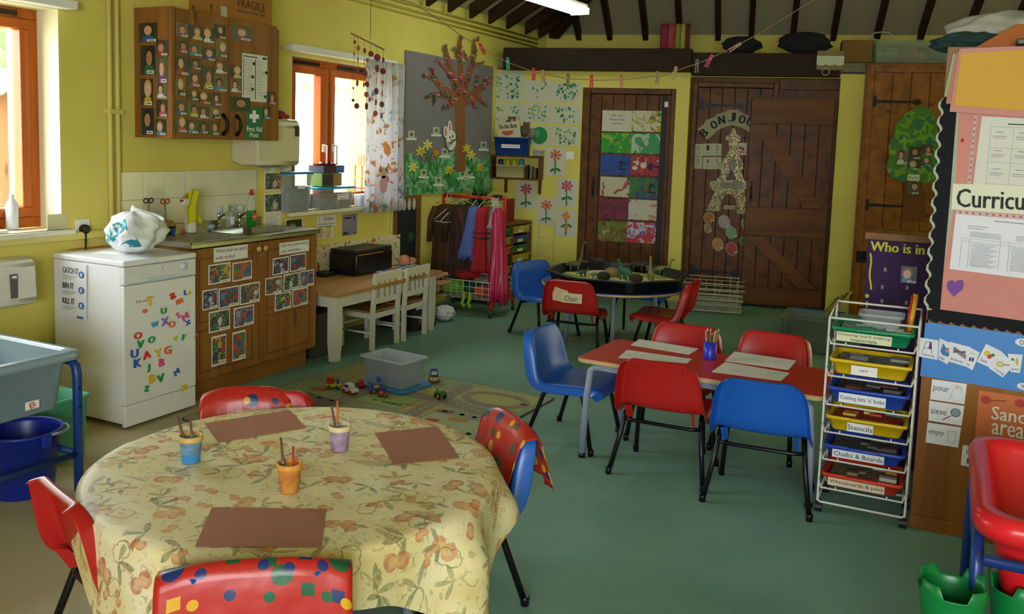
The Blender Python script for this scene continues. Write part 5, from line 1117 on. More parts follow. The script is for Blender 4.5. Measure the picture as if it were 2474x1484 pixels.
# ================= WINDOW SILL NEAR =================
b=MB(); b.box((-.11,-.28,0),(.02,.28,.012),PAPER); tag(b.build('paper_pile',M=Matrix.Translation((WX-.03,2.55,.966))),'pile of white papers on the near window sill','papers')
t=thing('plastic_bottle','white bottle standing on the near window sill','bottle',(WX-.13,2.93,.966)); b=MB(); b.lathe([(.028,0),(.03,.01),(.03,.13),(.012,.16),(.012,.18)],(0,0,0),mat('#d8dce8',.4),16,capt=True); b.build('bottle_body',parent=t)
y,z=FL.loc(130,540,.01); s=Sheet(FL,None,mat('#d8d0a0',.7),off=.001,th=.004,xy=[(w1[1]-.09,1.045),(w1[1]+.03,1.045),(w1[1]+.03,.955),(w1[1]-.09,.955)]); s.build('card','cream card propped at the corner of the near window','card')
# ================= WHITE TABLE WITH PRINTER =================
TZW=.47
fl_=PZ(815,711,TZW); fr_=PZ(1054,652,TZW); TW=wood('worn_pine_top','#9a7440','#c49a5c','y',5,.5); WPT=mat('#d8d6c4',.55,var=.05,name='cream_white_paint')
tx=fl_.x; ty0=fl_.y; ty1=fr_.y
wtb=thing('wooden_table','white legged table with pine top under the printer','table',(tx,ty0,0)); ML=Matrix.Translation((-tx,-ty0,0))
xb=WX+.06
b=MB(ML); b.box((xb,ty0,TZW-.028),(tx,ty1,TZW),TW,bev=.004); b.build('tabletop',parent=wtb)
b=MB(ML); b.box((tx-.07,ty0+.10,TZW-.11),(tx-.05,ty1-.10,TZW-.029),WPT); b.box((xb+.05,ty0+.10,TZW-.11),(xb+.07,ty1-.1,TZW-.029),WPT); b.box((xb+.07,ty0+.06,TZW-.11),(tx-.10,ty0+.08,TZW-.029),WPT); b.box((xb+.07,ty1-.08,TZW-.11),(tx-.10,ty1-.06,TZW-.029),WPT); b.build('apron',parent=wtb)
for lx,ly in ((tx-.105,ty0+.035),(xb+.035,ty0+.035),(tx-.105,ty1-.105),(xb+.035,ty1-.105)):
    b=MB(ML); b.prism([(lx,ly,TZW-.029),(lx+.07,ly,TZW-.029),(lx+.07,ly+.07,TZW-.029),(lx,ly+.07,TZW-.029)],(0,0,-(TZW-.029-.14)),WPT)
    bb=[(lx+.008,ly+.008),(lx+.062,ly+.008),(lx+.062,ly+.062),(lx+.008,ly+.062)]; A=[b.v((x,y,.14)) for x,y in ((lx,ly),(lx+.07,ly),(lx+.07,ly+.07),(lx,ly+.07))]; B=[b.v((x,y,0)) for x,y in bb]
    for k in range(4): b.f([A[k],A[(k+1)%4],B[(k+1)%4],B[k]])
    b.f(B[::-1]); b.build('leg',parent=wtb)
# white child chairs
SEATW=wood('chair_seat_pine','#8a6434','#b08648','x',5,.5)
def wchair():
    t=thing('wooden_chair','white wooden child chair with slatted back nearer the dishwasher','chair',group='white wooden chairs at the pine topped table'); w,h=.15,.545
    for s in (-1,1):
        b=MB(); b.prism([(s*w-.014,-.155,0),(s*w+.014,-.155,0),(s*w+.014,-.125,0),(s*w-.014,-.125,0)],(0,-.0,.28),WPT); b.prism([(s*w-.014,-.155,.28),(s*w+.014,-.155,.28),(s*w+.014,-.128,.28),(s*w-.014,-.128,.28)],(0,-.02,h-.28),WPT); b.build('back_post',parent=t)
        b=MB(); b.box((s*w-.014,.115,0),(s*w+.014,.143,.262),WPT,bev=.002); b.build('front_leg',parent=t)
        b=MB(); b.box((s*w-.008,-.125,.225),(s*w+.008,.116,.262),WPT); b.build('side_rail',parent=t)
        b=MB(); b.tube([(s*w,-.125,.12),(s*w,.118,.12)],.008,WPT,8); b.build('stretcher',parent=t)
    b=MB(); b.box((-w-.016,-.13,.262),(w+.016,.155,.278),SEATW,bev=.004); b.build('seat',parent=t)
    def rl(z0,z1,nm,yo=0): b=MB(); b.box((-w+.013,-.152-yo,z0),(w-.013,-.137-yo,z1),WPT,bev=.002); b.build(nm,parent=t)
    rl(.225,.262,'back_rail'); rl(.33,.372,'lower_slat_rail',.008); rl(.49,.545,'top_rail',.018)
    for x in (-.06,0,.06): b=MB(); b.box((x-.011,-.162,.37),(x+.011,-.152,.492),WPT); b.build('slat',parent=t)
    b=MB(); b.tube([(-w+.013,.13,.16),(w-.013,.13,.16)],.008,WPT,8); b.build('stretcher',parent=t)
    return t
f1=PZ(908,846); f2=PZ(960,838); f3=PZ(981,846); f4=PZ(1016,834)
wc1=wchair(); m_=(f1+f2)/2; wc1.matrix_world=rot_z(face(-1,.02),(f1.x-.15,PX(933,800,f1.x).y,0))
dup(wc1,rot_z(face(-1,-.02),(f1.x-.14,PX(1000,800,f1.x).y+.0,0)),'white wooden child chair with slatted back nearer the coat rail','white wooden chairs at the pine topped table')
# printer
px_=-3.85; py_=PX(861,663,px_).y; py1=PX(948,640,px_).y; pxb=max(PY(785,650,py_).x,WX+.05); ph_=PX(862,607,px_).z-TZW
pt=thing('printer','black all in one printer on the pine topped table','printer',(px_,py_,TZW)); BK=mat('#101012',.25,name='gloss_black_plastic'); BK2=mat('#1b1b1d',.45)
b=MB(); b.box((pxb-px_,0,.006),(0,py1-py_,ph_-.03),BK,bev=.012); b.build('body',parent=pt)
b=MB(); b.box((pxb-px_+.005,.004,ph_-.029),(-.004,py1-py_-.004,ph_),BK2,bev=.008); b.build('scanner_lid',parent=pt)
b=MB(); b.box((.001,.012,ph_-.038),(.004,(py1-py_)*.72,ph_-.03),mat('#b8862c',.35,metal=.4)); b.build('gold_trim',parent=pt)
b=MB(); b.box((.001,.02,.02),(.006,py1-py_-.02,.062),BK,bev=.002); b.build('paper_flap',parent=pt)
c=PZ(797,668,TZW); t=thing('telephone','small black device left of the printer','phone',c+V((-.04,0,0))); b=MB(); b.box((-.06,-.06,0),(.05,.06,.032),BK2,bev=.006); b.build('case',parent=t); b=MB(); b.box((-.03,-.03,.0325),(.02,.03,.035),mat('#3a3a40',.3)); b.build('display',parent=t)
# white tray with coloured letters
P=[PZ(x,y,TZW+.012) for x,y in ((887,652),(945,664),(1027,644),(975,634))]; c=sum(P,V())/4; c.z=TZW+.001
t=thing('letter_tray','white tray of green, blue and orange plastic letters on the table edge','tray',c)
b=MB(); b.prism([V((q.x-c.x,q.y-c.y,0)) for q in P],(0,0,.012),WHITE,bev=.003); b.build('tray_base',parent=t)
for k in range(12):
    for j in range(3):
        u,v=.1+.8*(k+.5)/12,.2+.28*j; q=(P[0]*(1-u)+P[3]*u)*(1-v)+(P[1]*(1-u)+P[2]*u)*v-c; b=MB(); hc=['#2a8a4a','#2a62b8','#d8762c','#b8342c','#2a8a4a','#1f4a9a'][(k//2+j)%6] if k<10 else '#2a62b8'
        b.box((q.x-.012,q.y-.012,.0125),(q.x+.012,q.y+.012,.019),mat(hc,.4),bev=.002); b.build('letter_tile',parent=t)
# baby doll behind tray, legs on the right
SKD=mat('#c88a68',.5,name='doll_skin')
c=PX(975,640,-3.86); t=thing('baby_doll','pink plastic baby doll lying behind the letter tray','doll',(-3.86,c.y,TZW+.002))
b=MB(); b.ball((0,0,.048),.048,SKD,3); b.ball((-.0,.02,.055),.044,mat('#8a4a24',.8),3,(1,1,1)); b.build('head',parent=t)
b=MB(); b.ball((.0,.10,.035),.04,SKD,3,(1,1.7,.85)); b.build('torso',parent=t)
c=PZ(1040,668,TZW-.01); t=thing('doll','bare pink doll with legs hanging off the far end of the table','doll',(tx-.16,ty1+.01,TZW-.10))
b=MB(); b.tube([(0,.03,.04),(.05,.09,.03),(.10,.13,.05)],[.028,.024,.018],SKD,10); b.ball((.105,.135,.05),.02,SKD,2,(1.2,1,.8)); b.build('leg',parent=t)
b=MB(); b.tube([(0,.06,.0),(.04,.12,-.03),(.10,.16,-.02)],[.028,.024,.018],SKD,10); b.ball((.105,.165,-.02),.02,SKD,2,(1.2,1,.8)); b.build('leg',parent=t)
b=MB(); b.ball((-.06,.06,.02),.05,SKD,3,(1.3,1,1)); b.build('torso',parent=t)
# crates and bags by the far end of the table
t=thing('storage_crate','dark crate with a white word label under the far end of the pine topped table','crate',(-3.80,5.86,0)); b=MB(); b.box((-.16,-.10,0),(.16,.22,.24),mat('#2a221e',.6),bev=.006); b.build('crate_body',parent=t)
b=MB(); b.box((.161,-.08,.17),(.1625,.16,.20),PAPER); b.box((.161,-.04,.05),(.1625,.08,.13),mat('#6a6864',.6)); b.build('word_label',parent=t)
bb=crumple(0,(.13,.15,.14),mat('#b9b8c8',.5,var=.2,scale=12),.4); o=tag(bb.build('carrier_bag',M=Matrix.Translation((-3.79,5.93,.243))),'lilac and white full bag on the dark crate','bag')
bb=crumple(0,(.08,.09,.13),mat('#c9ccd2',.5),2.4); tag(bb.build('carrier_bag',M=Matrix.Translation((-3.68,6.28,0))),'small white plastic bag on the floor beside the dark crate','bag')
t=thing('storage_crate','large dark grey crate under the near end of the pine topped table','crate',(-3.92,4.80,0)); b=MB(); b.box((-.15,-.14,0),(.18,.16,.30),mat('#45403c',.7),bev=.006); b.build('crate_body',parent=t)
# ================= ARTWORK ON THE FAR WALL =================
GRD=['#2f8a5a','#3f9a6c','#1f6a4a','#7ab04a']
def splat(px,i,lab,sp=1.0,cols=None):
    s=Sheet(FA,None,mat('#c9cdb8',.8,name='white_sugar_paper'),off=.0012,xy=xy2(FA,px[0:2],px[2:4],.0012)); cols=cols or GRD
    for k in range(int(26*sp)):
        s.ell(.15+.7*rnd.random(),.12+.76*rnd.random(),.02+.05*rnd.random(),.02+.06*rnd.random(),mat(cols[rnd.randrange(len(cols))],.8),rot=rnd.random()*3,seg=8)
    return s.build('leaf_print',lab,'painting','green leaf prints on the far wall')
pl_=[((1194,173,1214,247),1,'narrow green leaf print in the corner beside the grey board'),((1217,173,1261,247),1.2,'green leaf print, second from the corner in the top row'),((1265,194,1331,247),.3,'nearly bare green leaf print in the top row'),((1335,197,1403,247),1.7,'dense dark green leaf print nearest the left door'),
((1194,251,1216,300),.5,'narrow green print in the second row beside the corner'),((1219,251,1262,300),.7,'green print partly behind the brown teddy'),((1265,250,1330,299),1.2,'pale green leaf print in the middle of the second row'),((1333,252,1401,301),.7,'green dotted leaf print nearest the door in the second row'),((1331,304,1399,354),1.1,'green leaf print nearest the door in the third row')]
for px,sp,lab in pl_: splat(px,0,lab,sp,['#7ab04a','#9abf5a','#3f9a6c'] if 'pale' in lab else None)
s=Sheet(FA,None,mat('#c9cdb8',.8),off=.0012,xy=xy2(FA,(1284,303),(1328,353),.0012)); s.ell(.45,.5,.42,.44,mat('#2a8a4c',.8)).ell(.3,.6,.15,.2,mat('#4aa868',.8)); s.build('leaf_print','big round green paint blob print above the clear box','painting','green leaf prints on the far wall')
def flower(px,col,lab,kind=0):
    s=Sheet(FA,None,mat('#cdcfc0',.8),off=.0012,xy=xy2(FA,px[0:2],px[2:4],.0012)); g=mat('#2f7a44',.8); c=mat(col,.8); s.poly([(.46,.06),(.54,.06),(.52,.62),(.46,.62)],g)
    s.ell(.36,.2+.1*kind,.14,.05,g,rot=.5).ell(.66,.22+.1*kind,.14,.05,g,rot=-.5)
    if kind==2:
        for u,v in ((.5,.86),(.36,.78),(.6,.74),(.46,.66),(.54,.4),(.5,.3)): s.ell(u,v,.10,.06,c,rot=u*9)
    else:
        for k in range(7): a=k*.9; s.ell(.5+.2*math.cos(a),.74+.13*math.sin(a),.11,.045,c,rot=math.atan2(math.sin(a)*.9,math.cos(a)))
        s.ell(.5,.74,.08,.05,mat('#b84a3a',.8))
    return s.build('flower_painting',lab,'painting','handprint flower paintings on the far wall')
flower((1319,356,1365,426),'#d0702e','orange flower painting right of the wall shelf'); flower((1248,438,1294,506),'#b83a5a','deep pink flower painting below the wall shelf'); flower((1347,430,1392,502),'#d04a6a','pink flower painting nearest the left door',1)
flower((1298,478,1342,544),'#d8703a','orange flower painting above the red dish end'); flower((1345,505,1391,574),'#e0802e','knobbly orange flower painting lowest beside the door',2)
x,z=FA.loc(1377,376); t=thing('light_switch','white light switch on the far wall beside the door','switch',M=FA.M(x,z,0)); b=MB(); b.box((-.04,-.04,0),(.04,.04,.009),WHITE,bev=.002); b.build('face_plate',parent=t); b=MB(); b.box((-.008,-.012,.009),(.008,.012,.014),WHITE); b.build('rocker',parent=t)
FD1=Fr(FA.W(0,0,-.05),FA.u,FA.n)
qd=lambda x,y:(x/4.123+1420,y/4.123+240)
ART=[((148,108),(438,325),None,'white Oak trees Mixed media artwork title sheet on the left door'),((445,112),(743,328),('#cfcdb4',[('#b8b02a',.56),('#2a7a5a',.62),('#b85a2c',.62)]),'yellow splashed painting at the top right of the left door'),
((140,330),(430,540),('#2f9a34',[('#8ab82a',.56),('#c85a2a',.64),('#1f7a3a',.60)]),'bright green painting with orange tree, second row left on the door'),((435,335),(730,548),('#b9c4a8',[('#3f9a62',.46),('#c85a2e',.68),('#202a4a',.72)]),'pale green washed painting with collage scraps, second row right'),
((133,548),(422,762),('#2e4f9c',[('#233f80',.6),('#3a1f2a',.74)]),'plain blue painting with one dark shape on the door'),((432,556),(726,765),('#a8343c',[('#c8c4b4',.62),('#3a2050',.64),('#c85a2a',.66)]),'crimson collage painting with white ovals on the door'),
((128,768),(415,978),('#c2bfa2',[('#a83a3a',.64),('#3a5a44',.66),('#7a3a6a',.68)]),'cream speckled collage with torn lower edge on the door'),((420,775),(716,996),('#2f6a54',[('#2a4a8a',.56),('#3f7a3a',.56),('#9a4a2a',.62)]),'busy dark green and blue painting on the door'),
((118,985),(405,1200),('#8a2e38',[('#6a2a44',.5),('#2f5a9a',.63)]),'dark red painting with a blue streak on the door'),((410,995),(700,1212),('#c8c2ae',[('#6a3a5a',.64),('#c87a5a',.62),('#4a5a3a',.68)]),'cream painting with purple smears and a red dot on the door'),
((102,1210),(388,1424),('#6a7a2a',[('#7a4a2a',.54),('#a8a45a',.6)]),'olive green and brown painting lowest left on the door'),((397,1218),(695,1440),('#b8bcc8',[('#c02e44',.46),('#2f5ab0',.6),('#b85a2a',.62)]),'red blob painting on blue dashes lowest right on the door')]
for i,(a,c,pm,lab) in enumerate(ART):
    m_=mat('#cfcdb8',.8) if pm is None else painted('artwork_%d'%i,pm[0],pm[1],scale=9+i%3,rough=.7)
    s=Sheet(FD1,None,m_,off=.0015,xy=xy2(FD1,qd(*a),qd(*c),.0015))
    if pm is None: s.text('Oak trees',.3,.72,.7,.82,INK).text('Mixed media',.25,.52,.75,.62,INK).text('artwork',.33,.34,.67,.43,INK)
    if 'blue painting' in lab: s.line([(.65,.3),(.68,.7),(.85,.55)],.012,mat('#2a1420',.8)).line([(.62,.3),(.85,.3)],.012,mat('#2a1420',.8))
    if 'crimson' in lab: s.ell(.42,.5,.1,.16,mat('#d0ccc0',.8)).ell(.14,.36,.09,.1,mat('#d0ccc0',.8)).ell(.65,.45,.1,.2,mat('#4a1f5a',.8))
    s.build('artwork',lab,'painting','children paintings on the left door')
s=Sheet(FD1,None,WHITE,off=.006,th=.006,xy=xy2(FD1,(1606,246),(1614,259),.006)); s.build('door_sensor','small white tab at the top right of the left door','tab')
# ---- Bonjour door
FD2=Fr(FA.W(0,0,-.11),FA.u,FA.n); q9=lambda x,y:(x/3.711+1660,y/3.711+240)
CRD=mat('#9b9a78',.8,name='cream_card')
arc=[(95,265),(135,235),(170,200),(255,150),(355,105),(460,92),(545,130),(600,165),(650,220)]
cut('bonjour_banner',FD2,.002,[('p',CRD,[(93,268),(150,225),(170,185),(255,155),(262,135),(350,112),(358,98),(458,92),(462,105),(548,148),(555,155),(640,230),(600,330),(570,300),(480,248),(400,232),(315,258),(255,290),(245,310),(178,365)])],cv=q9,label='cream arched BONJOUR banner above the gold tower',cat='banner')
bz=bpy.data.objects['bonjour_banner']
ML=bz.matrix_world.inverted()
for ch,x,y,r,h in (('B',150,300,.75,75),('O',240,228,.45,72),('N',310,185,.25,72),('J',402,160,.0,80),('O',495,180,-.2,75),('U',568,205,-.45,75),('R',625,250,-.7,70)):
    p=FD2.loc(*q9(x,y),.005); b=MB(); hh=h/3.711/2150*8.4; b.text(ch,(-hh*.36,-hh/2,hh*.36,hh/2),INK,bold=.006); o=b.build('letter',parent=bz); o.matrix_local=ML@FD2.M(p[0],p[1],.0045)@Matrix.Rotation(r,4,'Z')
def gold():
    m,t,b=nt('glitter_gold_paper'); n=texn(t,'Voronoi',90); c=ramp(t,n.outputs['Color'],[(.0,'#2c2a18'),(.5,'#564c22'),(.88,'#94802e')]); t.links.new(c,b.inputs['Base Color']); b.inputs['Metallic'].default_value=.35
    r=ramp(t,n.outputs['Distance'],[(0,(.15,.15,.15,1)),(1,(.6,.6,.6,1))]); t.links.new(r,b.inputs['Roughness']); return m
GOLD=gold(); GRYP=mat('#6a6a58',.5,metal=.3,var=.3,scale=20)
cut('paper_tower',FD2,.009,[('p',GOLD,[(408,262),(430,262),(445,310),(480,330),(478,372),(450,385),(455,480),(500,570),(505,620),(480,640),(515,735),(545,738),(548,800),(510,810),(545,985),(530,1030),(448,1025),(440,900),(400,850),(340,850),(305,930),(298,1005),(165,1005),(250,830),(205,790),(205,735),(265,728),(310,640),(285,620),(290,570),(335,530),(380,440),(370,370),(345,365),(348,335),(385,310)]),('p',mat('#3a2009',.5),[(395,620),(445,725),(340,725)]),('p',GRYP,[(300,745),(500,745),(500,800),(300,800)]),('p',GRYP,[(380,540),(440,540),(430,610),(370,600)])],cv=q9,th=.002,label='glittery gold paper tower on the plank door under the BONJOUR banner',cat='paper craft')
for k,(x,y,st,c_) in enumerate(((103,455,'0','#a8442a'),(186,452,'1','#2a2a2a'),(268,452,'2','#2a3a2a'),(95,568,'3','#2a5a34'),(183,572,'4','#2a3a2a'),(266,572,'5','#b04a3a'))):
    s=Sheet(FD2,None,mat('#b3b296',.8),off=.0015,xy=xy2(FD2,q9(x-38,y-56),q9(x+38,y+56),.0015)); s.text(st,.36,.45,.64,.86,mat(c_,.8)).rect(.25,.2,.75,.24,mat('#8a8a72',.8)); s.build('number_card','cream number %s card on the plank door'%st,'card','number cards on the plank door')
s=Sheet(FD2,None,mat('#c0b8ac',.8),off=.0015,xy=xy2(FD2,q9(455,390),q9(530,502),.0015)); s.rect(.15,.2,.8,.3,mat('#a8344a',.8)).ell(.6,.5,.2,.12,mat('#a8344a',.8)).ell(.3,.6,.15,.08,INK); s.build('picture_card','small red and white word card right of the gold tower','card')
s=Sheet(FD2,None,mat('#aaa98e',.8),off=.016,xy=xy2(FD2,q9(330,950),q9(430,988),.016)); s.text('Le Fruit',.1,.2,.9,.8,INK).build('word_card','small Le Fruit word card between the feet of the gold tower','card')
FRT=[(195,1062,50,48,'#a8642a','orange'),(332,1098,52,62,'#a8989a','lilac plum'),(185,1158,32,45,'#8a7a4a','brown strawberry'),(395,1195,50,58,'#7aa878','pale green pear'),(508,1120,22,45,'#8a8a4a','olive banana'),(275,1300,50,60,'#b8825a','peach'),(398,1340,52,62,'#b04a4a','red apple'),(495,1270,28,35,'#3a7a5a','small green leaf')]
for x,y,rx,ry,col,nm in FRT:
    cut('paper_fruit',FD2,.002,[('e',mat('#a8a890',.8),x,y,rx,ry,.3),('e',mat(col,.85,var=.2,scale=25),x,y,rx-6,ry-6,.3),('p',mat('#4a6a3a',.8),[(x,y-ry),(x+14,y-ry-16),(x+6,y-ry+2)]),('p',mat('#b8b8a0',.8),[(x+rx*.4,y+ry*.45),(x+rx*1.1,y+ry*.45),(x+rx*1.1,y+ry*.65),(x+rx*.4,y+ry*.65)])],cv=q9,label='paper %s cut-out on the plank door below the gold tower'%nm,cat='paper craft',group='paper fruits on the plank door')
# ---- closet tree
FD4=Fr(FA.W(0,0,.04),FA.u,FA.n); q4=lambda x,y:(x/2.968+1750,y/2.968)
GT=painted('green_sponge_paint','#4a8a34',[('#7aa82a',.52),('#2f7a6a',.56),('#8ab83a',.6)],scale=8)
ct=cut('paper_tree_crown',FD4,.008,[('p',mat('#7a4a2a',.85),[(1290,1290),(1420,1290),(1430,1400),(1450,1590),(1270,1590),(1290,1450)]),('p',GT,[(1420,765),(1470,780),(1510,840),(1530,950),(1545,1050),(1535,1180),(1545,1290),(1500,1315),(1400,1305),(1280,1300),(1190,1270),(1160,1200),(1185,1120),(1180,1040),(1210,980),(1230,890),(1290,820),(1370,775)])],cv=q4,label='green sponge painted paper tree on the closet door',cat='paper craft')
for k,(x,y,X,Y) in enumerate(((1238,1075,1312,1182),(1325,1052,1405,1142),(1420,1035,1490,1115),(1318,1140,1404,1222),(1416,1130,1480,1190),(1312,1302,1396,1395))):
    kid(FD4,q4(x,y),q4(X,Y),'child photo on the paper tree, %s'%['far left','upper middle','upper right','lower middle','lower right','on the trunk'][k],k+5,off=.0125+.0006*k,group='child photos on the paper tree')
s=Sheet(FD4,None,PAPER,off=.0125,xy=xy2(FD4,q4(1316,1250),q4(1398,1298),.0125)); s.text('My group',.1,.2,.9,.7,INK).build('word_label','tiny word label at the top of the paper tree trunk','label')
# ================= WALL SHELF =================
x0=.012; x1=FA.loc(1319,378)[0]; zt=FA.loc(1260,376,.1)[1]; zb=FA.loc(1260,434,.1)[1]; D=.17
sh=thing('wall_shelf','small dark wooden shelf unit in the far left corner','shelf',M=FA.M(x0,zb,0)); w_=x1-x0-.02; hh=zt-zb
b=MB(); b.box((0,0,.003),(w_,.016,D),DK,bev=.002); b.build('shelf_board',parent=sh)
b=MB(); b.box((0,hh-.016,.003),(w_,hh,D),DK,bev=.002); b.build('shelf_board',parent=sh)
b=MB(); b.box((w_-.016,.016,.003),(w_,hh-.016,D-.01),DK); b.build('side_panel',parent=sh)
b=MB(); b.box((0,.016,.003),(.012,hh-.016,D-.01),DK); b.build('side_panel',parent=sh)
for x in (FA.loc(1223,450)[0]-x0,FA.loc(1305,450)[0]-x0):
    b=MB(); b.box((x-.015,-.14,.003),(x+.015,-.001,.02),DK); b.build('bracket',parent=sh)
def fa_obj(x,z,o,rz=0): return FA.M(x,z,o)@Matrix.Rotation(-math.pi/2,4,'X')@Matrix.Rotation(rz,4,'Z')   # local z up, x along the wall, -y to the room
BLB=mat('#16408c',.45,name='blue_box_plastic')
bx=(x0+.02+FA.loc(1280,350,.1)[0])/2; bw=(FA.loc(1280,350,.1)[0]-x0-.03)/2; bh=FA.loc(1240,330,.1)[1]-zt-.01
def lab_front(txt,cx,cz,w,h,y): 
    def f(t,w__,d__,h__):
        b=MB(); b.M=Matrix(((1,0,0,0),(0,0,-1,-d__-y),(0,1,0,0),(0,0,0,1))); b.box((cx-w,cz-h,0),(cx+w,cz+h,.001),PAPER); b.text(txt,(cx-w*.85,cz-h*.5,cx+w*.85,cz+h*.5),INK,z=.0018); b.build('name_label',parent=t)
    return f
bb=tub('blue box with a white name label on top of the wall shelf',-bw,bw,-.075,.075,0,bh,BLB,deco=lab_front('Toys from home',0,bh*.5,bw*.55,.018,.001),M=fa_obj(bx,zt+.001,.09))
FSh=Fr(FA.W(0,0,.12),FA.u,FA.n)
s=Sheet(FSh,None,mat('#cfc8a8',.6),off=.0,th=.006,xy=[q_ for q_ in [FSh.loc(*q8(848,842)),FSh.loc(*q8(1042,818)),FSh.loc(*q8(1056,960)),FSh.loc(*q8(860,968))]])
s.text("I'm the Best",.10,.60,.88,.90,INK,bold=.006).ell(.45,.30,.22,.16,mat('#c85a2a',.7)).ell(.62,.36,.08,.10,mat('#c85a2a',.7)).ell(.28,.36,.08,.10,mat('#c85a2a',.7)).build('picture_book',"cream I'm the Best picture book standing in the blue shelf box",'book')
def soft(px,py,r,col,lab,col2=None,n='soft_toy'):
    p=hit(px,py,FA.W(0,0,.07),FA.n); t=thing(n,lab,'toy',p); b=MB(); b.ball((0,0,0),r,mat(col,.95,bump=.6,scale=90),3,(1,.8,1.1),jit=.08); b.ball((.3*r,0,r*.9),r*.6,mat(col,.95,bump=.6,scale=90),3,jit=.08)
    b.ball((-.15*r,0,r*1.4),r*.2,mat(col,.95),2); b.ball((.75*r,0,r*1.4),r*.2,mat(col,.95),2); b.build('body',parent=t)
    if col2: b=MB(); b.ball((.6*r,-.55*r,r*.85),r*.3,mat(col2,.9),2); b.build('muzzle',parent=t)
soft(1232,305,.062,'#7a5230','brown teddy bear sitting in the blue shelf box','#b8a07a'); soft(1268,316,.055,'#5a5a4a','grey and red soft toy right of the teddy in the blue shelf box','#a83a34'); soft(1284,325,.04,'#8a7a6a','pale soft toy at the right end of the blue shelf box','#c8b89a')
cx=(FA.loc(1280,355,.1)[0]+x1)/2+.005; tub('small clear plastic box right of the blue box on the wall shelf',-.05,.05,-.06,.06,0,.062,CLR,M=fa_obj(cx+.01,zt+.001,.09))
CRB=mat('#b8ae7a',.8,name='cream_canvas'); xa,xb=FA.loc(1194,400,.12)[0]+.02,FA.loc(1268,400,.12)[0]; tub('cream canvas basket inside the wall shelf',-(xb-xa)/2,(xb-xa)/2,-.06,.06,0,hh*.52,CRB,name='basket',cat='basket',M=fa_obj((xa+xb)/2+.0,zb+.017,.09),taper=.004,lip=.002)
for k,(px,c_) in enumerate(((1210,'#2a2e44'),(1227,'#b8b41e'),(1243,'#b8b41e'),(1260,'#3f8a94'))):
    p=hit(px,390,FA.W(0,0,.09),FA.n); b=MB(); b.lathe([(.025,-.045),(.026,-.04),(.026,.018),(.022,.022),(.001,.024)],(0,0,0),mat(c_,.4),16); tag(b.build('tin',M=Matrix.Translation(p)),'%s round tin in the cream shelf basket'%['dark blue','yellow','second yellow','turquoise'][k] if k!=2 else 'right hand yellow round tin in the cream shelf basket','tin','round tins in the cream basket')
for k in range(3):
    xx=FA.loc(1276+10*k,400,.1)[0]; b=MB(); b.box((-.006,0,-.05),(.006,.13-.015*k,.05),mat(['#2a2a30','#8a8a80','#55555a'][k],.5)); tag(b.build('book',M=FA.M(xx,zb+.017,.09)),['black','light grey','dark grey'][k]+' slim case beside the cream shelf basket','case','slim cases on the wall shelf')
# ================= TRAY STORAGE UNIT =================
UX0,UX1,UY0,UY1,UZ=WX+.01,-3.68,7.10,7.94,.725
us=thing('tray_unit','wooden storage unit with two columns of coloured trays in the far left corner','cabinet',(UX0,UY0,0)); ML=Matrix.Translation((-UX0,-UY0,0)); MW=wood('beech_board','#6a4a24','#8a6434','y',5,.5,False)
b=MB(ML); b.box((UX0,UY0,UZ-.02),(UX1,UY1,UZ),MW,bev=.002); b.box((UX0,UY0,.03),(UX1,UY0+.018,UZ-.02),MW); b.box((UX0,UY1-.018,.03),(UX1,UY1,UZ-.02),MW); b.box((UX0,(UY0+UY1)/2-.009,.05),(UX1,(UY0+UY1)/2+.009,UZ-.02),MW); b.box((UX0,UY0,.03),(UX1,UY1,.05),MW); b.box((UX0,UY0+.02,.05),(UX0+.01,UY1-.02,UZ-.02),MW); b.build('carcass',parent=us)
TCOL={'g':'#17603a','y':'#b8a41e','o':'#c8681e','b':'#22386a'}; nr=7; cw=(UY1-UY0-.054)/2
for c_ in range(2):
    for r in range(nr):
        k=('gyogygo','ybgybgy')[c_][r]; y0=UY0+.02+c_*(cw+.016); z1=UZ-.035-r*.092; b=MB(ML); m_=mat(TCOL[k],.4)
        b.box((UX0+.05,y0+.012,z1-.07),(UX1-.01,y0+cw-.012,z1-.012),m_); b.box((UX0+.05,y0+.003,z1-.012),(UX1+.006,y0+cw-.003,z1),m_,bev=.003); b.box((UX1-.01,y0+cw*.3,z1-.03),(UX1+.018,y0+cw*.7,z1-.002),m_,bev=.004); b.box((UX1-.009,y0+cw*.3,z1-.065),(UX1-.008,y0+cw*.6,z1-.034),PAPER); b.build('tray',parent=us)
c=V((-3.86,7.52,UZ+.001)); t=thing('serving_dish','long dark red dish on top of the tray unit','dish',c); b=MB(); b.lathe([(.07,0),(.09,.01),(.12,.055),(.125,.055),(.115,.045)],(0,0,0),mat('#7a1f14',.4),24,sx=.9,sy=2.2); b.build('dish_body',parent=t)
for k in range(4):
    b=MB(); b.lathe([(.025,.012),(.034,.07),(.036,.09),(.033,.09)],(0,0,0),glassy('clear_cup','#c8ccb8',.5,.2),14); tag(b.build('plastic_cup',M=Matrix.Translation(c+V((0,-.17+.11*k,0)))),'clear cup, %s from the left in the red dish'%od[k],'cup','clear cups in the red dish')
# white wire airer leaning on the wall
x=FA.loc(1322,560)[0]; t=thing('wire_rack','thin white wire frame leaning on the far wall beside the tray unit','rack',M=FA.M(x,0,.10)@Matrix.Rotation(math.radians(-5),4,'X')); b=MB(); WW=mat('#c9c9b4',.5,name='white_wire')
for xx in (-.08,.08): b.tube([(xx,.004,0),(xx,.73,0)],.003,WW,6)
for zz in (.02,.28,.55,.73): b.tube([(-.08,zz,0),(.08,zz,0)],.003,WW,6)
b.tube([(-.03,.02,0),(-.03,.55,0)],.002,WW,6); b.build('frame',parent=t)
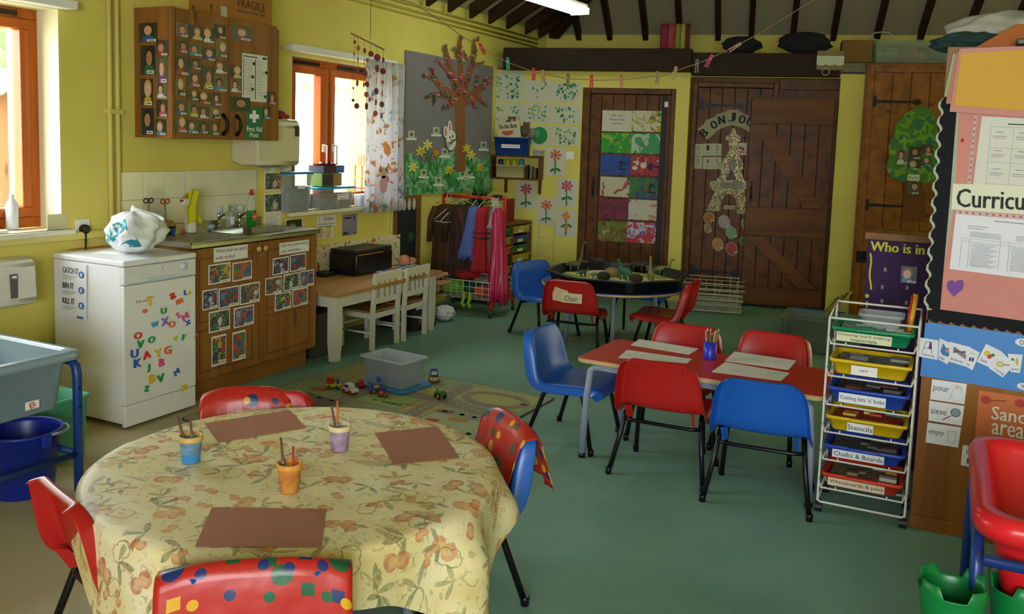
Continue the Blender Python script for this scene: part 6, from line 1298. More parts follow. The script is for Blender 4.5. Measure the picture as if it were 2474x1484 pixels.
# ================= COAT RAIL =================
RR_=mat('#b81c14',.35,name='red_rail_paint'); ra,rb,rz_,ry0,ry1=-4.02,-3.41,1.0,6.58,7.02; rm=(ry0+ry1)/2
cr_=thing('coat_rail','red metal dressing up rail on castors with a wire basket','clothes rail',(ra,rm,0)); ML=Matrix.Translation((-ra,-rm,0))
b=MB(ML); b.tube([(ra,rm,rz_),(rb,rm,rz_)],.014,RR_,10); b.build('top_bar',parent=cr_)
for x in (ra,rb):
    b=MB(ML); b.tube([(x,rm,.13),(x,rm,rz_+.02)],.014,RR_,10); b.build('post',parent=cr_)
    b=MB(ML); b.tube([(x,ry0+.005,.06),(x,ry0+.01,.10),(x,ry0+.04,.13),(x,ry1-.04,.13),(x,ry1-.01,.10),(x,ry1-.005,.06)],.014,RR_,10); b.build('foot_tube',parent=cr_)
    for y in (ry0,ry1):
        b=MB(ML); b.prism([(x-.008,y+.024*math.cos(k*.524),.025+.024*math.sin(k*.524)) for k in range(12)],(.016,0,0),mat('#2a2a2a',.5)); b.box((x-.012,y-.006,.025),(x+.012,y+.006,.06),STEEL); b.build('castor',parent=cr_)
b=MB(ML); b.box((rb-.006,rm+.012,.80),(rb+.006,ry1-.05,rz_),mat('#7a1a14',.6)); b.text('ant',(0,0,.01,.01),WHITE); b.build('end_panel',parent=cr_)
def wirebasket(parent,x0,x1,y0,y1,z0,z1,nx,ny,nz,name='wire_basket',r=.0028):
    b=MB(ML); m_=mat('#d2d2c8',.4)
    for k in range(nz+1):
        z=z0+(z1-z0)*k/nz; b.tube([(x0,y0,z),(x1,y0,z),(x1,y1,z),(x0,y1,z)],r if k<nz else r*1.5,m_,5,closed=True)
    for k in range(nx+1):
        x=x0+(x1-x0)*k/nx; b.tube([(x,y0,z1),(x,y0,z0),(x,y1,z0),(x,y1,z1)],r,m_,5)
    for k in range(ny+1):
        y=y0+(y1-y0)*k/ny; b.tube([(x0,y,z1),(x0,y,z0),(x1,y,z0),(x1,y,z1)],r,m_,5)
    b.build(name,parent=parent)
wirebasket(cr_,ra+.10,rb-.02,ry0-.0,ry1-.02,.148,.30,8,6,3)
def pile(cx,cy,z,items):
    for k,(dx,dy,dz,rx,ry,rz2,col,lab) in enumerate(items):
        bb=crumple(0,(rx,ry,rz2),mat(col,.85,var=.12,scale=20),k*1.7); tag(bb.build('dressing_up_cloth',M=Matrix.Translation((cx+dx,cy+dy,z+dz))),lab,'clothes','dressing up clothes in the rail basket')
pile((ra+rb)/2,rm,.152,[(-.13,-.08,0,.11,.10,.12,'#6fb01e','lime green cloth in the wire basket of the coat rail'),(.02,.0,0,.12,.12,.11,'#12503a','dark green cloth in the wire basket of the coat rail'),(.17,-.10,0,.08,.09,.10,'#c8401c','orange red cloth at the right of the wire basket'),(.12,.06,.09,.11,.09,.06,'#a8a29a','grey striped cloth on top in the wire basket'),(-.06,.04,.11,.12,.1,.10,'#a82018','red cloth heaped on the green cloth in the basket'),(-.12,.09,.10,.10,.08,.07,'#7a7a64','khaki net heaped at the back of the basket')])
b=MB(); 
for k in range(2): b.tube([(.0+.06*k,0,0),(.01+.06*k,-.012,-.04),(-.005+.06*k,-.02,-.09),(.02+.06*k,-.016,-.12)],[.012,.016,.014,.018],mat('#8ab02a',.7),8)
tag(b.build('toy_frog_legs',M=Matrix.Translation((-3.66,6.562,.20))),'lime green toy legs dangling out of the wire basket','toy')
# hanging clothes
def hook(b,x,y,z0): b.tube([(x,y,z0-.12),(x,y,z0-.05)]+[(x,y+.018*math.cos(a),z0-.016+.034*max(0,math.sin(a))) for a in (3.14,2.4,1.57,.8,0)],.002,WW,5)
def garment(x,yh,z0,z1,w0,w1,dep,col,name,label,cat='clothes',waist=None,rz=0,sheen=.75,jag=0,bump=.02,sleeve=True,xo=0):
    """a dress or coat on a hanger: flattened tube with folds, hanging from the rail"""
    t=thing(name,label,cat,(x,yh,z1),rz=rz,group='clothes hanging on the coat rail'); m_=mat(col,sheen,var=.1,scale=9); b=MB(); H=z0-.075-z1
    def fn(i,j):
        a=2*math.pi*i; k=j; w_=(w0*(1-k)+w1*k); 
        if waist: w_*=1-.25*math.exp(-((k-waist)/.12)**2)
        if k<.06: w_*=.35+.65*k/.06
        f=1+.20*k*math.sin(9*a+2*k)+.08*math.sin(17*a)
        return V((w_*math.cos(a)*f*.5+xo*k,dep*math.sin(a)*f*(.5+.5*k),H*(1-k)-(jag*abs(math.sin(5*a)) if k>.95 else 0)))
    b.grid(fn,48,18,m_,cu=True); b.build('fabric',parent=t,solid=.002)
    if sleeve:
        for s in (-1,1):
            b=MB(); b.tube([(s*w0*.42,0,H*.95),(s*w0*.62,-.01,H*.75),(s*w0*.66,-.02,H*.5)],[.035,.035,.03],m_,10); b.build('sleeve',parent=t)
    b=MB(); hook(b,0,0,rz_-z1); b.tube([(-w0*.42,0,H+.0),(0,0,H+.05),(w0*.42,0,H+.0)],.004,WW,6); b.build('hanger',parent=t); return t
garment(-3.70,rm,rz_,.50,.10,.17,.10,'#5568b0','dress','blue dressing up dress hanging left of the red coat',rz=1.2,jag=.04,sleeve=False,xo=-.05)
g_=garment(-3.595,rm-.04,rz_,.36,.16,.20,.08,'#a81420','coat','red coat with black trim hanging in the middle of the coat rail',rz=1.35,sleeve=False)
b=MB(); H=rz_-.075-.36
for zz in (.30,.345): b.tube([(.09*math.cos(a*.39),.085*math.sin(a*.39),zz) for a in range(16)],.006,INK,6,closed=True)
b.build('black_trim',parent=g_)
garment(-3.52,rm,rz_,.42,.10,.14,.09,'#8a6a5a','scarf','brown and lilac gauzy cloth hanging between the red coat and pink dress',rz=1.4,sleeve=False)
garment(-3.445,rm-.06,rz_-.0,.19,.09,.15,.13,'#c8245a','dress','shiny pink pointed dress at the right end of the coat rail',rz=.2,sheen=.35,jag=.10,sleeve=False,xo=.03)
garment(-3.98,rm,rz_,.24,.26,.24,.06,'#4a2c12','costume','brown suit with long sleeves at the left end of the coat rail',rz=.1)
garment(-3.84,rm+.03,rz_,.26,.24,.22,.05,'#35200f','costume','darker brown costume behind the brown suit on the coat rail',rz=.5)
for k in range(2):
    t=thing('coat_hanger','empty white hanger %s at the left end of the coat rail'%['facing the camera','turned edge on'][k],'hanger',(-3.97+.05*k,rm-.03,.80),rz=[.35,1.1][k]); b=MB(); hook(b,0,.03,.20); b.tube([(0,0,.085),(-.07,0,.02),(-.11,0,-.015),(-.10,0,-.03),(.10,0,-.03),(.11,0,-.015),(.07,0,.02)],.0045,mat('#dcdcd0',.4),6,closed=True); b.build('hanger_frame',parent=t)
for k in range(7):
    t=thing('coat_hanger','white hanger in the clipped bundle beside the pink dress, %s from the left'%(od[k]),'hanger',(-3.50+.010*k,rm-.045,.80),rz=1.45+.04*k,group='bundle of white hangers on the coat rail'); b=MB(); b.tube([(0,.04,.20),(0,.02,.205),(0,.0,.12),(-.05,0,.0),(-.09,0,-.04),(.06,0,-.04),(.05,0,.0),(0,0,.10)],.0035,mat('#dcdcd0',.4),6); b.build('hanger_frame',parent=t)
t=thing('clip','black clip holding the bundle of white hangers on the rail','clip',(-3.47,rm-.02,1.015)); b=MB(); b.box((-.035,-.02,0),(.035,.02,.02),BLACK,bev=.003); b.build('clip_body',parent=t)
# pot plant behind the rail
t=thing('pot_plant','bushy green pot plant behind the coat rail under the grey board','plant',(-3.97,7.34,UZ+.0)); b=MB(); b.lathe([(.06,0),(.085,.14),(.09,.14),(.08,.13)],(0,0,0),mat('#3a2c20',.7),20); b.build('plant_pot',parent=t)
b=MB(); GP=mat('#2a6a2a',.5,var=.3,scale=20,name='plant_leaf')
for k in range(95):
    a=rnd.random()*6.28; l=.14+.22*rnd.random(); el=.3+1.1*rnd.random(); d=V((math.cos(a)*math.cos(el),math.sin(a)*math.cos(el),math.sin(el))); s_=V((-math.sin(a),math.cos(a),0))*(.008+.012*rnd.random()); p0=V((0,0,.13)); pts=[]
    for q in range(5):
        u_=q/4; q_=p0+d*l*u_*1.15+V((0,0,-.22*u_*u_*l*2)); q_.x=max(q_.x,-.165+.02*rnd.random()); pts.append(q_)
    for q in range(4): 
        w0_=math.sin(math.pi*(.15+.8*q/4)); w1_=math.sin(math.pi*(.15+.8*(q+1)/4)) if q<3 else 0.05
        b.poly([pts[q]-s_*w0_,pts[q+1]-s_*w1_,pts[q+1]+s_*w1_,pts[q]+s_*w0_],GP)
b.build('foliage',parent=t)
# ================= ROUND TABLE WITH BLACK TRAY =================
T2=V((-2.20,6.24,0)); R2=.54; t2=thing('round_table','blue topped round table carrying the black octagonal tray','table',T2); ang=.2
b=MB(); b.lathe([(R2-.02,.450),(R2,.453),(R2,.466),(R2-.005,.468)],(0,0,0),EDGE,56,capt=True); b.build('table_edge',parent=t2)
b=MB(); b.lathe([(R2-.008,.4682),(R2-.010,.470)],(0,0,0),mat('#2f4f9a',.4),56,capt=True); b.build('tabletop',parent=t2)
for k in range(4):
    a=k*math.pi/2+.35; b=MB(); b.tube([(.30*math.cos(a),.30*math.sin(a),.449),(.35*math.cos(a),.35*math.sin(a),.0)],.017,GRYL,8); b.build('leg',parent=t2)
ZT_=.54
oc=[PZ(x,y,ZT_) for x,y in ((1332,651),(1374,631),(1462,632),(1575,638),(1658,661),(1635,680),(1560,687),(1380,671))]
cc=sum(oc,V())/8; rad=sum((p-cc).length for p in oc)/8; rad=.60; cc=V((-2.17,6.22,.4715))
tr=thing('play_tray','black octagonal play tray of sand and dinosaurs on the round table','tray',cc)
BT=mat('#141619',.4,name='black_tray_plastic'); b=MB().m(BT)
def og(r,z,cr=.04): 
    P=[]
    for k in range(8):
        a=math.pi/8+k*math.pi/4+.12
        for e in (-.05,.05): P.append(b.v((r*math.cos(a+e),r*math.sin(a+e),z)))
    return P
R=[og(.46,.001),og(.485,.006),og(.505,.078),og(.535,.082),og(.535,.092),og(.500,.092),og(.475,.012),og(.45,.010)]
for A,B in zip(R,R[1:]):
    for k in range(16): b.f([A[k],A[(k+1)%16],B[(k+1)%16],B[k]],k%2==1)
b.f(R[0][::-1]); b.f(R[-1]); b.build('tray_shell',parent=tr)
b=MB(); SD=painted('yellow_green_sand','#c9c884',[('#9aa83a',.55),('#dcdcb0',.55)],scale=4); b.m(SD); P=og(.472,.03); b.f(P); b.grid(lambda i,j:(.45*j*math.cos(6.283*i),.45*j*math.sin(6.283*i),.0302+.006*math.sin(9*j)*math.cos(18*i)),40,8,SD,cu=True); b.build('sand',parent=tr)['kind']='stuff'
def critter(x,y,s,col,lab,neck=1.0,head=.9,rz=0,tail=1.0,spikes=False,nm='toy_dinosaur'):
    t=thing(nm,lab,'toy',cc+V((x,y,.034)),rz=rz,group='toy animals in the black tray'); m_=mat(col,.55,var=.25,scale=60); b=MB(); h=.055*s
    pts=[(-.13*s*tail,0,h*.55),(-.08*s,0,h*.9),(-.045*s,0,h*1.15),(0,0,h*1.25),(.04*s,0,h*1.2),(.062*s,0,h*(1.3+.5*neck)),(.075*s,0,h*(1.3+1.6*neck)),(.09*s,0,h*(1.35+1.8*neck)),(.115*s,0,h*(1.25+1.75*neck))]
    b.tube(pts,[.002*s,.010*s,.024*s,.030*s,.026*s,.014*s,.010*s,.013*s,.005*s],m_,10)
    for lx in (-.035,.035):
        for ly in (-.016,.016): b.tube([(lx*s,ly*s,h),(lx*s+.003,ly*s*1.2,h*.5),(lx*s,ly*s*1.2,0)],[.012*s,.009*s,.008*s],m_,8)
    if spikes:
        for k in range(5): b.prism([(-.06*s+.026*k*s,-.001,h*1.5),(-.04*s+.026*k*s,-.001,h*1.5),(-.05*s+.026*k*s,-.001,h*2.1)],(0,.003,0),m_)
    b.build('body',parent=t)
def tp(px,py,z=.505): p=PZ(px,py,z)-cc; return p.x,p.y
x,y=tp(1387,655); critter(x,y,.85,'#5a5530','tall long necked brown dinosaur at the left of the black tray',2.0,rz=.3)
x,y=tp(1450,648); critter(x,y,.85,'#2a2a22','dark horned animal near the back of the black tray',.2,rz=3.3,spikes=False)
x,y=tp(1510,676); critter(x,y,.95,'#2f6a4a','green dinosaur in the middle of the black tray',.7,rz=2.6)
x,y=tp(1572,676); critter(x,y,.75,'#8a8440','upright yellow green dinosaur right of the green one',1.4,rz=2.0,tail=.6)
x,y=tp(1602,664); critter(x,y,.75,'#7a7a34','olive crested dinosaur at the right of the black tray',.9,rz=.2,tail=1.5)
x,y=tp(1541,657); critter(x,y,.9,'#3a2a1a','dark spiny backed dinosaur near the back right of the tray',.1,rz=.1,spikes=True)
x,y=tp(1408,668); critter(x,y,.5,'#3f5a2a','small dark green dinosaur at the front left of the tray',.4,rz=.9)
x,y=tp(1437,672); critter(x,y,.45,'#6a7a3a','tiny olive dinosaur between the boulders and the small dark green one',.3,rz=.2)
for px,py,r,col,lab in ((1411,648,.05,'#6a4a2c','flat brown stone near the back left of the tray'),(1478,668,.055,'#8a7a4a','tan boulder left of the green dinosaur'),(1458,675,.045,'#2a2620','black stone at the front of the tray'),(1433,648,.03,'#9aaf9a','pale green stone near the back of the tray'),(1537,680,.045,'#3a2a18','dark rough cone clump at the front of the tray')):
    x,y=tp(px,py); b=MB(); b.ball((0,0,r*.55),r,mat(col,.8,bump=.4,scale=40),3,(1.1,1,.75),jit=.1); tag(b.build('stone',M=Matrix.Translation(cc+V((x,y,.032)))),lab,'stone','stones in the black tray')
# ================= STACK OF WIRE RACKS =================
c=V((-1.90,8.10,0)); 
for k in range(7):
    t=thing('drying_rack','white wire rack, %s, by the plank door'%(['lowest of the stack','second from bottom','third from bottom','fourth from bottom','second from top','topmost','leaning on the front of the stack'][k]),'rack',M=Matrix.Translation(c+(V((.004*k-.01*(k%2),0.0,.012+.047*k)) if k<6 else V((.0,-.21,.19))))@Matrix.Rotation(AN+.02*(k%3)-.01,4,'Z')@Matrix.Rotation(math.radians(-4-1.0*k if k<6 else 68),4,'X'),group='stacked wire drying racks'); b=MB(); m_=mat('#c6cabf',.4)
    w_,d_=.27,.16; b.tube([(-w_,-d_,.0),(w_,-d_,.0),(w_,d_,.0),(-w_,d_,.0)],.004,m_,6,closed=True); b.tube([(-w_,-d_,.035),(w_,-d_,.035)],.003,m_,6)
    for q in range(6): y=-d_+2*d_*q/5; b.tube([(-w_,y,0),(w_,y,0)],.0022,m_,5)
    for q in range(4): x=-w_+2*w_*(q+.5)/4; b.tube([(x,-d_,.035),(x,-d_,0),(x,d_,0)],.0022,m_,5)
    b.build('wire_frame',parent=t)
# ================= TUBS ON THE FLOOR AT THE BACK =================
tub('large clear plastic tub on the floor behind the trolley',-.27,.27,-.20,.20,0,.26,glassy('clear_tub','#8a9a84',.42,.25),lip=.02,M=Matrix.Translation((-.80,7.0,0)))
tb2=tub('blue plastic tub with wooden rods standing beyond the clear tub',-.20,.20,-.16,.16,0,.17,BLB,lip=.02,M=Matrix.Translation((-.93,7.62,.0)))
for k in range(4): b=MB(); b.tube([(-.04+.03*k,-.05,.012),(.16+.035*k,.13,.30+.02*k)],.008,mat(['#8a7430','#a8904a','#6a5a34','#b8a060'][k],.7),6); tag(b.build('wooden_rod',M=Matrix.Translation((-.93,7.62,0))),'wooden rod in the blue tub, %s from the left'%od[k],'rod','rods in the blue tub')
# ================= TROLLEY OF TRAYS =================
TY=3.80; txl=PY(2005,767,TY).x; txr=PY(2222,790,TY).x; tzt=PY(2005,767,TY).z; TYB=TY+.25
tro=thing('tray_trolley','white wire trolley on castors holding six labelled trays','trolley',((txl+txr)/2,TY+.12,0)); O=V(((txl+txr)/2,TY+.12,0)); ML=Matrix.Translation(-O); WWT=mat('#d8d8d2',.35,name='white_coated_wire')
b=MB(ML); b.tube([(txl,TY,tzt),(txl,TY,.055),(txl+.01,TY,.045),(txr-.01,TY,.045),(txr,TY,.055),(txr,TY,tzt)],.0048,WWT,8); b.tube([(txl,TY,tzt),(txr,TY,tzt)],.0048,WWT,8); b.build('front_frame',parent=tro)
zb_=PY(2030,728,TYB).z
b=MB(ML); b.tube([(txl,TYB,zb_),(txl,TYB,.055),(txl+.01,TYB,.045),(txr-.01,TYB,.045),(txr,TYB,.055),(txr,TYB,zb_)],.0048,WWT,8); b.tube([(txl,TYB,zb_),(txr,TYB,zb_)],.0048,WWT,8); b.build('back_frame',parent=tro)
for x in (txl,txr):
    for za_,zc_ in ((tzt,zb_),(.05,.05)): b=MB(ML); b.tube([(x,TY,za_),(x,TYB,zc_)],.004,WWT,8); b.build('side_wire',parent=tro)
for x in (txl+.005,txr-.005):
    for y in (TY+.01,TYB-.01):
        b=MB(ML); b.prism([(x-.014,y+.021*math.cos(k*.524),.0215+.021*math.sin(k*.524)) for k in range(12)],(.028,0,0),mat('#121214',.5)); b.box((x-.01,y-.008,.03),(x+.01,y+.008,.05),BLACK); b.build('castor',parent=tro)
TR=[(785,830,'#128a5a','Drawing mark making|materials','green','#d3d6ae',.42),(862,908,'#e0bc14','paper','yellow','#e4e4e0',.2),(930,978,'#2a4cb8',"Cutting bits 'n' bobs",'dark blue','#e2e6ee',.36),(1000,1045,'#e0bc14','Stencils','yellow','#e2e4e0',.2),(1070,1112,'#2a4cb8','Chalks & Boards','blue','#dfe3e8',.4),(1140,1182,'#d63a1c','Whiteboards & pens','orange red','#dcc8a8',.44)]
CON=[('#8aa8a0','#b8c4c0','#2f8a6a'),('#8a8a84','#6f7468','#9a9a94'),('#3a3834','#7a3a34','#55605a'),('#c0442c','#2a8a6a','#d8b83a'),('#5a5a58','#6a5a5a','#4a3a50'),('#8a7a5a','#b8862c','#c8c4bc')]
trn=['top','second','third','fourth','fifth','bottom']
for k,(yr,yb_,col,txt,cn,lc,lw) in enumerate(TR):
    zr=PY(2010,yr,TY+.01).z; zw=PY(2010,yb_,TY-.02).z; z0=zw+.008; h=max(.055,zr-z0)
    b=MB(ML); b.tube([(txl,TY-.001,zw+.035),(txl+.012,TY-.022,zw),(txr-.012,TY-.022,zw),(txr,TY-.001,zw+.035)],.0038,WWT,7); 
    b.tube([(txl+.012,TY-.022,zw),(txl+.012,TYB,zw+.004)],.003,WWT,6); b.tube([(txr-.012,TY-.022,zw),(txr-.012,TYB,zw+.004)],.003,WWT,6)
    for x in (txl+.07,txr-.07): b.tube([(x,TY-.022,zw+.012),(x,TY-.022,zw),(x,TYB,zw+.004)],.003,WWT,6)
    b.build('tray_support',parent=tro)
    w=(txr-txl)/2-.022; M=Matrix.Translation(((txl+txr)/2-.002,TY+.105,z0))
    def deco(t,w_,d_,h_,k=k,txt=txt,lc=lc,lw=lw):
        b=MB(); b.box((-w_+.02,-d_+.02,.006),(w_-.02,d_-.02,h_*.8),mat(CON[k][0],.7,var=.5,scale=50))
        for q in range(7): 
            x,y=rnd.uniform(-w_+.04,w_-.06),rnd.uniform(-d_+.03,d_-.05); b.box((x,y,h_*.8),(x+rnd.uniform(.03,.07),y+rnd.uniform(.01,.05),h_*.8+rnd.uniform(.003,.014)),mat(CON[k][q%3],.6))
        o=b.build('contents',parent=t); o['kind']='stuff'
        b=MB(); b.M=Matrix(((1,0,0,0),(0,0,-1,-d_-.0015),(0,1,0,0),(0,0,0,1))); lx=-.02 if k not in (0,) else -.03; lh=h_*.30; cz=h_*.40
        b.box((lx-lw*w_*2/1.0*.5/1.0 if False else lx-lw*w_*1.7,cz-lh,0),(lx+lw*w_*1.7,cz+lh,.0012),mat(lc,.6))
        L=txt.split('|')
        for q,tx in enumerate(L):
            yy=cz+(lh*.42 if len(L)>1 and q==0 else (-lh*.45 if len(L)>1 else 0)); hh=lh*(.36 if len(L)>1 else .55); ww=lw*w_*1.6*(1 if q==0 else .5)*(.35 if txt=='paper' else 1); b.text(tx,(lx-ww,yy-hh*(.5 if txt=='paper' else 1),lx+ww,yy+hh*(.5 if txt=='paper' else 1)),INK,z=.002)
        b.build('name_label',parent=t)
        b=MB(); b.box((-.06,-d_-.018,h_-.010),(.06,-d_-.006,h_),mat(TR[k][2],.35),bev=.003); b.build('finger_grip',parent=t)
    tub('%s plastic tray labelled %s, %s in the wire trolley'%(cn,txt.replace('|',' '),trn[k]),-w,w,-.105,.125,0,h,mat(col,.32),name='storage_tray',lip=.010,deco=deco,cat='tray',group='plastic trays in the wire trolley',M=M,taper=.018)
z=PY(2010,785,TY+.01).z
tub('clear plastic tub standing in the top green tray',-.09,.07,-.06,.06,0,.06,CLR,M=Matrix.Translation(((txl+txr)/2+.02,TY+.14,z-.01)))
p0=PY(2196,800,TY+.13); p1=PY(2213,712,TY+.18)
t=thing('tube','long yellow and red tube leaning out of the top green tray','tube',p0); d=p1-p0
b=MB(); b.tube([(0,0,-.02),tuple(d)],.011,mat('#d8a414',.4),14); b.build('yellow_half',parent=t); b=MB(); s_=_R*-.012; b.tube([tuple(s_+V((0,0,-.02))),tuple(s_+d*.97)],.006,mat('#b82a1c',.4),10); b.build('red_stripe',parent=t)
# ================= PURPLE WHO IS IN BOARD =================
PBY=4.55; FPU=Fr((0,PBY,0),(1,0,0),(0,-1,0)); a=FPU.loc(2097,578); 
pbd=thing('display_board','purple Who is in board with wooden top behind the trolley','display board',(a[0],PBY,0)); ML=Matrix.Translation((-a[0],-PBY,0))
b=MB(ML); b.box((a[0],PBY+.0,0),(.32,PBY+.03,a[1]),mat('#33184a',.8,name='purple_backing')); b.build('backing',parent=pbd)
c=FPU.loc(2091,567,.02); b=MB(ML); b.box((c[0],PBY-.02,a[1]+.001),(.34,PBY+.05,a[1]+.035),MW,bev=.003); b.build('top_ledge',parent=pbd)
YLt=mat('#c8c81e',.7,name='lime_card'); b=MB(ML); l0=FPU.loc(2105,578); l1=FPU.loc(2233,612); b.M=ML@FPU.M(0,0,.002); b.text('Who is in',(l0[0],FPU.loc(2105,606)[1],l1[0],a[1]-.008),YLt,bold=.002); 
l2=FPU.loc(2246,580)[0]; b.text('today?',(l2,FPU.loc(2105,606)[1],l2+.18,a[1]-.008),YLt,bold=.002); b.build('lettering',parent=pbd)
b=MB(ML); b.M=ML@FPU.M(0,0,.002); pts=[FPU.loc(2103+2*math.sin(k),612+k*11) for k in range(9)]
for q,r in zip(pts,pts[1:]): b.poly([(q[0]-.004,q[1],0),(r[0]-.004,r[1],0),(r[0]+.004,r[1],0),(q[0]+.004,q[1],0)],YLt)
b.build('wavy_strip',parent=pbd)
b=MB(ML); b.M=ML@FPU.M(0,0,.002); q=FPU.loc(2095,715); b.poly([(q[0]+.01*math.cos(k*.524),q[1]+.01*math.sin(k*.524),0) for k in range(12)],YLt); q=FPU.loc(2095,728); b.poly([(q[0]-.004,q[1]-.03,0),(q[0]+.004,q[1]-.03,0),(q[0]+.004,q[1],0),(q[0]-.004,q[1],0)],YLt); b.build('dot_strip',parent=pbd)
for px,py in ((2139,650),(2132,692),(2131,726),(2192,694),(2190,730)):
    q=FPU.loc(px,py); b=MB(ML); b.box((q[0]-.006,PBY-.004,q[1]-.012),(q[0]+.006,PBY-.0002,q[1]+.006),mat('#8a8a84',.7)); b.build('fixing_tab',parent=pbd)
kid(FPU,(2178,642),(2214,686),'child photo pinned on the purple Who is in board',8,off=.004)
# ================= PARTITION WITH DISPLAYS (RIGHT) =================
PANEL=wood('panel_pine','#683c14','#9a6424','z',3.2,.35); xl=FP.loc(2226,915)[0]; PT=PY(2420,112,PYY).z
pn=thing('partition_panel','pine partition panel carrying the displays on the right','partition',(xl,PYY,0)); ML=Matrix.Translation((-xl,-PYY,0))
b=MB(ML)
for k in range(12): b.box((xl+k*.115,PYY,.0),(xl+(k+1)*.115-.0006,PYY+.03,PT),PANEL)
b.build('panel_board',parent=pn)
b=MB(ML); b.box((xl-.004,PYY-.012,0),(xl+1.38,PYY-.0005,.055),PANEL,bev=.003); b.build('skirting',parent=pn)
b=MB(ML); b.box((xl+.02,PYY+.032,0),(xl+1.38,PYY+.42,PT-.01),PANEL); b.build('cupboard_carcass',parent=pn)
off=.002
q6=lambda x,y:(x/2.12+2230,y/2.12+100)
PK=mat('#d08a80',.8,var=.05,scale=5,name='pink_backing_paper')
tag(cut('backing_paper',FP,off,[('p',PK,[(2316,262),(2620,262),(2620,800),(2271,748),(2293,500)])]),'salmon pink backing paper of the curriculum display','backing paper')
# corrugated borders
def corr():
    m,t,b=nt('corrugated_black_card'); b.inputs['Base Color'].default_value=lin('#1c1d24'); b.inputs['Roughness'].default_value=.5
    w=texn(t,'Wave',70,bands_direction='Y'); bp=t.nodes.new('ShaderNodeBump'); bp.inputs['Strength'].default_value=.9; bp.inputs['Distance'].default_value=.004; t.links.new(w.outputs['Fac'],bp.inputs['Height']); t.links.new(bp.outputs[0],b.inputs['Normal']); 
    t.links.new(ramp(t,w.outputs['Fac'],[(.2,'#101116'),(.8,'#2c2e3a')]),b.inputs['Base Color']); return m
CORR=corr()
lp=[]; N=13
for k in range(N+1):
    t_=k/N; y=235+(745-235)*t_; x=2283-(2283-2245)*t_; lp+= [(x,y),(x-9,y+10),(x-11,y+22),(x-4,y+32)]
lp=[p for p in lp if p[1]<752]
ws=mat('#a8b09a',.8)
tag(cut('border_strip',FP,off+.0005,[('p',ws,[(p[0]-6,p[1]+3) for p in lp]+[(2262,752),(2305,500),(2318,240)])]),'pale torn paper edging behind the left black border','border')
tag(cut('border_strip',FP,off+.002,[('p',CORR,lp+[(2271,750),(2293,500),(2314,235)])]),'black corrugated wavy border down the left of the pink display','border')
bp_=[(2241,752),(2258,746),(2330,756),(2420,768),(2474,776),(2620,795),(2620,850),(2474,812)]
for k in range(9): x=2474-k*27; bp_+=[(x-6,812-k*3.6-6),(x-14,812-k*3.6-12),(x-22,812-k*3.6-6)]
tag(cut('border_strip',FP,off+.0035,[('p',CORR,bp_+[(2240,782)])]),'black corrugated wavy border along the bottom of the pink display','border')
def psheet(tl,br,mt,name,lab,cat,off_,deco=None,group=None,rot=None,corners=None,tname='lettering'):
    s=Sheet(FP,None,mt,off=off_,xy=[FP.loc(*c_,off_) for c_ in corners] if corners else xy2(FP,tl,br,off_))
    if deco: deco(s)
    return s.build(name,lab,cat,group,tname=tname)
GRYT=mat('#8b8d94',.8); LV=mat('#dfe0ea',.6,name='cool_white_paper')
def table1(s):
    for u in (.12,.36,.6,.84): s.rect(u,.02,u+.003,.86,GRYT)
    for v in (.86,.55,.34,.02): s.rect(.12,v,.96,v+.004,GRYT)
    s.rect(.3,.90,.75,.915,INK)
    for i in range(3):
        for j in range(3): s.rect(.18+.24*i,.78-.27*j,.26+.24*i,.79-.27*j,GRYT).rect(.15+.24*i,.72-.27*j,.3+.24*i,.728-.27*j,GRYT).rect(.15+.24*i,.69-.27*j,.28+.24*i,.698-.27*j,mat('#b89a9a',.8))
psheet((2362,282),(2600,446),mat('#d3d3c8',.6),'timetable','large white timetable sheet at the top of the pink display','sheet',.0045,table1,corners=[(2372,281),(2600,292),(2590,460),(2351,446)])
def dots(s):
    for k in range(11): s.ell(.5,.06+.088*k,.25,.018,mat('#b84a52',.8))
psheet(0,0,mat('#c0b0aa',.7),'border_strip','narrow vertical strip of red dots beside the timetable','border',.0032,dots,corners=[(2353,279),(2361,279),(2345,444),(2337,444)])
def curr(s): s.text('Curriculum',.045,.14,.93,.80,INK,bold=.0045)
psheet(0,0,mat('#dcdcc4',.6),'title_sign','cream Curriculum title sign across the pink display','sign',.007,curr,corners=[(2302,444),(2580,450),(2578,526),(2298,506)])
def dots2(s):
    for k in range(16): s.ell(.04+.062*k,.5,.012,.28,mat('#b84a52',.8))
psheet(0,0,mat('#cdb8b4',.7),'border_strip','narrow strip of red dots below the Curriculum sign','border',.0032,dots2,corners=[(2310,508),(2576,528),(2576,536),(2310,517)])
def table2(s):
    s.rect(.35,.92,.75,.935,GRYT).rect(.12,.80,.3,.81,GRYT).rect(.12,.76,.26,.77,GRYT)
    for v in (.58,.53): s.rect(.08,v,.97,v+.004,GRYT)
    for u in (.08,.15,.42,.5,.8): s.rect(u,.08,u+.0025,.58,GRYT)
    for k in range(14): s.rect(.17,.50-.03*k,.40-.03*(k%3),.507-.03*k,GRYT).rect(.52,.50-.03*k,.78-.04*(k%4),.507-.03*k,GRYT)
    for k in range(4): s.rect(.15,.70-.025*k,.42,.705-.025*k,GRYT).rect(.55,.70-.025*k,.9,.705-.025*k,GRYT)
psheet(0,0,LV,'planning_sheet','large white typed planning sheet under the Curriculum sign','sheet',.0045,table2,corners=[(2309,517),(2590,540),(2575,686),(2294,650)])
cut('paper_heart',FP,.0048,[('p',mat('#7a4a9a',.8),[(2304,717),(2290,701),(2287,688),(2292,679),(2301,677),(2308,683),(2316,676),(2325,677),(2329,686),(2326,699)])],label='purple paper heart on the pink display',cat='paper craft')
cut('paper_dot',FP,.0048,[('e',mat('#b82a2a',.8),2325,339,4,5)],label='small red dot sticker left of the timetable',cat='sticker')
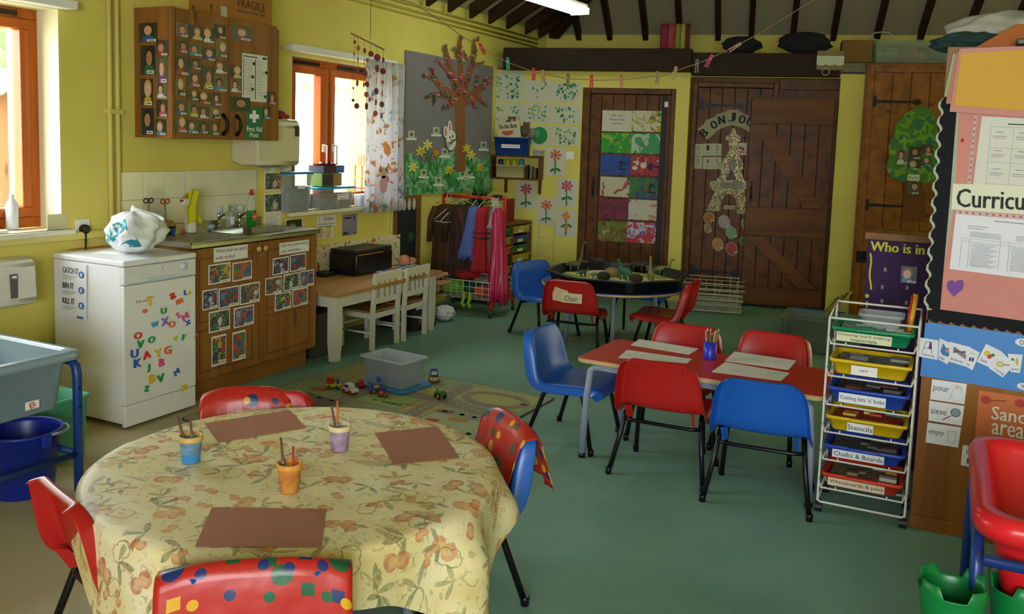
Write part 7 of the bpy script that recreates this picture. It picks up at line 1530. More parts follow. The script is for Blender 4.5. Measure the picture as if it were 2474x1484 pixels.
BLP=mat('#2f7fcc',.45,name='blue_backing_card')
tag(cut('backing_card',FP,.003,[('p',BLP,[(2236,778),(2620,828),(2620,972),(2474,948),(2223,908)])]),'bright blue display card strip below the pink display','backing card')
qb=lambda x,y:(x/7.42+2200,y/7.42+760)
CW=LV
def easel(s): s.line([(.35,.85),(.2,.25)],.0015,INK).line([(.62,.85),(.7,.25)],.0015,INK).line([(.28,.5),(.66,.5)],.0015,INK).poly([(.55,.85),(.62,.85),(.66,.5),(.5,.5)],mat('#4a2a6a',.7)).line([(.36,.85),(.62,.85)],.0015,INK).text('Painting',.2,.08,.85,.22,mat('#55556a',.7))
def water_(s): s.poly([(.2,.85),(.5,.7),(.9,.8),(.8,.35),(.4,.3),(.15,.4)],mat('#3a7ab8',.7)).ell(.65,.6,.18,.08,mat('#d88a4a',.7)).text('water',.15,.08,.6,.22,mat('#55556a',.7))
def draw_(s): 
    for k in range(4): s.line([(.2,.8-.05*k),(.9,.55-.06*k)],.003,mat(['#3a5a6a','#8a3a4a','#5a7a5a','#7a4a5a'][k],.7)); s.line([(.2,.5+.04*k),(.85,.75-.03*k)],.002,mat('#4a4a5a',.7))
    s.text('drawing',.1,.10,.75,.25,mat('#55556a',.7))
def cut_(s): s.rect(.2,.35,.42,.55,mat('#2a3a7a',.7)).rect(.5,.4,.7,.6,mat('#202a4a',.7)).line([(.1,.75),(.85,.85)],.002,GRYT).text('ing',.1,.08,.4,.24,mat('#55556a',.7))
def snack(s): s.ell(.35,.6,.2,.14,mat('#c8c83a',.7)).ell(.58,.5,.14,.12,mat('#c83a34',.7)).ell(.72,.64,.12,.08,mat('#3a7a3a',.7)).text('Snack',.15,.12,.6,.28,mat('#55556a',.7))
def cook(s): s.ell(.4,.5,.22,.14,mat('#b8a83a',.7),rot=.5).ell(.4,.5,.17,.10,mat('#d8d07a',.7),rot=.5).line([(.55,.58),(.85,.78)],.003,mat('#8a5a3a',.7)).text('Cooking',.3,.08,.9,.24,mat('#55556a',.7),rot=.1)
def gard(s): s.ell(.3,.7,.12,.08,mat('#3a7a4a',.7)).ell(.65,.6,.12,.2,mat('#c8b83a',.7)).text('garden',.2,.1,.8,.24,mat('#55556a',.7))
CRDS=[([(175,412),(505,465),(478,815),(120,748)],easel,'Painting'),([(520,425),(815,560),(660,895),(490,800)],water_,'water'),([(695,485),(1068,585),(990,935),(690,845)],draw_,'drawing'),([(1065,590),(1240,680),(1110,1000),(985,930)],cut_,'scissors'),([(1350,525),(1610,650),(1440,960),(1180,845)],snack,'Snack'),([(1740,700),(2010,720),(1960,1050),(1790,1030)],gard,'garden'),([(1615,650),(1870,900),(1650,1130),(1400,960)],cook,'Cooking')]
for k,(cs_,dc,nm) in enumerate(CRDS): psheet(0,0,CW,'picture_card','white %s picture card on the blue display strip'%nm,'card',.0050+.0012*k,dc,'activity picture cards on the blue strip',corners=[qb(*c_) for c_ in cs_])
for (cs_,tx,lab) in (([(1870,410),(2200,450),(2200,590),(1870,570)],'Our','white oval Our word card at the right of the blue strip'),([(1905,1210),(2200,1250),(2200,1380),(1905,1340)],'We','white oval We word card below the blue strip')):
    s=Sheet(FP,None,CW,off=.0052,xy=[FP.loc(*qb(*c_),.0052) for c_ in cs_],outline=[(.5+.5*math.cos(a*.39)*1,.5+.5*math.sin(a*.39)) for a in range(16)]); s.text(tx,.25,.2,.8,.8,INK).build('word_card',lab,'card')
WDC=mat('#55535c',.7)
def wc_(tx,pic):
    def f(s): s.text(tx,.06,.38,.52,.68,WDC,bold=.0008); s.ell(.74,.5,.22,.42,mat('#d8d8c8',.7)).ell(.74,.5,.20,.38,LV); pic(s)
    return f
psheet(0,0,LV,'word_card','white pour word card with jug drawing on the pine panel','card',.002,wc_('pour',lambda s:s.line([(.68,.85),(.62,.5),(.55,.1)],.0015,GRYT).line([(.68,.85),(.85,.8),(.88,.5)],.0015,GRYT).ell(.75,.78,.06,.1,mat('#c8c0b8',.7))),'pour, sieve and empty cards',corners=[(2252,916),(2336,928),(2330,977),(2247,965)])
psheet(0,0,LV,'word_card','white sieve word card with grey sieve on the pine panel','card',.002,wc_('sieve',lambda s:s.ell(.78,.6,.15,.22,mat('#55606a',.6)).ell(.78,.6,.12,.18,mat('#8a98a4',.6)).line([(.66,.42),(.42,.15)],.004,mat('#8a3a5a',.6))),'pour, sieve and empty cards',corners=[(2245,968),(2330,981),(2323,1029),(2243,1016)])
psheet(0,0,LV,'word_card','white empty word card with beaker drawing on the pine panel','card',.002,wc_('empty',lambda s:s.line([(.62,.75),(.66,.2),(.86,.2),(.88,.75),(.62,.75)],.0015,GRYT).line([(.63,.65),(.87,.65)],.001,GRYT)),'pour, sieve and empty cards',corners=[(2241,1021),(2322,1033),(2315,1082),(2236,1069)])
psheet(0,0,LV,'word_card','small white card with a brown tub partly behind the red sand tray','card',.002,lambda s:s.text('w',.2,.6,.45,.8,WDC).rect(.3,.15,.6,.4,mat('#5a4a44',.7)),corners=[(2326,1075),(2370,1082),(2366,1133),(2321,1124)])
def sand_(s):
    s.ell(.12,.90,.08,.05,mat('#b03a30',.7)).line([(.18,.90),(.42,.92)],.004,mat('#8a3a2a',.7)).ell(.62,.92,.08,.05,mat('#b03a30',.7)).line([(.7,.91),(.95,.88)],.004,mat('#8a3a2a',.7))
    for (d_,m_) in ((.004,mat('#e0dcd0',.7)),): s.text('Sand',.22,.68,.72,.84,m_,bold=.004).text('area',.24,.50,.70,.64,m_,bold=.004)
    s.ell(.5,.3,.42,.16,mat('#a8342a',.7)).ell(.5,.3,.36,.12,mat('#b8a82a',.7)).rect(.25,.34,.32,.40,WHITE).rect(.45,.33,.52,.38,WHITE)
psheet(0,0,mat('#c86a30',.55),'poster','orange Sand area poster with red spades on the pine panel','poster',.002,sand_,corners=[(2365,943),(2530,968),(2515,1170),(2348,1140)])
# coloured card on the top edge
for k,(cs_,col,lab) in enumerate((([(2302,130),(2420,122),(2408,262),(2281,232)],'#9aa878','pale green sugar paper at the back of the card pile over the panel'),([(2311,126),(2460,116),(2440,268),(2285,250)],'#b87a6a','dusty pink card left of the front pile over the panel'),([(2318,118),(2640,104),(2640,295),(2294,270)],'#c88a82','large pink card behind the yellow card hanging over the panel'),([(2322,128),(2640,112),(2640,280),(2304,255)],'#d0a03a','big mustard yellow card hanging over the top of the panel'))):
    s=Sheet(FP,None,mat(col,.75),off=.012+.004*k,th=.0015,xy=[FP.loc(*c_,.012+.004*k) for c_ in cs_]); s.build('sugar_card',lab,'card','coloured cards hanging over the panel')
p=PY(2440,98,PYY+.05); b=MB(); b.prism([(-.11,0,-.02),(.20,-.02,-.02),(.20,.05,.05),(.02,.06,.07)],(.0,.004,.004),mat('#b86a34',.75)); tag(b.build('sugar_card',M=Matrix.Translation(V((p.x,PYY+.05,PT+.022)))),'orange card lying on top of the panel','card','coloured cards hanging over the panel')
b=MB(); b.box((0,-.04,0),(.16,.10,.02),BLACK,bev=.003); tag(b.build('stapler',M=Matrix.Translation((PY(2455,125,PYY-.03).x,PYY-.01,PT+.002))),'black flat box edge on top of the yellow card','box')
p=PY(2400,80,PYY+.25); bb=crumple(0,(.26,.12,.17),mat('#a5a494',.9,var=.2,scale=9,name='grey_cloth'),1.1); tag(bb.build('folded_cloth',M=Matrix.Translation((p.x+.10,PYY+.26,PT-.005))),'pale grey crumpled cloth heaped on top of the panel','cloth')
bb=crumple(0,(.16,.10,.09),mat('#1c3a34',.9),3.1); tag(bb.build('folded_cloth',M=Matrix.Translation((p.x-.06,PYY+.22,PT-.008))),'dark green cloth under the grey cloth on the panel','cloth')
# ================= THINGS ON THE CLOSET AND BEAMS =================
ZD=2.302
cx0=FA.loc(2110,150)[0]; cx1=FA.loc(2345,150)[0]; th_=FA.loc(2200,97)[1]-ZD
def dkt(t,w,d,h):
    for k,(x,y,r,c_) in enumerate(((-.25,-.08,.07,'#b8a88a'),(-.10,-.06,.08,'#c8703a'),(.02,-.05,.075,'#4a3a6a'),(.14,-.08,.07,'#6a5a8a'),(.26,-.04,.07,'#a8603a'),(.0,-.10,.05,'#d8783a'))):
        b=MB(); b.ball((x,y,r+.01),r,mat(c_,.8,bump=.4,scale=30),2,(1.1,.8,.95),jit=.15); b.build('scrap_fabric',parent=t)
tub('wide clear plastic tub full of fabric scraps on top of the closet',-(cx1-cx0)/2,(cx1-cx0)/2,-.16,.16,0,th_,glassy('clear_scrap_tub','#a8b8a0',.40,.25),lip=.02,deco=dkt,M=fa_obj((cx0+cx1)/2,ZD,-.14))
x0_,z0_=FA.loc(2030,165,-.0); x1_=FA.loc(2103,165)[0]; z1_=FA.loc(2060,98)[1]
t=thing('cardboard_box','plain brown cardboard box beside the closet top','box',M=fa_obj((x0_+x1_)/2,2.302,-.05)); b=MB(); b.box((-(x1_-x0_)/2+.004,-.10,0),((x1_-x0_)/2-.004,.14,z1_-2.302),mat('#7a5a24',.8)); b.build('carton',parent=t)
b=MB(ML); x0_,zb1=FA.loc(1971,180,.14); x1_=FA.loc(2035,180,.14)[0]; zt1=FA.loc(2000,124,.14)[1]
t=thing('paper_lantern_box','small box with white scalloped band fixed to the beam end','box',M=FA.M((x0_+x1_)/2,zb1,.104)); w_=(x1_-x0_)/2; h_=zt1-zb1
b=MB(); b.box((-w_,.04,0),(w_,h_,.08),mat('#8a7a4a',.8)); b.build('box_body',parent=t)
P=[(-w_-.003,h_*.78),(w_+.003,h_*.78)]+[(w_+.003-(2*w_+.006)*k/12,h_*.42-.012*abs(math.sin(k*math.pi/4))) for k in range(13)]; b=MB(); b.prism([(x,y,.082) for x,y in P[::-1]],(0,0,.004),mat('#c8d0b8',.7)); b.build('scalloped_band',parent=t)
b=MB(); b.tube([(-w_*.3+.03*math.cos(a*.4),.03+.03*math.sin(a*.4)-.01,.085) for a in range(0,17)],.004,mat('#b8b09a',.6),6); b.build('ring',parent=t)
t=thing('wire_coil','thin white coiled cable on top of the scrap tub','cable',M=fa_obj(FA.loc(2115,100)[0],ZD+th_+.004,-.12)); b=MB()
b.tube([(-.2,0,.06),(-.14,0,.01),(0,0,.004)]+[(.06+.09*math.cos(a*.5),.02*math.sin(a*.3),.045+.035*math.sin(a*.5)) for a in range(-3,24)],.004,mat('#b8b8a8',.5),6); b.build('cable',parent=t)
for k,(px,col,w_,lab) in enumerate(((1606,'#8a2a3a',.035,'crimson paper chain bundle on the left beam'),(1622,'#a8404a',.03,'pink paper chain bundle on the left beam'),(1638,'#8a8a2a',.022,'olive yellow paper roll standing on the left beam'),(1650,'#a8a04a',.018,'pale yellow strip roll standing on the left beam'),(1662,'#5a2a1c',.018,'dark red roll at the right end of the row on the left beam'))):
    x=FA.loc(px,90,.05)[0]; h_=FA.loc(px,58,.05)[1]-BZ1; b=MB(); b.grid(lambda i,j:(w_*math.cos(6.283*i)*(1+.15*math.sin(40*i)),(h_-.002)*(j-.0),w_*math.sin(6.283*i)*(1+.15*math.sin(40*i))),30,4,mat(col,.8),cu=True); b.M=Matrix(); tag(b.build('paper_bundle',M=FA.M(x+(.01*k if k==0 else 0),BZ1+.001,.06),solid=.002),lab,'paper','paper bundles on the left beam')
for px,rx,rzz,lab in ((1790,.17,.16,'dark bundle of cloth on the beam, left of two'),(1945,.22,.20,'dark bundle of cloth on the beam, right of two')):
    x=FA.loc(px,110,.0)[0]; bb=crumple(0,(rx,.10,rzz),mat('#15171c',.9,bump=.4,scale=20),px*.01); tag(bb.build('cloth_bundle',M=fa_obj(x,BZ2+.001,-.01)),lab,'cloth')
# ================= FLUORESCENT LAMP =================
LA=PZ(1402,36,2.6); LD=V((-.075,-1,0)).normalized(); LS=V((-LD.y,LD.x,0)).normalized()
LM=Matrix(((LS.x,LD.x,0,LA.x),(LS.y,LD.y,0,LA.y),(0,0,1,2.6),(0,0,0,1)))
def lamp(M,lab,hang):
    t=thing('ceiling_lamp',lab,'lamp',M=M); b=MB(); b.box((-.07,0,.05),(.07,1.25,.085),mat('#b8b8ac',.5)); b.build('lamp_body',parent=t)
    b=MB(); LE=mat('#f4fff0',.4,emit=9,name='lamp_diffuser')
    A=[(-.055,.01,0),(.055,.01,0),(.085,.01,.05),(-.085,.01,.05)]; b.prism(A,(0,1.23,0),LE); b.build('diffuser',parent=t)
    for y in (0,1.24): b=MB(); b.box((-.088,y,-.002),(.088,y+.01,.055),mat('#d8d8d0',.4)); b.build('end_cap',parent=t)
    for y in (.2,1.05): b=MB(); b.tube([(0,y,.085),(0,y,hang)],.003,mat('#8a8a80',.5),5); b.build('suspension_wire',parent=t)
lamp(LM,'white fluorescent ceiling lamp lit below the rafters',.55)
# ================= WASHING LINE WITH PEGS =================
WL=4.9; lpts=[(1000,8),(1060,48),(1120,90),(1180,125),(1225,150),(1290,174),(1370,190),(1440,194),(1500,193),(1600,183),(1700,148),(1778,112),(1860,66),(1930,22)]
L3=[PY(x,y,WL) for x,y in lpts]; e0=L3[0]+(L3[0]-L3[1]).normalized()*1.0; k_=0
def ceil_z(p): return min(ZC+(p.x-W)*TA,ZC+(FA.n.dot(p-FA.o)+1.15)*TA,H)
e1=L3[-1]+(L3[-1]-L3[-2]).normalized()*2.2
e0=V((W+.012,WL,L3[0].z+(L3[0].z-L3[1].z)/(L3[0].x-L3[1].x)*(W-L3[0].x)*1.0)); e0.z=min(e0.z,2.62)
WM=Matrix.Translation(L3[7]); b=MB(Matrix.Translation(-L3[7])); b.tube([e0]+L3+[e1],.0028,mat('#8a744a',.8),6); tag(b.build('washing_line',M=WM),'thin rope washing line hanging across the room','rope')
for x,y,col,tl,lab in ((1155,112,'#d8b81e',.35,'yellow peg at the upper left of the washing line'),(1164,116,'#c82a1c',.5,'red peg touching the yellow peg on the washing line'),(1227,151,'#2aa88a',.1,'turquoise peg on the washing line'),(1289,176,'#c82a1c',.05,'red peg on the washing line right of the turquoise peg'),(1312,181,'#b88a54',.1,'pale wooden peg beside the left red peg on the line'),(1372,190,'#7a6a44',0,'dull wooden peg above the dark leaf print'),(1429,194,'#c82a1c',0,'red peg on the line above the left door corner'),(1501,193,'#b8805a',.1,'pinkish wooden peg over the left door'),(1588,185,'#8a8058',0,'grey wooden peg over the right side of the left door'),(1631,174,'#a89a6a',-.15,'pale wooden peg just right of the left door frame'),(1684,156,'#5a6a5a',0,'small grey peg on the line over the two beams'),(1715,144,'#c83a6a',-.45,'bright pink tilted peg on the washing line'),(1779,112,'#a8806a',-1.0,'pinkish wooden peg lying along the rising end of the line')):
    p=PY(x,y,WL); b=MB(); m_=mat(col,.5); 
    for s in (-1,1): b.prism([(s*.0045-.003,-.004,.03),(s*.0045+.003,-.004,.03),(s*.007+.003,-.004,-.045),(s*.007-.003,-.004,-.045)],(0,.010,0),m_)
    b.box((-.006,-.005,.0),(.006,.007,.008),STEEL); tag(b.build('clothes_peg',M=Matrix.Translation(p)@Matrix.Rotation(-tl,4,'Y')),lab,'peg','pegs on the washing line')
# ================= RUG, TOY BOX, CARS =================
def rugmat(h,n): return mat(h,.95,var=.12,scale=60,name=n)
rg=thing('road_rug','grey green play rug printed with roads and houses','rug',(-2.75,4.0,.001)); ra_=-.045; RM=Matrix.Rotation(ra_,4,'Z'); rw,rl=.73,.74
b=MB(RM); b.prism([(x-rw,y-rl,0) for x,y in rr(2*rw,2*rl,.04)],(0,0,.005),rugmat('#3a4a44','rug_edge')); b.build('rug_base',parent=rg)
b=MB(RM); b.prism([(x-rw+.008,y-rl+.008,.0052) for x,y in rr(2*rw-.016,2*rl-.016,.035)],(0,0,.0008),rugmat('#8f9a78','rug_field')); b.build('printed_field',parent=rg)
b=MB(RM); ROAD=rugmat('#8b8474','rug_road'); z=.0064
def strip(pts,w,m_,z):
    P=[V(p) for p in pts]; L_=[];R_=[]
    for k,a in enumerate(P):
        d=(P[min(k+1,len(P)-1)]-P[max(k-1,0)]).normalized(); n_=V((-d.y,d.x))*w/2; L_.append((*(a+n_),z)); R_.append((*(a-n_),z))
    for k in range(len(P)-1): b.poly([L_[k],L_[k+1],R_[k+1],R_[k]],m_)
for (x0,y0,x1,y1,h_) in ((-.68,.35,-.3,.68,'#9a9a62'),(-.2,.05,.1,.28,'#9aae72'),(.2,.38,.68,.68,'#a8a86a'),(.3,-.3,.68,.1,'#a8b088'),(-.66,-.1,-.35,.2,'#8aa06a'),(-.2,-.65,.2,-.3,'#a0aa80'),(.12,.02,.28,.30,'#b8a060'),(-.02,.33,.16,.5,'#b0a868')): b.poly([(x0,y0,z),(x1,y0,z),(x1,y1,z),(x0,y1,z)],rugmat(h_,'rug_patch'))
z=.0068
strip([(-.7,.28),(-.3,.22),(0,.32),(.3,.30),(.7,.22)],.10,ROAD,z); strip([(-.28,-.7),(-.26,-.2),(-.24,.3),(-.2,.7)],.10,ROAD,z+.0002); strip([(.18,.66),(.2,.3),(.22,-.1),(.24,-.7)],.09,ROAD,z+.0004); strip([(-.7,-.2),(0,-.15),(.7,-.25)],.10,ROAD,z+.0006); strip([(.46+.19*math.cos(a*.4),.50+.12*math.sin(a*.4)) for a in range(17)],.05,ROAD,z+.0008); strip([(-.7,-.55),(.0,-.5),(.7,-.6)],.09,ROAD,z+.001)
z=.0082; DSH=rugmat('#c8c4b0','rug_dash')
for (q0,q1) in (((-.7,-.2),(0,-.15)),((0,-.15),(.7,-.25)),((.2,.3),(.22,-.1)),((0,.32),(.3,.30)),((.3,.3),(.7,.22)),((-.7,.28),(-.3,.22))):
    for k in range(7): a=V(q0).lerp(V(q1),(k+.2)/7); c_=V(q0).lerp(V(q1),(k+.6)/7); strip([a,c_],.006,DSH,z)
for (x0,y0,w_,h_,c_) in ((.33,-.06,.07,.05,'#b04a40'),(.42,.03,.10,.05,'#b88a4a'),(.30,.12,.09,.04,'#b04a40'),(.52,-.16,.07,.05,'#b04a40'),(-.1,-.42,.1,.08,'#b88a4a'),(-.55,.05,.1,.06,'#a85a44'),(.05,.12,.12,.008,'#b04a40')): b.poly([(x0,y0,z),(x0+w_,y0+.02,z),(x0+w_,y0+h_+.02,z),(x0,y0+h_,z)],rugmat(c_,'rug_block'))
for k in range(26):
    x,y=[(.34+.045*(k%6),.15+.0*(k)),(.4+.045*(k%6),-.1),(-.5+.05*(k%6),-.05),(-.1+.04*(k%5),.1)][k%4]; x+=.01*k%.03; b.poly([(x+.016*math.cos(q*.785),y+.013*math.sin(q*.785),z+.0002) for q in range(8)],rugmat('#4f7a4a','rug_tree'))
b.poly([(-.62,-.12,z),(-.25,-.18,z),(-.2,-.05,z),(-.5,.0,z)],rugmat('#6f6a66','rug_grey')); b.build('road_print',parent=rg)
RZ=.0095
Lc,Nc,Rc=PZ(880,918,.03),PZ(965,944,.03),PZ(1022,925,.03); e1_=(Rc-Nc); e2_=(Lc-Nc); ang_=math.atan2(e1_.y,e1_.x); cen=(Rc+Lc)/2; hw_=e1_.length/2; hd_=e2_.length/2
tb_M=Matrix.Translation((cen.x,cen.y,RZ+.014))@Matrix.Rotation(ang_,4,'Z')
b=MB(); b.prism([(x-hw_-.035,y-hd_-.035,0) for x,y in rr(2*hw_+.07,2*hd_+.07,.03)],(0,0,.012),BLID,bev=.004); tag(b.build('plastic_cover',M=Matrix.Translation((cen.x,cen.y,RZ))@Matrix.Rotation(ang_,4,'Z')),'blue plastic lid under the clear toy box on the rug','lid')
ht=PX(1037,868,Rc.x).z-.03
def dktoy(t,w,d,h):
    for (x,y,r,c_) in ((-.02,-.05,.035,'#c83a3a'),(.04,.02,.03,'#c8b83a'),(-.07,.03,.03,'#3a5ac8'),(.06,-.06,.025,'#c84a6a')): b=MB(); b.ball((x,y,r+.006),r,mat(c_,.5),2,(1.4,1,.8)); b.build('toy_inside',parent=t)
tub('clear plastic toy box standing on its blue lid on the rug',-hw_,hw_,-hd_,hd_,0,.165,CLR2,lip=.014,deco=dktoy,M=tb_M,taper=.016)
def wheels(t,pos,r,w,col,hub):
    for x,y in pos:
        b=MB(); b.prism([(x+r*math.cos(k*.524),y-w/2,r+r*math.sin(k*.524)) for k in range(12)],(0,w,0),mat(col,.5)); s=-1 if y<0 else 1
        b.prism([(x+r*.5*math.cos(k*.785),y+s*w/2,r+r*.5*math.sin(k*.785)) for k in range(8)],(0,s*.001,0),mat(hub,.5)); b.build('wheel',parent=t)
def car(px,py,rz,lab,body,cab,win,wc='#2a2a2a',hub='#b8a04a',kind='car',s=1):
    c_=PZ(px,py,RZ); t=thing('toy_'+kind,lab,'toy',c_,rz=rz,group='toy vehicles on the rug'); wheels(t,[(x*s,y*s) for x in (-.022,.022) for y in (-.017,.017)],.010*s,.008*s,wc,hub)
    b=MB(); b.box((-.038*s,-.018*s,.008*s),(.038*s,.018*s,.024*s),mat(body,.35),bev=.005*s); b.build('body',parent=t)
    b=MB()
    if kind=='car': b.prism([(-.030*s,-.015*s,.024*s),(.016*s,-.015*s,.024*s),(.008*s,-.015*s,.042*s),(-.022*s,-.015*s,.042*s)],(0,.03*s,0),mat(cab,.35),bev=.003*s)
    elif kind=='truck': b.box((-.012*s,-.016*s,.024*s),(.020*s,.016*s,.052*s),mat(cab,.35),bev=.004*s)
    else: b.box((-.034*s,-.015*s,.024*s),(-.006*s,.015*s,.056*s),mat(cab,.35),bev=.003*s); b.lathe([(.006*s,.024*s),(.006*s,.046*s),(.009*s,.052*s)],(.02*s,0,0),mat(win,.4),10,capt=True)
    b.build('cab',parent=t)
    b=MB(); 
    if kind=='car':
        for s_ in (-1,1): b.prism([(-.022*s,s_*.0152*s,.027*s),(.008*s,s_*.0152*s,.027*s),(.004*s,s_*.0152*s,.038*s),(-.018*s,s_*.0152*s,.038*s)],(0,s_*.0006,0),mat(win,.3))
    else: b.box((.0205*s if kind=='truck' else -.0058*s,-.012*s,.032*s),(.0212*s if kind=='truck' else -.005*s,.012*s,.048*s),mat(win,.3))
    b.build('window',parent=t); return t
car(807,938,.3,'yellow, red and green toy train at the left of the rug','#c8b41e','#c8241c','#1f5a7a',wc='#1f4a7a',hub='#2a6ab0',kind='train',s=1.15)
car(846,950,-.3,'white and blue toy police car with red wheels on the rug','#d8d8dc','#dcdce4','#3a3ab0',wc='#b8202c',hub='#b8202c',s=1.35)
car(872,935,-.6,'small red toy racing car on the rug','#b01824','#b01824','#e8b8c8',s=1.0)
car(911,948,.9,'purple toy truck lying beside the toy box lid','#4a4a9a','#4a4aa0','#c8b86a',hub='#c8b87a',s=1.25,kind='car')
car(925,958,.2,'small blue and red toy car tipped in front of the purple truck','#c03a30','#2a2a9a','#d8a84a',hub='#d8a84a',s=.85)
car(1048,921,-1.0,'navy and cream toy pickup at the right of the toy box','#c8a454','#1f2f7a','#b8c8d0',s=1.45,kind='truck')
t=thing('toy_tractor','green toy tractor with yellow hubs on the rug','toy',PZ(1062,962,RZ),rz=2.6,group='toy vehicles on the rug'); GT_=mat('#1f8a34',.35)
wheels(t,[(-.022,-.02),(-.022,.02)],.019,.010,'#1f1f1c','#d8b82a'); wheels(t,[(.028,-.016),(.028,.016)],.011,.008,'#1f1f1c','#d8b82a')
b=MB(); b.box((-.008,-.010,.016),(.042,.010,.038),GT_,bev=.004); b.build('bonnet',parent=t); b=MB(); b.box((-.038,-.016,.022),(-.006,.016,.030),GT_,bev=.002); b.box((-.038,-.016,.030),(-.032,.016,.052),GT_,bev=.002); b.build('seat',parent=t)
b=MB(); b.tube([(.028,0,.038),(.028,0,.052)],.003,BLACK,6); b.build('exhaust',parent=t)
# ================= WATER TRAY AND BUCKET (LEFT) =================
GWT=glassy('frosted_grey_tray','#8fa8b4',.78,.2); WBL=mat('#183a80',.35,name='navy_tube')
xr_,xl_,yf_,yn_=-3.12,-3.70,2.43,1.35; ZW=.60
wtM=Matrix.Translation(((xr_+xl_)/2,(yf_+yn_)/2,0))
ws_=thing('water_tray','grey translucent water tray on a navy tubular stand','water tray',M=wtM); w_=(xr_-xl_)/2; d_=(yf_-yn_)/2
b=MB().m(GWT)
def ring(i,zz,r=.05): return [b.v(p) for p in rrp(-w_+i,-d_+i,w_-i,d_-i,r,zz,5)]
R=[ring(.07,.36),ring(.06,.365),ring(.035,.56),ring(.0,.562),ring(-.004,.578),ring(.0,.595),ring(.035,.6),ring(.045,.585),ring(.07,.38)]
for A,B in zip(R,R[1:]):
    for k in range(len(A)): b.f([A[k],A[(k+1)%len(A)],B[(k+1)%len(A)],B[k]],True)
b.f(R[0][::-1]); b.f(R[-1]); b.build('tray',parent=ws_)
for sx in (-1,1):
    for sy in (-1,1):
        b=MB(); x,y=sx*(w_-.025),sy*(d_-.012); b.tube([(x-sx*.09,y,.545),(x-sx*.03,y,.543),(x-sx*.008,y,.525),(x,y,.49),(x,y,.0)],.0185,WBL,12); b.build('leg',parent=ws_)
        if sy==1 and sx==1: 
            for zz in (.44,.36): b=MB(); b.ball((x+.003,y-.0,zz),.006,mat('#1a1a1a',.4,metal=.6),1); o=b.build('rivet',parent=ws_); o.location=(.016,-.004,0)
for sx in (-1,1): b=MB(); b.tube([(sx*(w_-.025),-d_+.012,.16),(sx*(w_-.025),d_-.012,.16)],.014,WBL,10); b.build('stretcher',parent=ws_)
b=MB(); b.tube([(-w_+.025,d_-.012,.16),(w_-.025,d_-.012,.16)],.014,WBL,10); b.build('stretcher',parent=ws_)
b=MB(); b.M=Matrix(((0,0,1,w_-.050),(1,0,0,0),(0,1,0,0),(0,0,0,1)))@Matrix.Translation((d_-.20,.405,.008)); b.poly([(-.03,-.012,0),(.03,-.012,.0),(.03,.02,.0),(-.03,.02,.0)],WHITE); b.text('B',(-.012,-.008,.014,.016),mat('#c02a2c',.6),z=.001,rot=.2); b.build('maker_label',parent=ws_)
b=MB(); b.prism([(w_-.05,d_-.42+.02*math.cos(k*.785),.405+.02*math.sin(k*.785)) for k in range(8)],(.02,0,0),mat('#6a7a88',.4)); b.build('drain_plug',parent=ws_)
t=tub('pale green plastic box behind the blue bucket under the water tray',-.14,.14,-.10,.10,0,.29,mat('#58b898',.5),M=Matrix.Translation((-3.60,2.62,0)))
BK_=mat('#142a90',.35,name='bucket_blue'); bc=PZ(60,1160,0)+V((-.09,-.04,0)); bc=V((-3.37,2.22,0))
c0_=PZ(55,1175,0); bkt=thing('bucket','blue plastic bucket with grey handle under the water tray','bucket',(c0_.x-.08,c0_.y+.02,0))
bkt.matrix_world=Matrix.Translation((-3.33,2.30,0)); 
b=MB(); b.lathe([(.110,.0),(.115,.004),(.147,.255),(.155,.257),(.155,.268),(.146,.268),(.140,.25),(.110,.01)],(0,0,0),BK_,36); b.build('bucket_body',parent=bkt)
b=MB(); hp_=[(.152*math.cos(a),.152*math.sin(a)*1.0,.262-.02*math.sin(a)) for a in [math.pi*(k/14) for k in range(15)]]; b.tube([(x*1.03,y*1.03+.02,z_) for x,y,z_ in hp_],.006,mat('#8a8c96',.4),8); b.build('handle',parent=bkt)
for s in (-1,1): b=MB(); b.box((s*.148-.012,-.02,.215),(s*.148+.012,.02,.262),BK_,bev=.004); b.build('handle_lug',parent=bkt)
# ================= RED SAND TRAY (RIGHT) =================
RSM=mat('#d81f28',.28,name='red_sand_tray'); xs0,xs1,ys0,ys1=.112,.95,2.42,3.18; ZS=.615
st=thing('sand_tray','deep red plastic sand tray on a navy tubular stand','sand tray',((xs0+xs1)/2,(ys0+ys1)/2,0)); w_=(xs1-xs0)/2; d_=(ys1-ys0)/2
b=MB().m(RSM); R=[ring(.10,.30,.06),ring(.095,.305,.06),ring(.055,.50,.07),ring(.045,.535,.08),ring(.004,.555,.09),ring(-.004,.585,.09),ring(.008,.612,.09),ring(.04,.615,.08),ring(.055,.59,.07),ring(.115,.33,.06)]
for A,B in zip(R,R[1:]):
    for k in range(len(A)): b.f([A[k],A[(k+1)%len(A)],B[(k+1)%len(A)],B[k]],True)
b.f(R[0][::-1]); b.f(R[-1]); b.build('tray',parent=st)
for x in (-w_+.018,w_-.018):
    b=MB(); y=d_-.10; b.tube([(x,-y,0),(x,-y,.44),(x,-y+.02,.485),(x,-y+.06,.502),(x,y-.06,.502),(x,y-.02,.485),(x,y,.44),(x,y,0)],.016,WBL,12); b.build('leg_frame',parent=st)
for y in (-d_+.018,d_-.018): b=MB(); b.tube([(-w_+.03,y,.50),(w_-.03,y,.50)],.014,WBL,10); b.build('cross_rail',parent=st)
b=MB(); b.tube([(-w_+.018,-d_+.10,.10),(-w_+.018,d_-.10,.10)],.012,WBL,10); b.build('stretcher',parent=st)
b=MB(); b.grid(lambda i,j:(-w_+.125+(2*w_-.25)*i,-d_+.125+(2*d_-.25)*j,.36+.02*math.sin(9*i)*math.cos(7*j)),24,24,mat('#c8a878',.9,var=.2,scale=60,bump=.4)); b.build('sand',parent=st)['kind']='stuff'
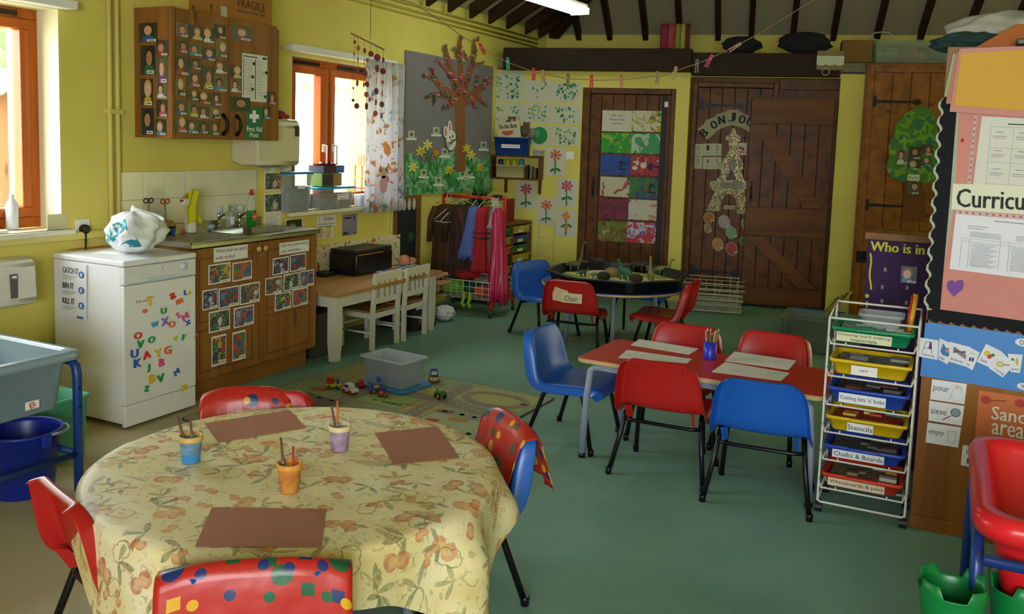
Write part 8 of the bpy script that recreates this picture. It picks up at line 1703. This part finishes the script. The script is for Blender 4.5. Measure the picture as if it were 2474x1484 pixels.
oS=V(((xs0+xs1)/2,(ys0+ys1)/2,0))
b=MB(); b.lathe([(.03,0),(.055,.02),(.085,.11),(.09,.112),(.082,.11),(.05,.025),(.001,.018)],(0,0,0),mat('#d83a20',.4),28); tag(b.build('play_bowl',M=Matrix.Translation((.345,2.66,.40))@Matrix.Rotation(.9,4,(.4,1,0))),'orange red plastic scoop bowl tipped in the red sand tray','bowl')
b=MB(); b.ball((0,0,0),.035,mat('#e0dcd8',.4),3,(1.5,.8,.5)); tag(b.build('play_spoon',M=Matrix.Translation((.29,2.58,.42))@Matrix.Rotation(.6,4,'Z')),'white plastic scoop in the red sand tray','scoop')
b=MB(); b.tube([(-.04,0,0),(0,.01,.008),(.05,0,0)],.012,mat('#d8902a',.4),8); tag(b.build('sand_toy',M=Matrix.Translation((.275,2.535,.405))),'small orange sand toy in the red sand tray','toy')
b=MB(); b.lathe([(.05,0),(.055,.01),(.001,.012)],(0,0,0),mat('#4a5ac0',.4),20); tag(b.build('play_plate',M=Matrix.Translation((.37,2.53,.41))),'blue round plate in the red sand tray','plate')
t=thing('storage_crate','dark red crate standing under the front of the red sand tray','crate',(.50,2.60,0)); b=MB(); b.box((-.28,-.12,0),(.25,.20,.285),mat('#7a1c12',.5),bev=.01); b.build('crate_body',parent=t)
def castle(px,py,z,lab,tilt,rzz):
    c_=PZ(px,py,z); t=thing('bucket',lab,'bucket',M=Matrix.Translation(c_)@Matrix.Rotation(rzz,4,'Z')@Matrix.Rotation(tilt,4,'X')); b=MB(); m_=mat('#0c7a3a',.35,name='green_bucket'); n_=48
    def fn(i,j): 
        a=6.283*i; r=.060+.022*j; z_=.15*j; 
        if j>.98: z_+=.014*(1 if math.sin(4*a)>0 else -1)
        return V((r*math.cos(a),r*math.sin(a),z_))
    b.grid(fn,n_,8,m_,cu=True); b.lathe([(.060,0),(.001,.001)],(0,0,0),m_,24); b.build('bucket_body',parent=t,solid=.003); return t
castle(2292,1545,.27,'green castle shaped sand bucket tilted at the lower right, left of two',-.0,.4); castle(2462,1540,.27,'green castle shaped sand bucket at the lower right corner, right of two',.0,1.2)
t=thing('storage_stool','low dark wooden stool under the green sand buckets','stool',(PZ(2370,1545,.27).x,PZ(2370,1545,.27).y,0)); b=MB(); b.box((-.14,-.08,.24),(.20,.13,.265),MW,bev=.003); b.build('stool_top',parent=t)
for x,y in ((-.12,-.06),(.18,-.06),(-.12,.11),(.18,.11)): b=MB(); b.box((x-.012,y-.012,0),(x+.012,y+.012,.24),MW); b.build('leg',parent=t)
# ================= APRONS =================
def apronmat():
    m,t,b=nt('patterned_pvc_apron')
    def M(op,a,b_=None):
        nd=t.nodes.new('ShaderNodeMath'); nd.operation=op
        for i,v in enumerate((a,b_)):
            if v is None: continue
            if isinstance(v,(int,float)): nd.inputs[i].default_value=v
            else: t.links.new(v,nd.inputs[i])
        return nd.outputs[0]
    c='#b8231a'; cur=lin(c)
    for sc,loc,metric,rr_,pr in ((9,(0,0,0),'EUCLIDEAN',.21,.75),(12,(4.1,2.3,0),'CHEBYCHEV',.17,.45),(16,(7.7,1.9,0),'EUCLIDEAN',.20,.35)):
        vo=texn(t,'Voronoi',sc,vec='UV',loc=loc,distance=metric,voronoi_dimensions='2D'); vo.inputs['Randomness'].default_value=.7; cs=t.nodes.new('ShaderNodeSeparateColor'); t.links.new(vo.outputs['Color'],cs.inputs[0])
        f=M('MULTIPLY',M('LESS_THAN',vo.outputs['Distance'],rr_),M('LESS_THAN',cs.outputs[1],pr)); col=ramp(t,cs.outputs[0],[(0,'#d8a414'),(.38,'#1c2e6a'),(.68,'#1a5a34')],'CONSTANT'); cur=mixc(t,f,cur,col)
    t.links.new(cur,b.inputs['Base Color']); b.inputs['Roughness'].default_value=.38; b.inputs['Coat Weight'].default_value=.12; n=texn(t,'Noise',9,vec='UV'); bp=t.nodes.new('ShaderNodeBump'); bp.inputs['Strength'].default_value=.35; bp.inputs['Distance'].default_value=.02; t.links.new(n.outputs['Fac'],bp.inputs['Height']); t.links.new(bp.outputs[0],b.inputs['Normal']); return m
AP=apronmat()
def apron(M,lab,x0=-.21,x1=.205,back=.25,front=.10,bulge=.02,seed=0,zt=.572):
    """sheet folded over the chair back: back side, over the top, front side"""
    path=[(-.262,zt-.02-back),(-.250,zt-.02-back*.6),(-.240,zt-.05),(-.232,zt-.012),(-.214,zt+.004),(-.196,zt-.002),(-.172,zt-.03),(-.150,zt-.03-front*.5),(-.138,zt-.03-front)]
    P=[V((0,y,z)) for y,z in path]; n=len(P)-1; b=MB().m(AP); uvl=b.bm.loops.layers.uv.new('UV'); NI=28; NJ=40; acc=[0]
    for a,c_ in zip(P,P[1:]): acc.append(acc[-1]+(c_-a).length)
    G=[];U=[]
    for i in range(NI+1):
        u_=i/NI; row=[];ur=[]
        for j in range(NJ+1):
            s_=acc[-1]*j/NJ; k=max(q for q in range(n) if acc[q]<=s_+1e-9); f=(s_-acc[k])/(acc[k+1]-acc[k]); p=P[k].lerp(P[k+1],f)
            hang=max(0,(zt-.04-p.z))/.25; side=abs(u_-.5)*2; x=x0+(x1-x0)*u_
            drop=.030*side**3
            wv=bulge*hang*(math.sin(11*u_+seed)+.5*math.sin(23*u_+2*seed)); sg=-1 if p.y<-.21 else 1
            edge=1 if abs(x)>.16 else 0
            row.append(b.v((x*(1+.03*hang),p.y+sg*(abs(wv)*.8)+ (.028*(max(0,abs(x)-.12)/.09)**1.5 if sg>0 else -.030*(max(0,abs(x)-.12)/.09)**1.5*0),p.z-drop))); ur.append((x,s_))
        G.append(row);U.append(ur)
    for i in range(NI):
        for j in range(NJ):
            f=b.f([G[i][j],G[i+1][j],G[i+1][j+1],G[i][j+1]],True)
            for l,uv in zip(f.loops,(U[i][j],U[i+1][j],U[i+1][j+1],U[i][j+1])): l[uvl].uv=(uv[0]+seed,uv[1]+1)
    return tag(b.build('apron',M=M,solid=.0015),lab,'apron','patterned aprons over chair backs')
def cm(nm): return bpy.data.objects[nm].matrix_world.copy()
MWc={o['label']:o.matrix_world.copy() for o in bpy.data.objects if o.name.startswith('school_chair') and 'label' in o.keys()}
def chm(sub): return [m for l,m in MWc.items() if sub in l][0]
apron(chm('nearest the camera'),'red shape patterned apron over the nearest blue chair',back=.34,front=.12,bulge=.010,seed=1)
apron(chm('nearest the dishwasher'),'shiny red patterned apron over the red chair near the dishwasher',x0=-.10,x1=.215,back=.14,front=.16,bulge=.012,seed=3)
apron(chm('at the right of the cloth'),'red patterned apron hooked over the blue chair right of the tablecloth',x0=-.20,x1=.16,back=.16,front=.24,bulge=.035,seed=5)
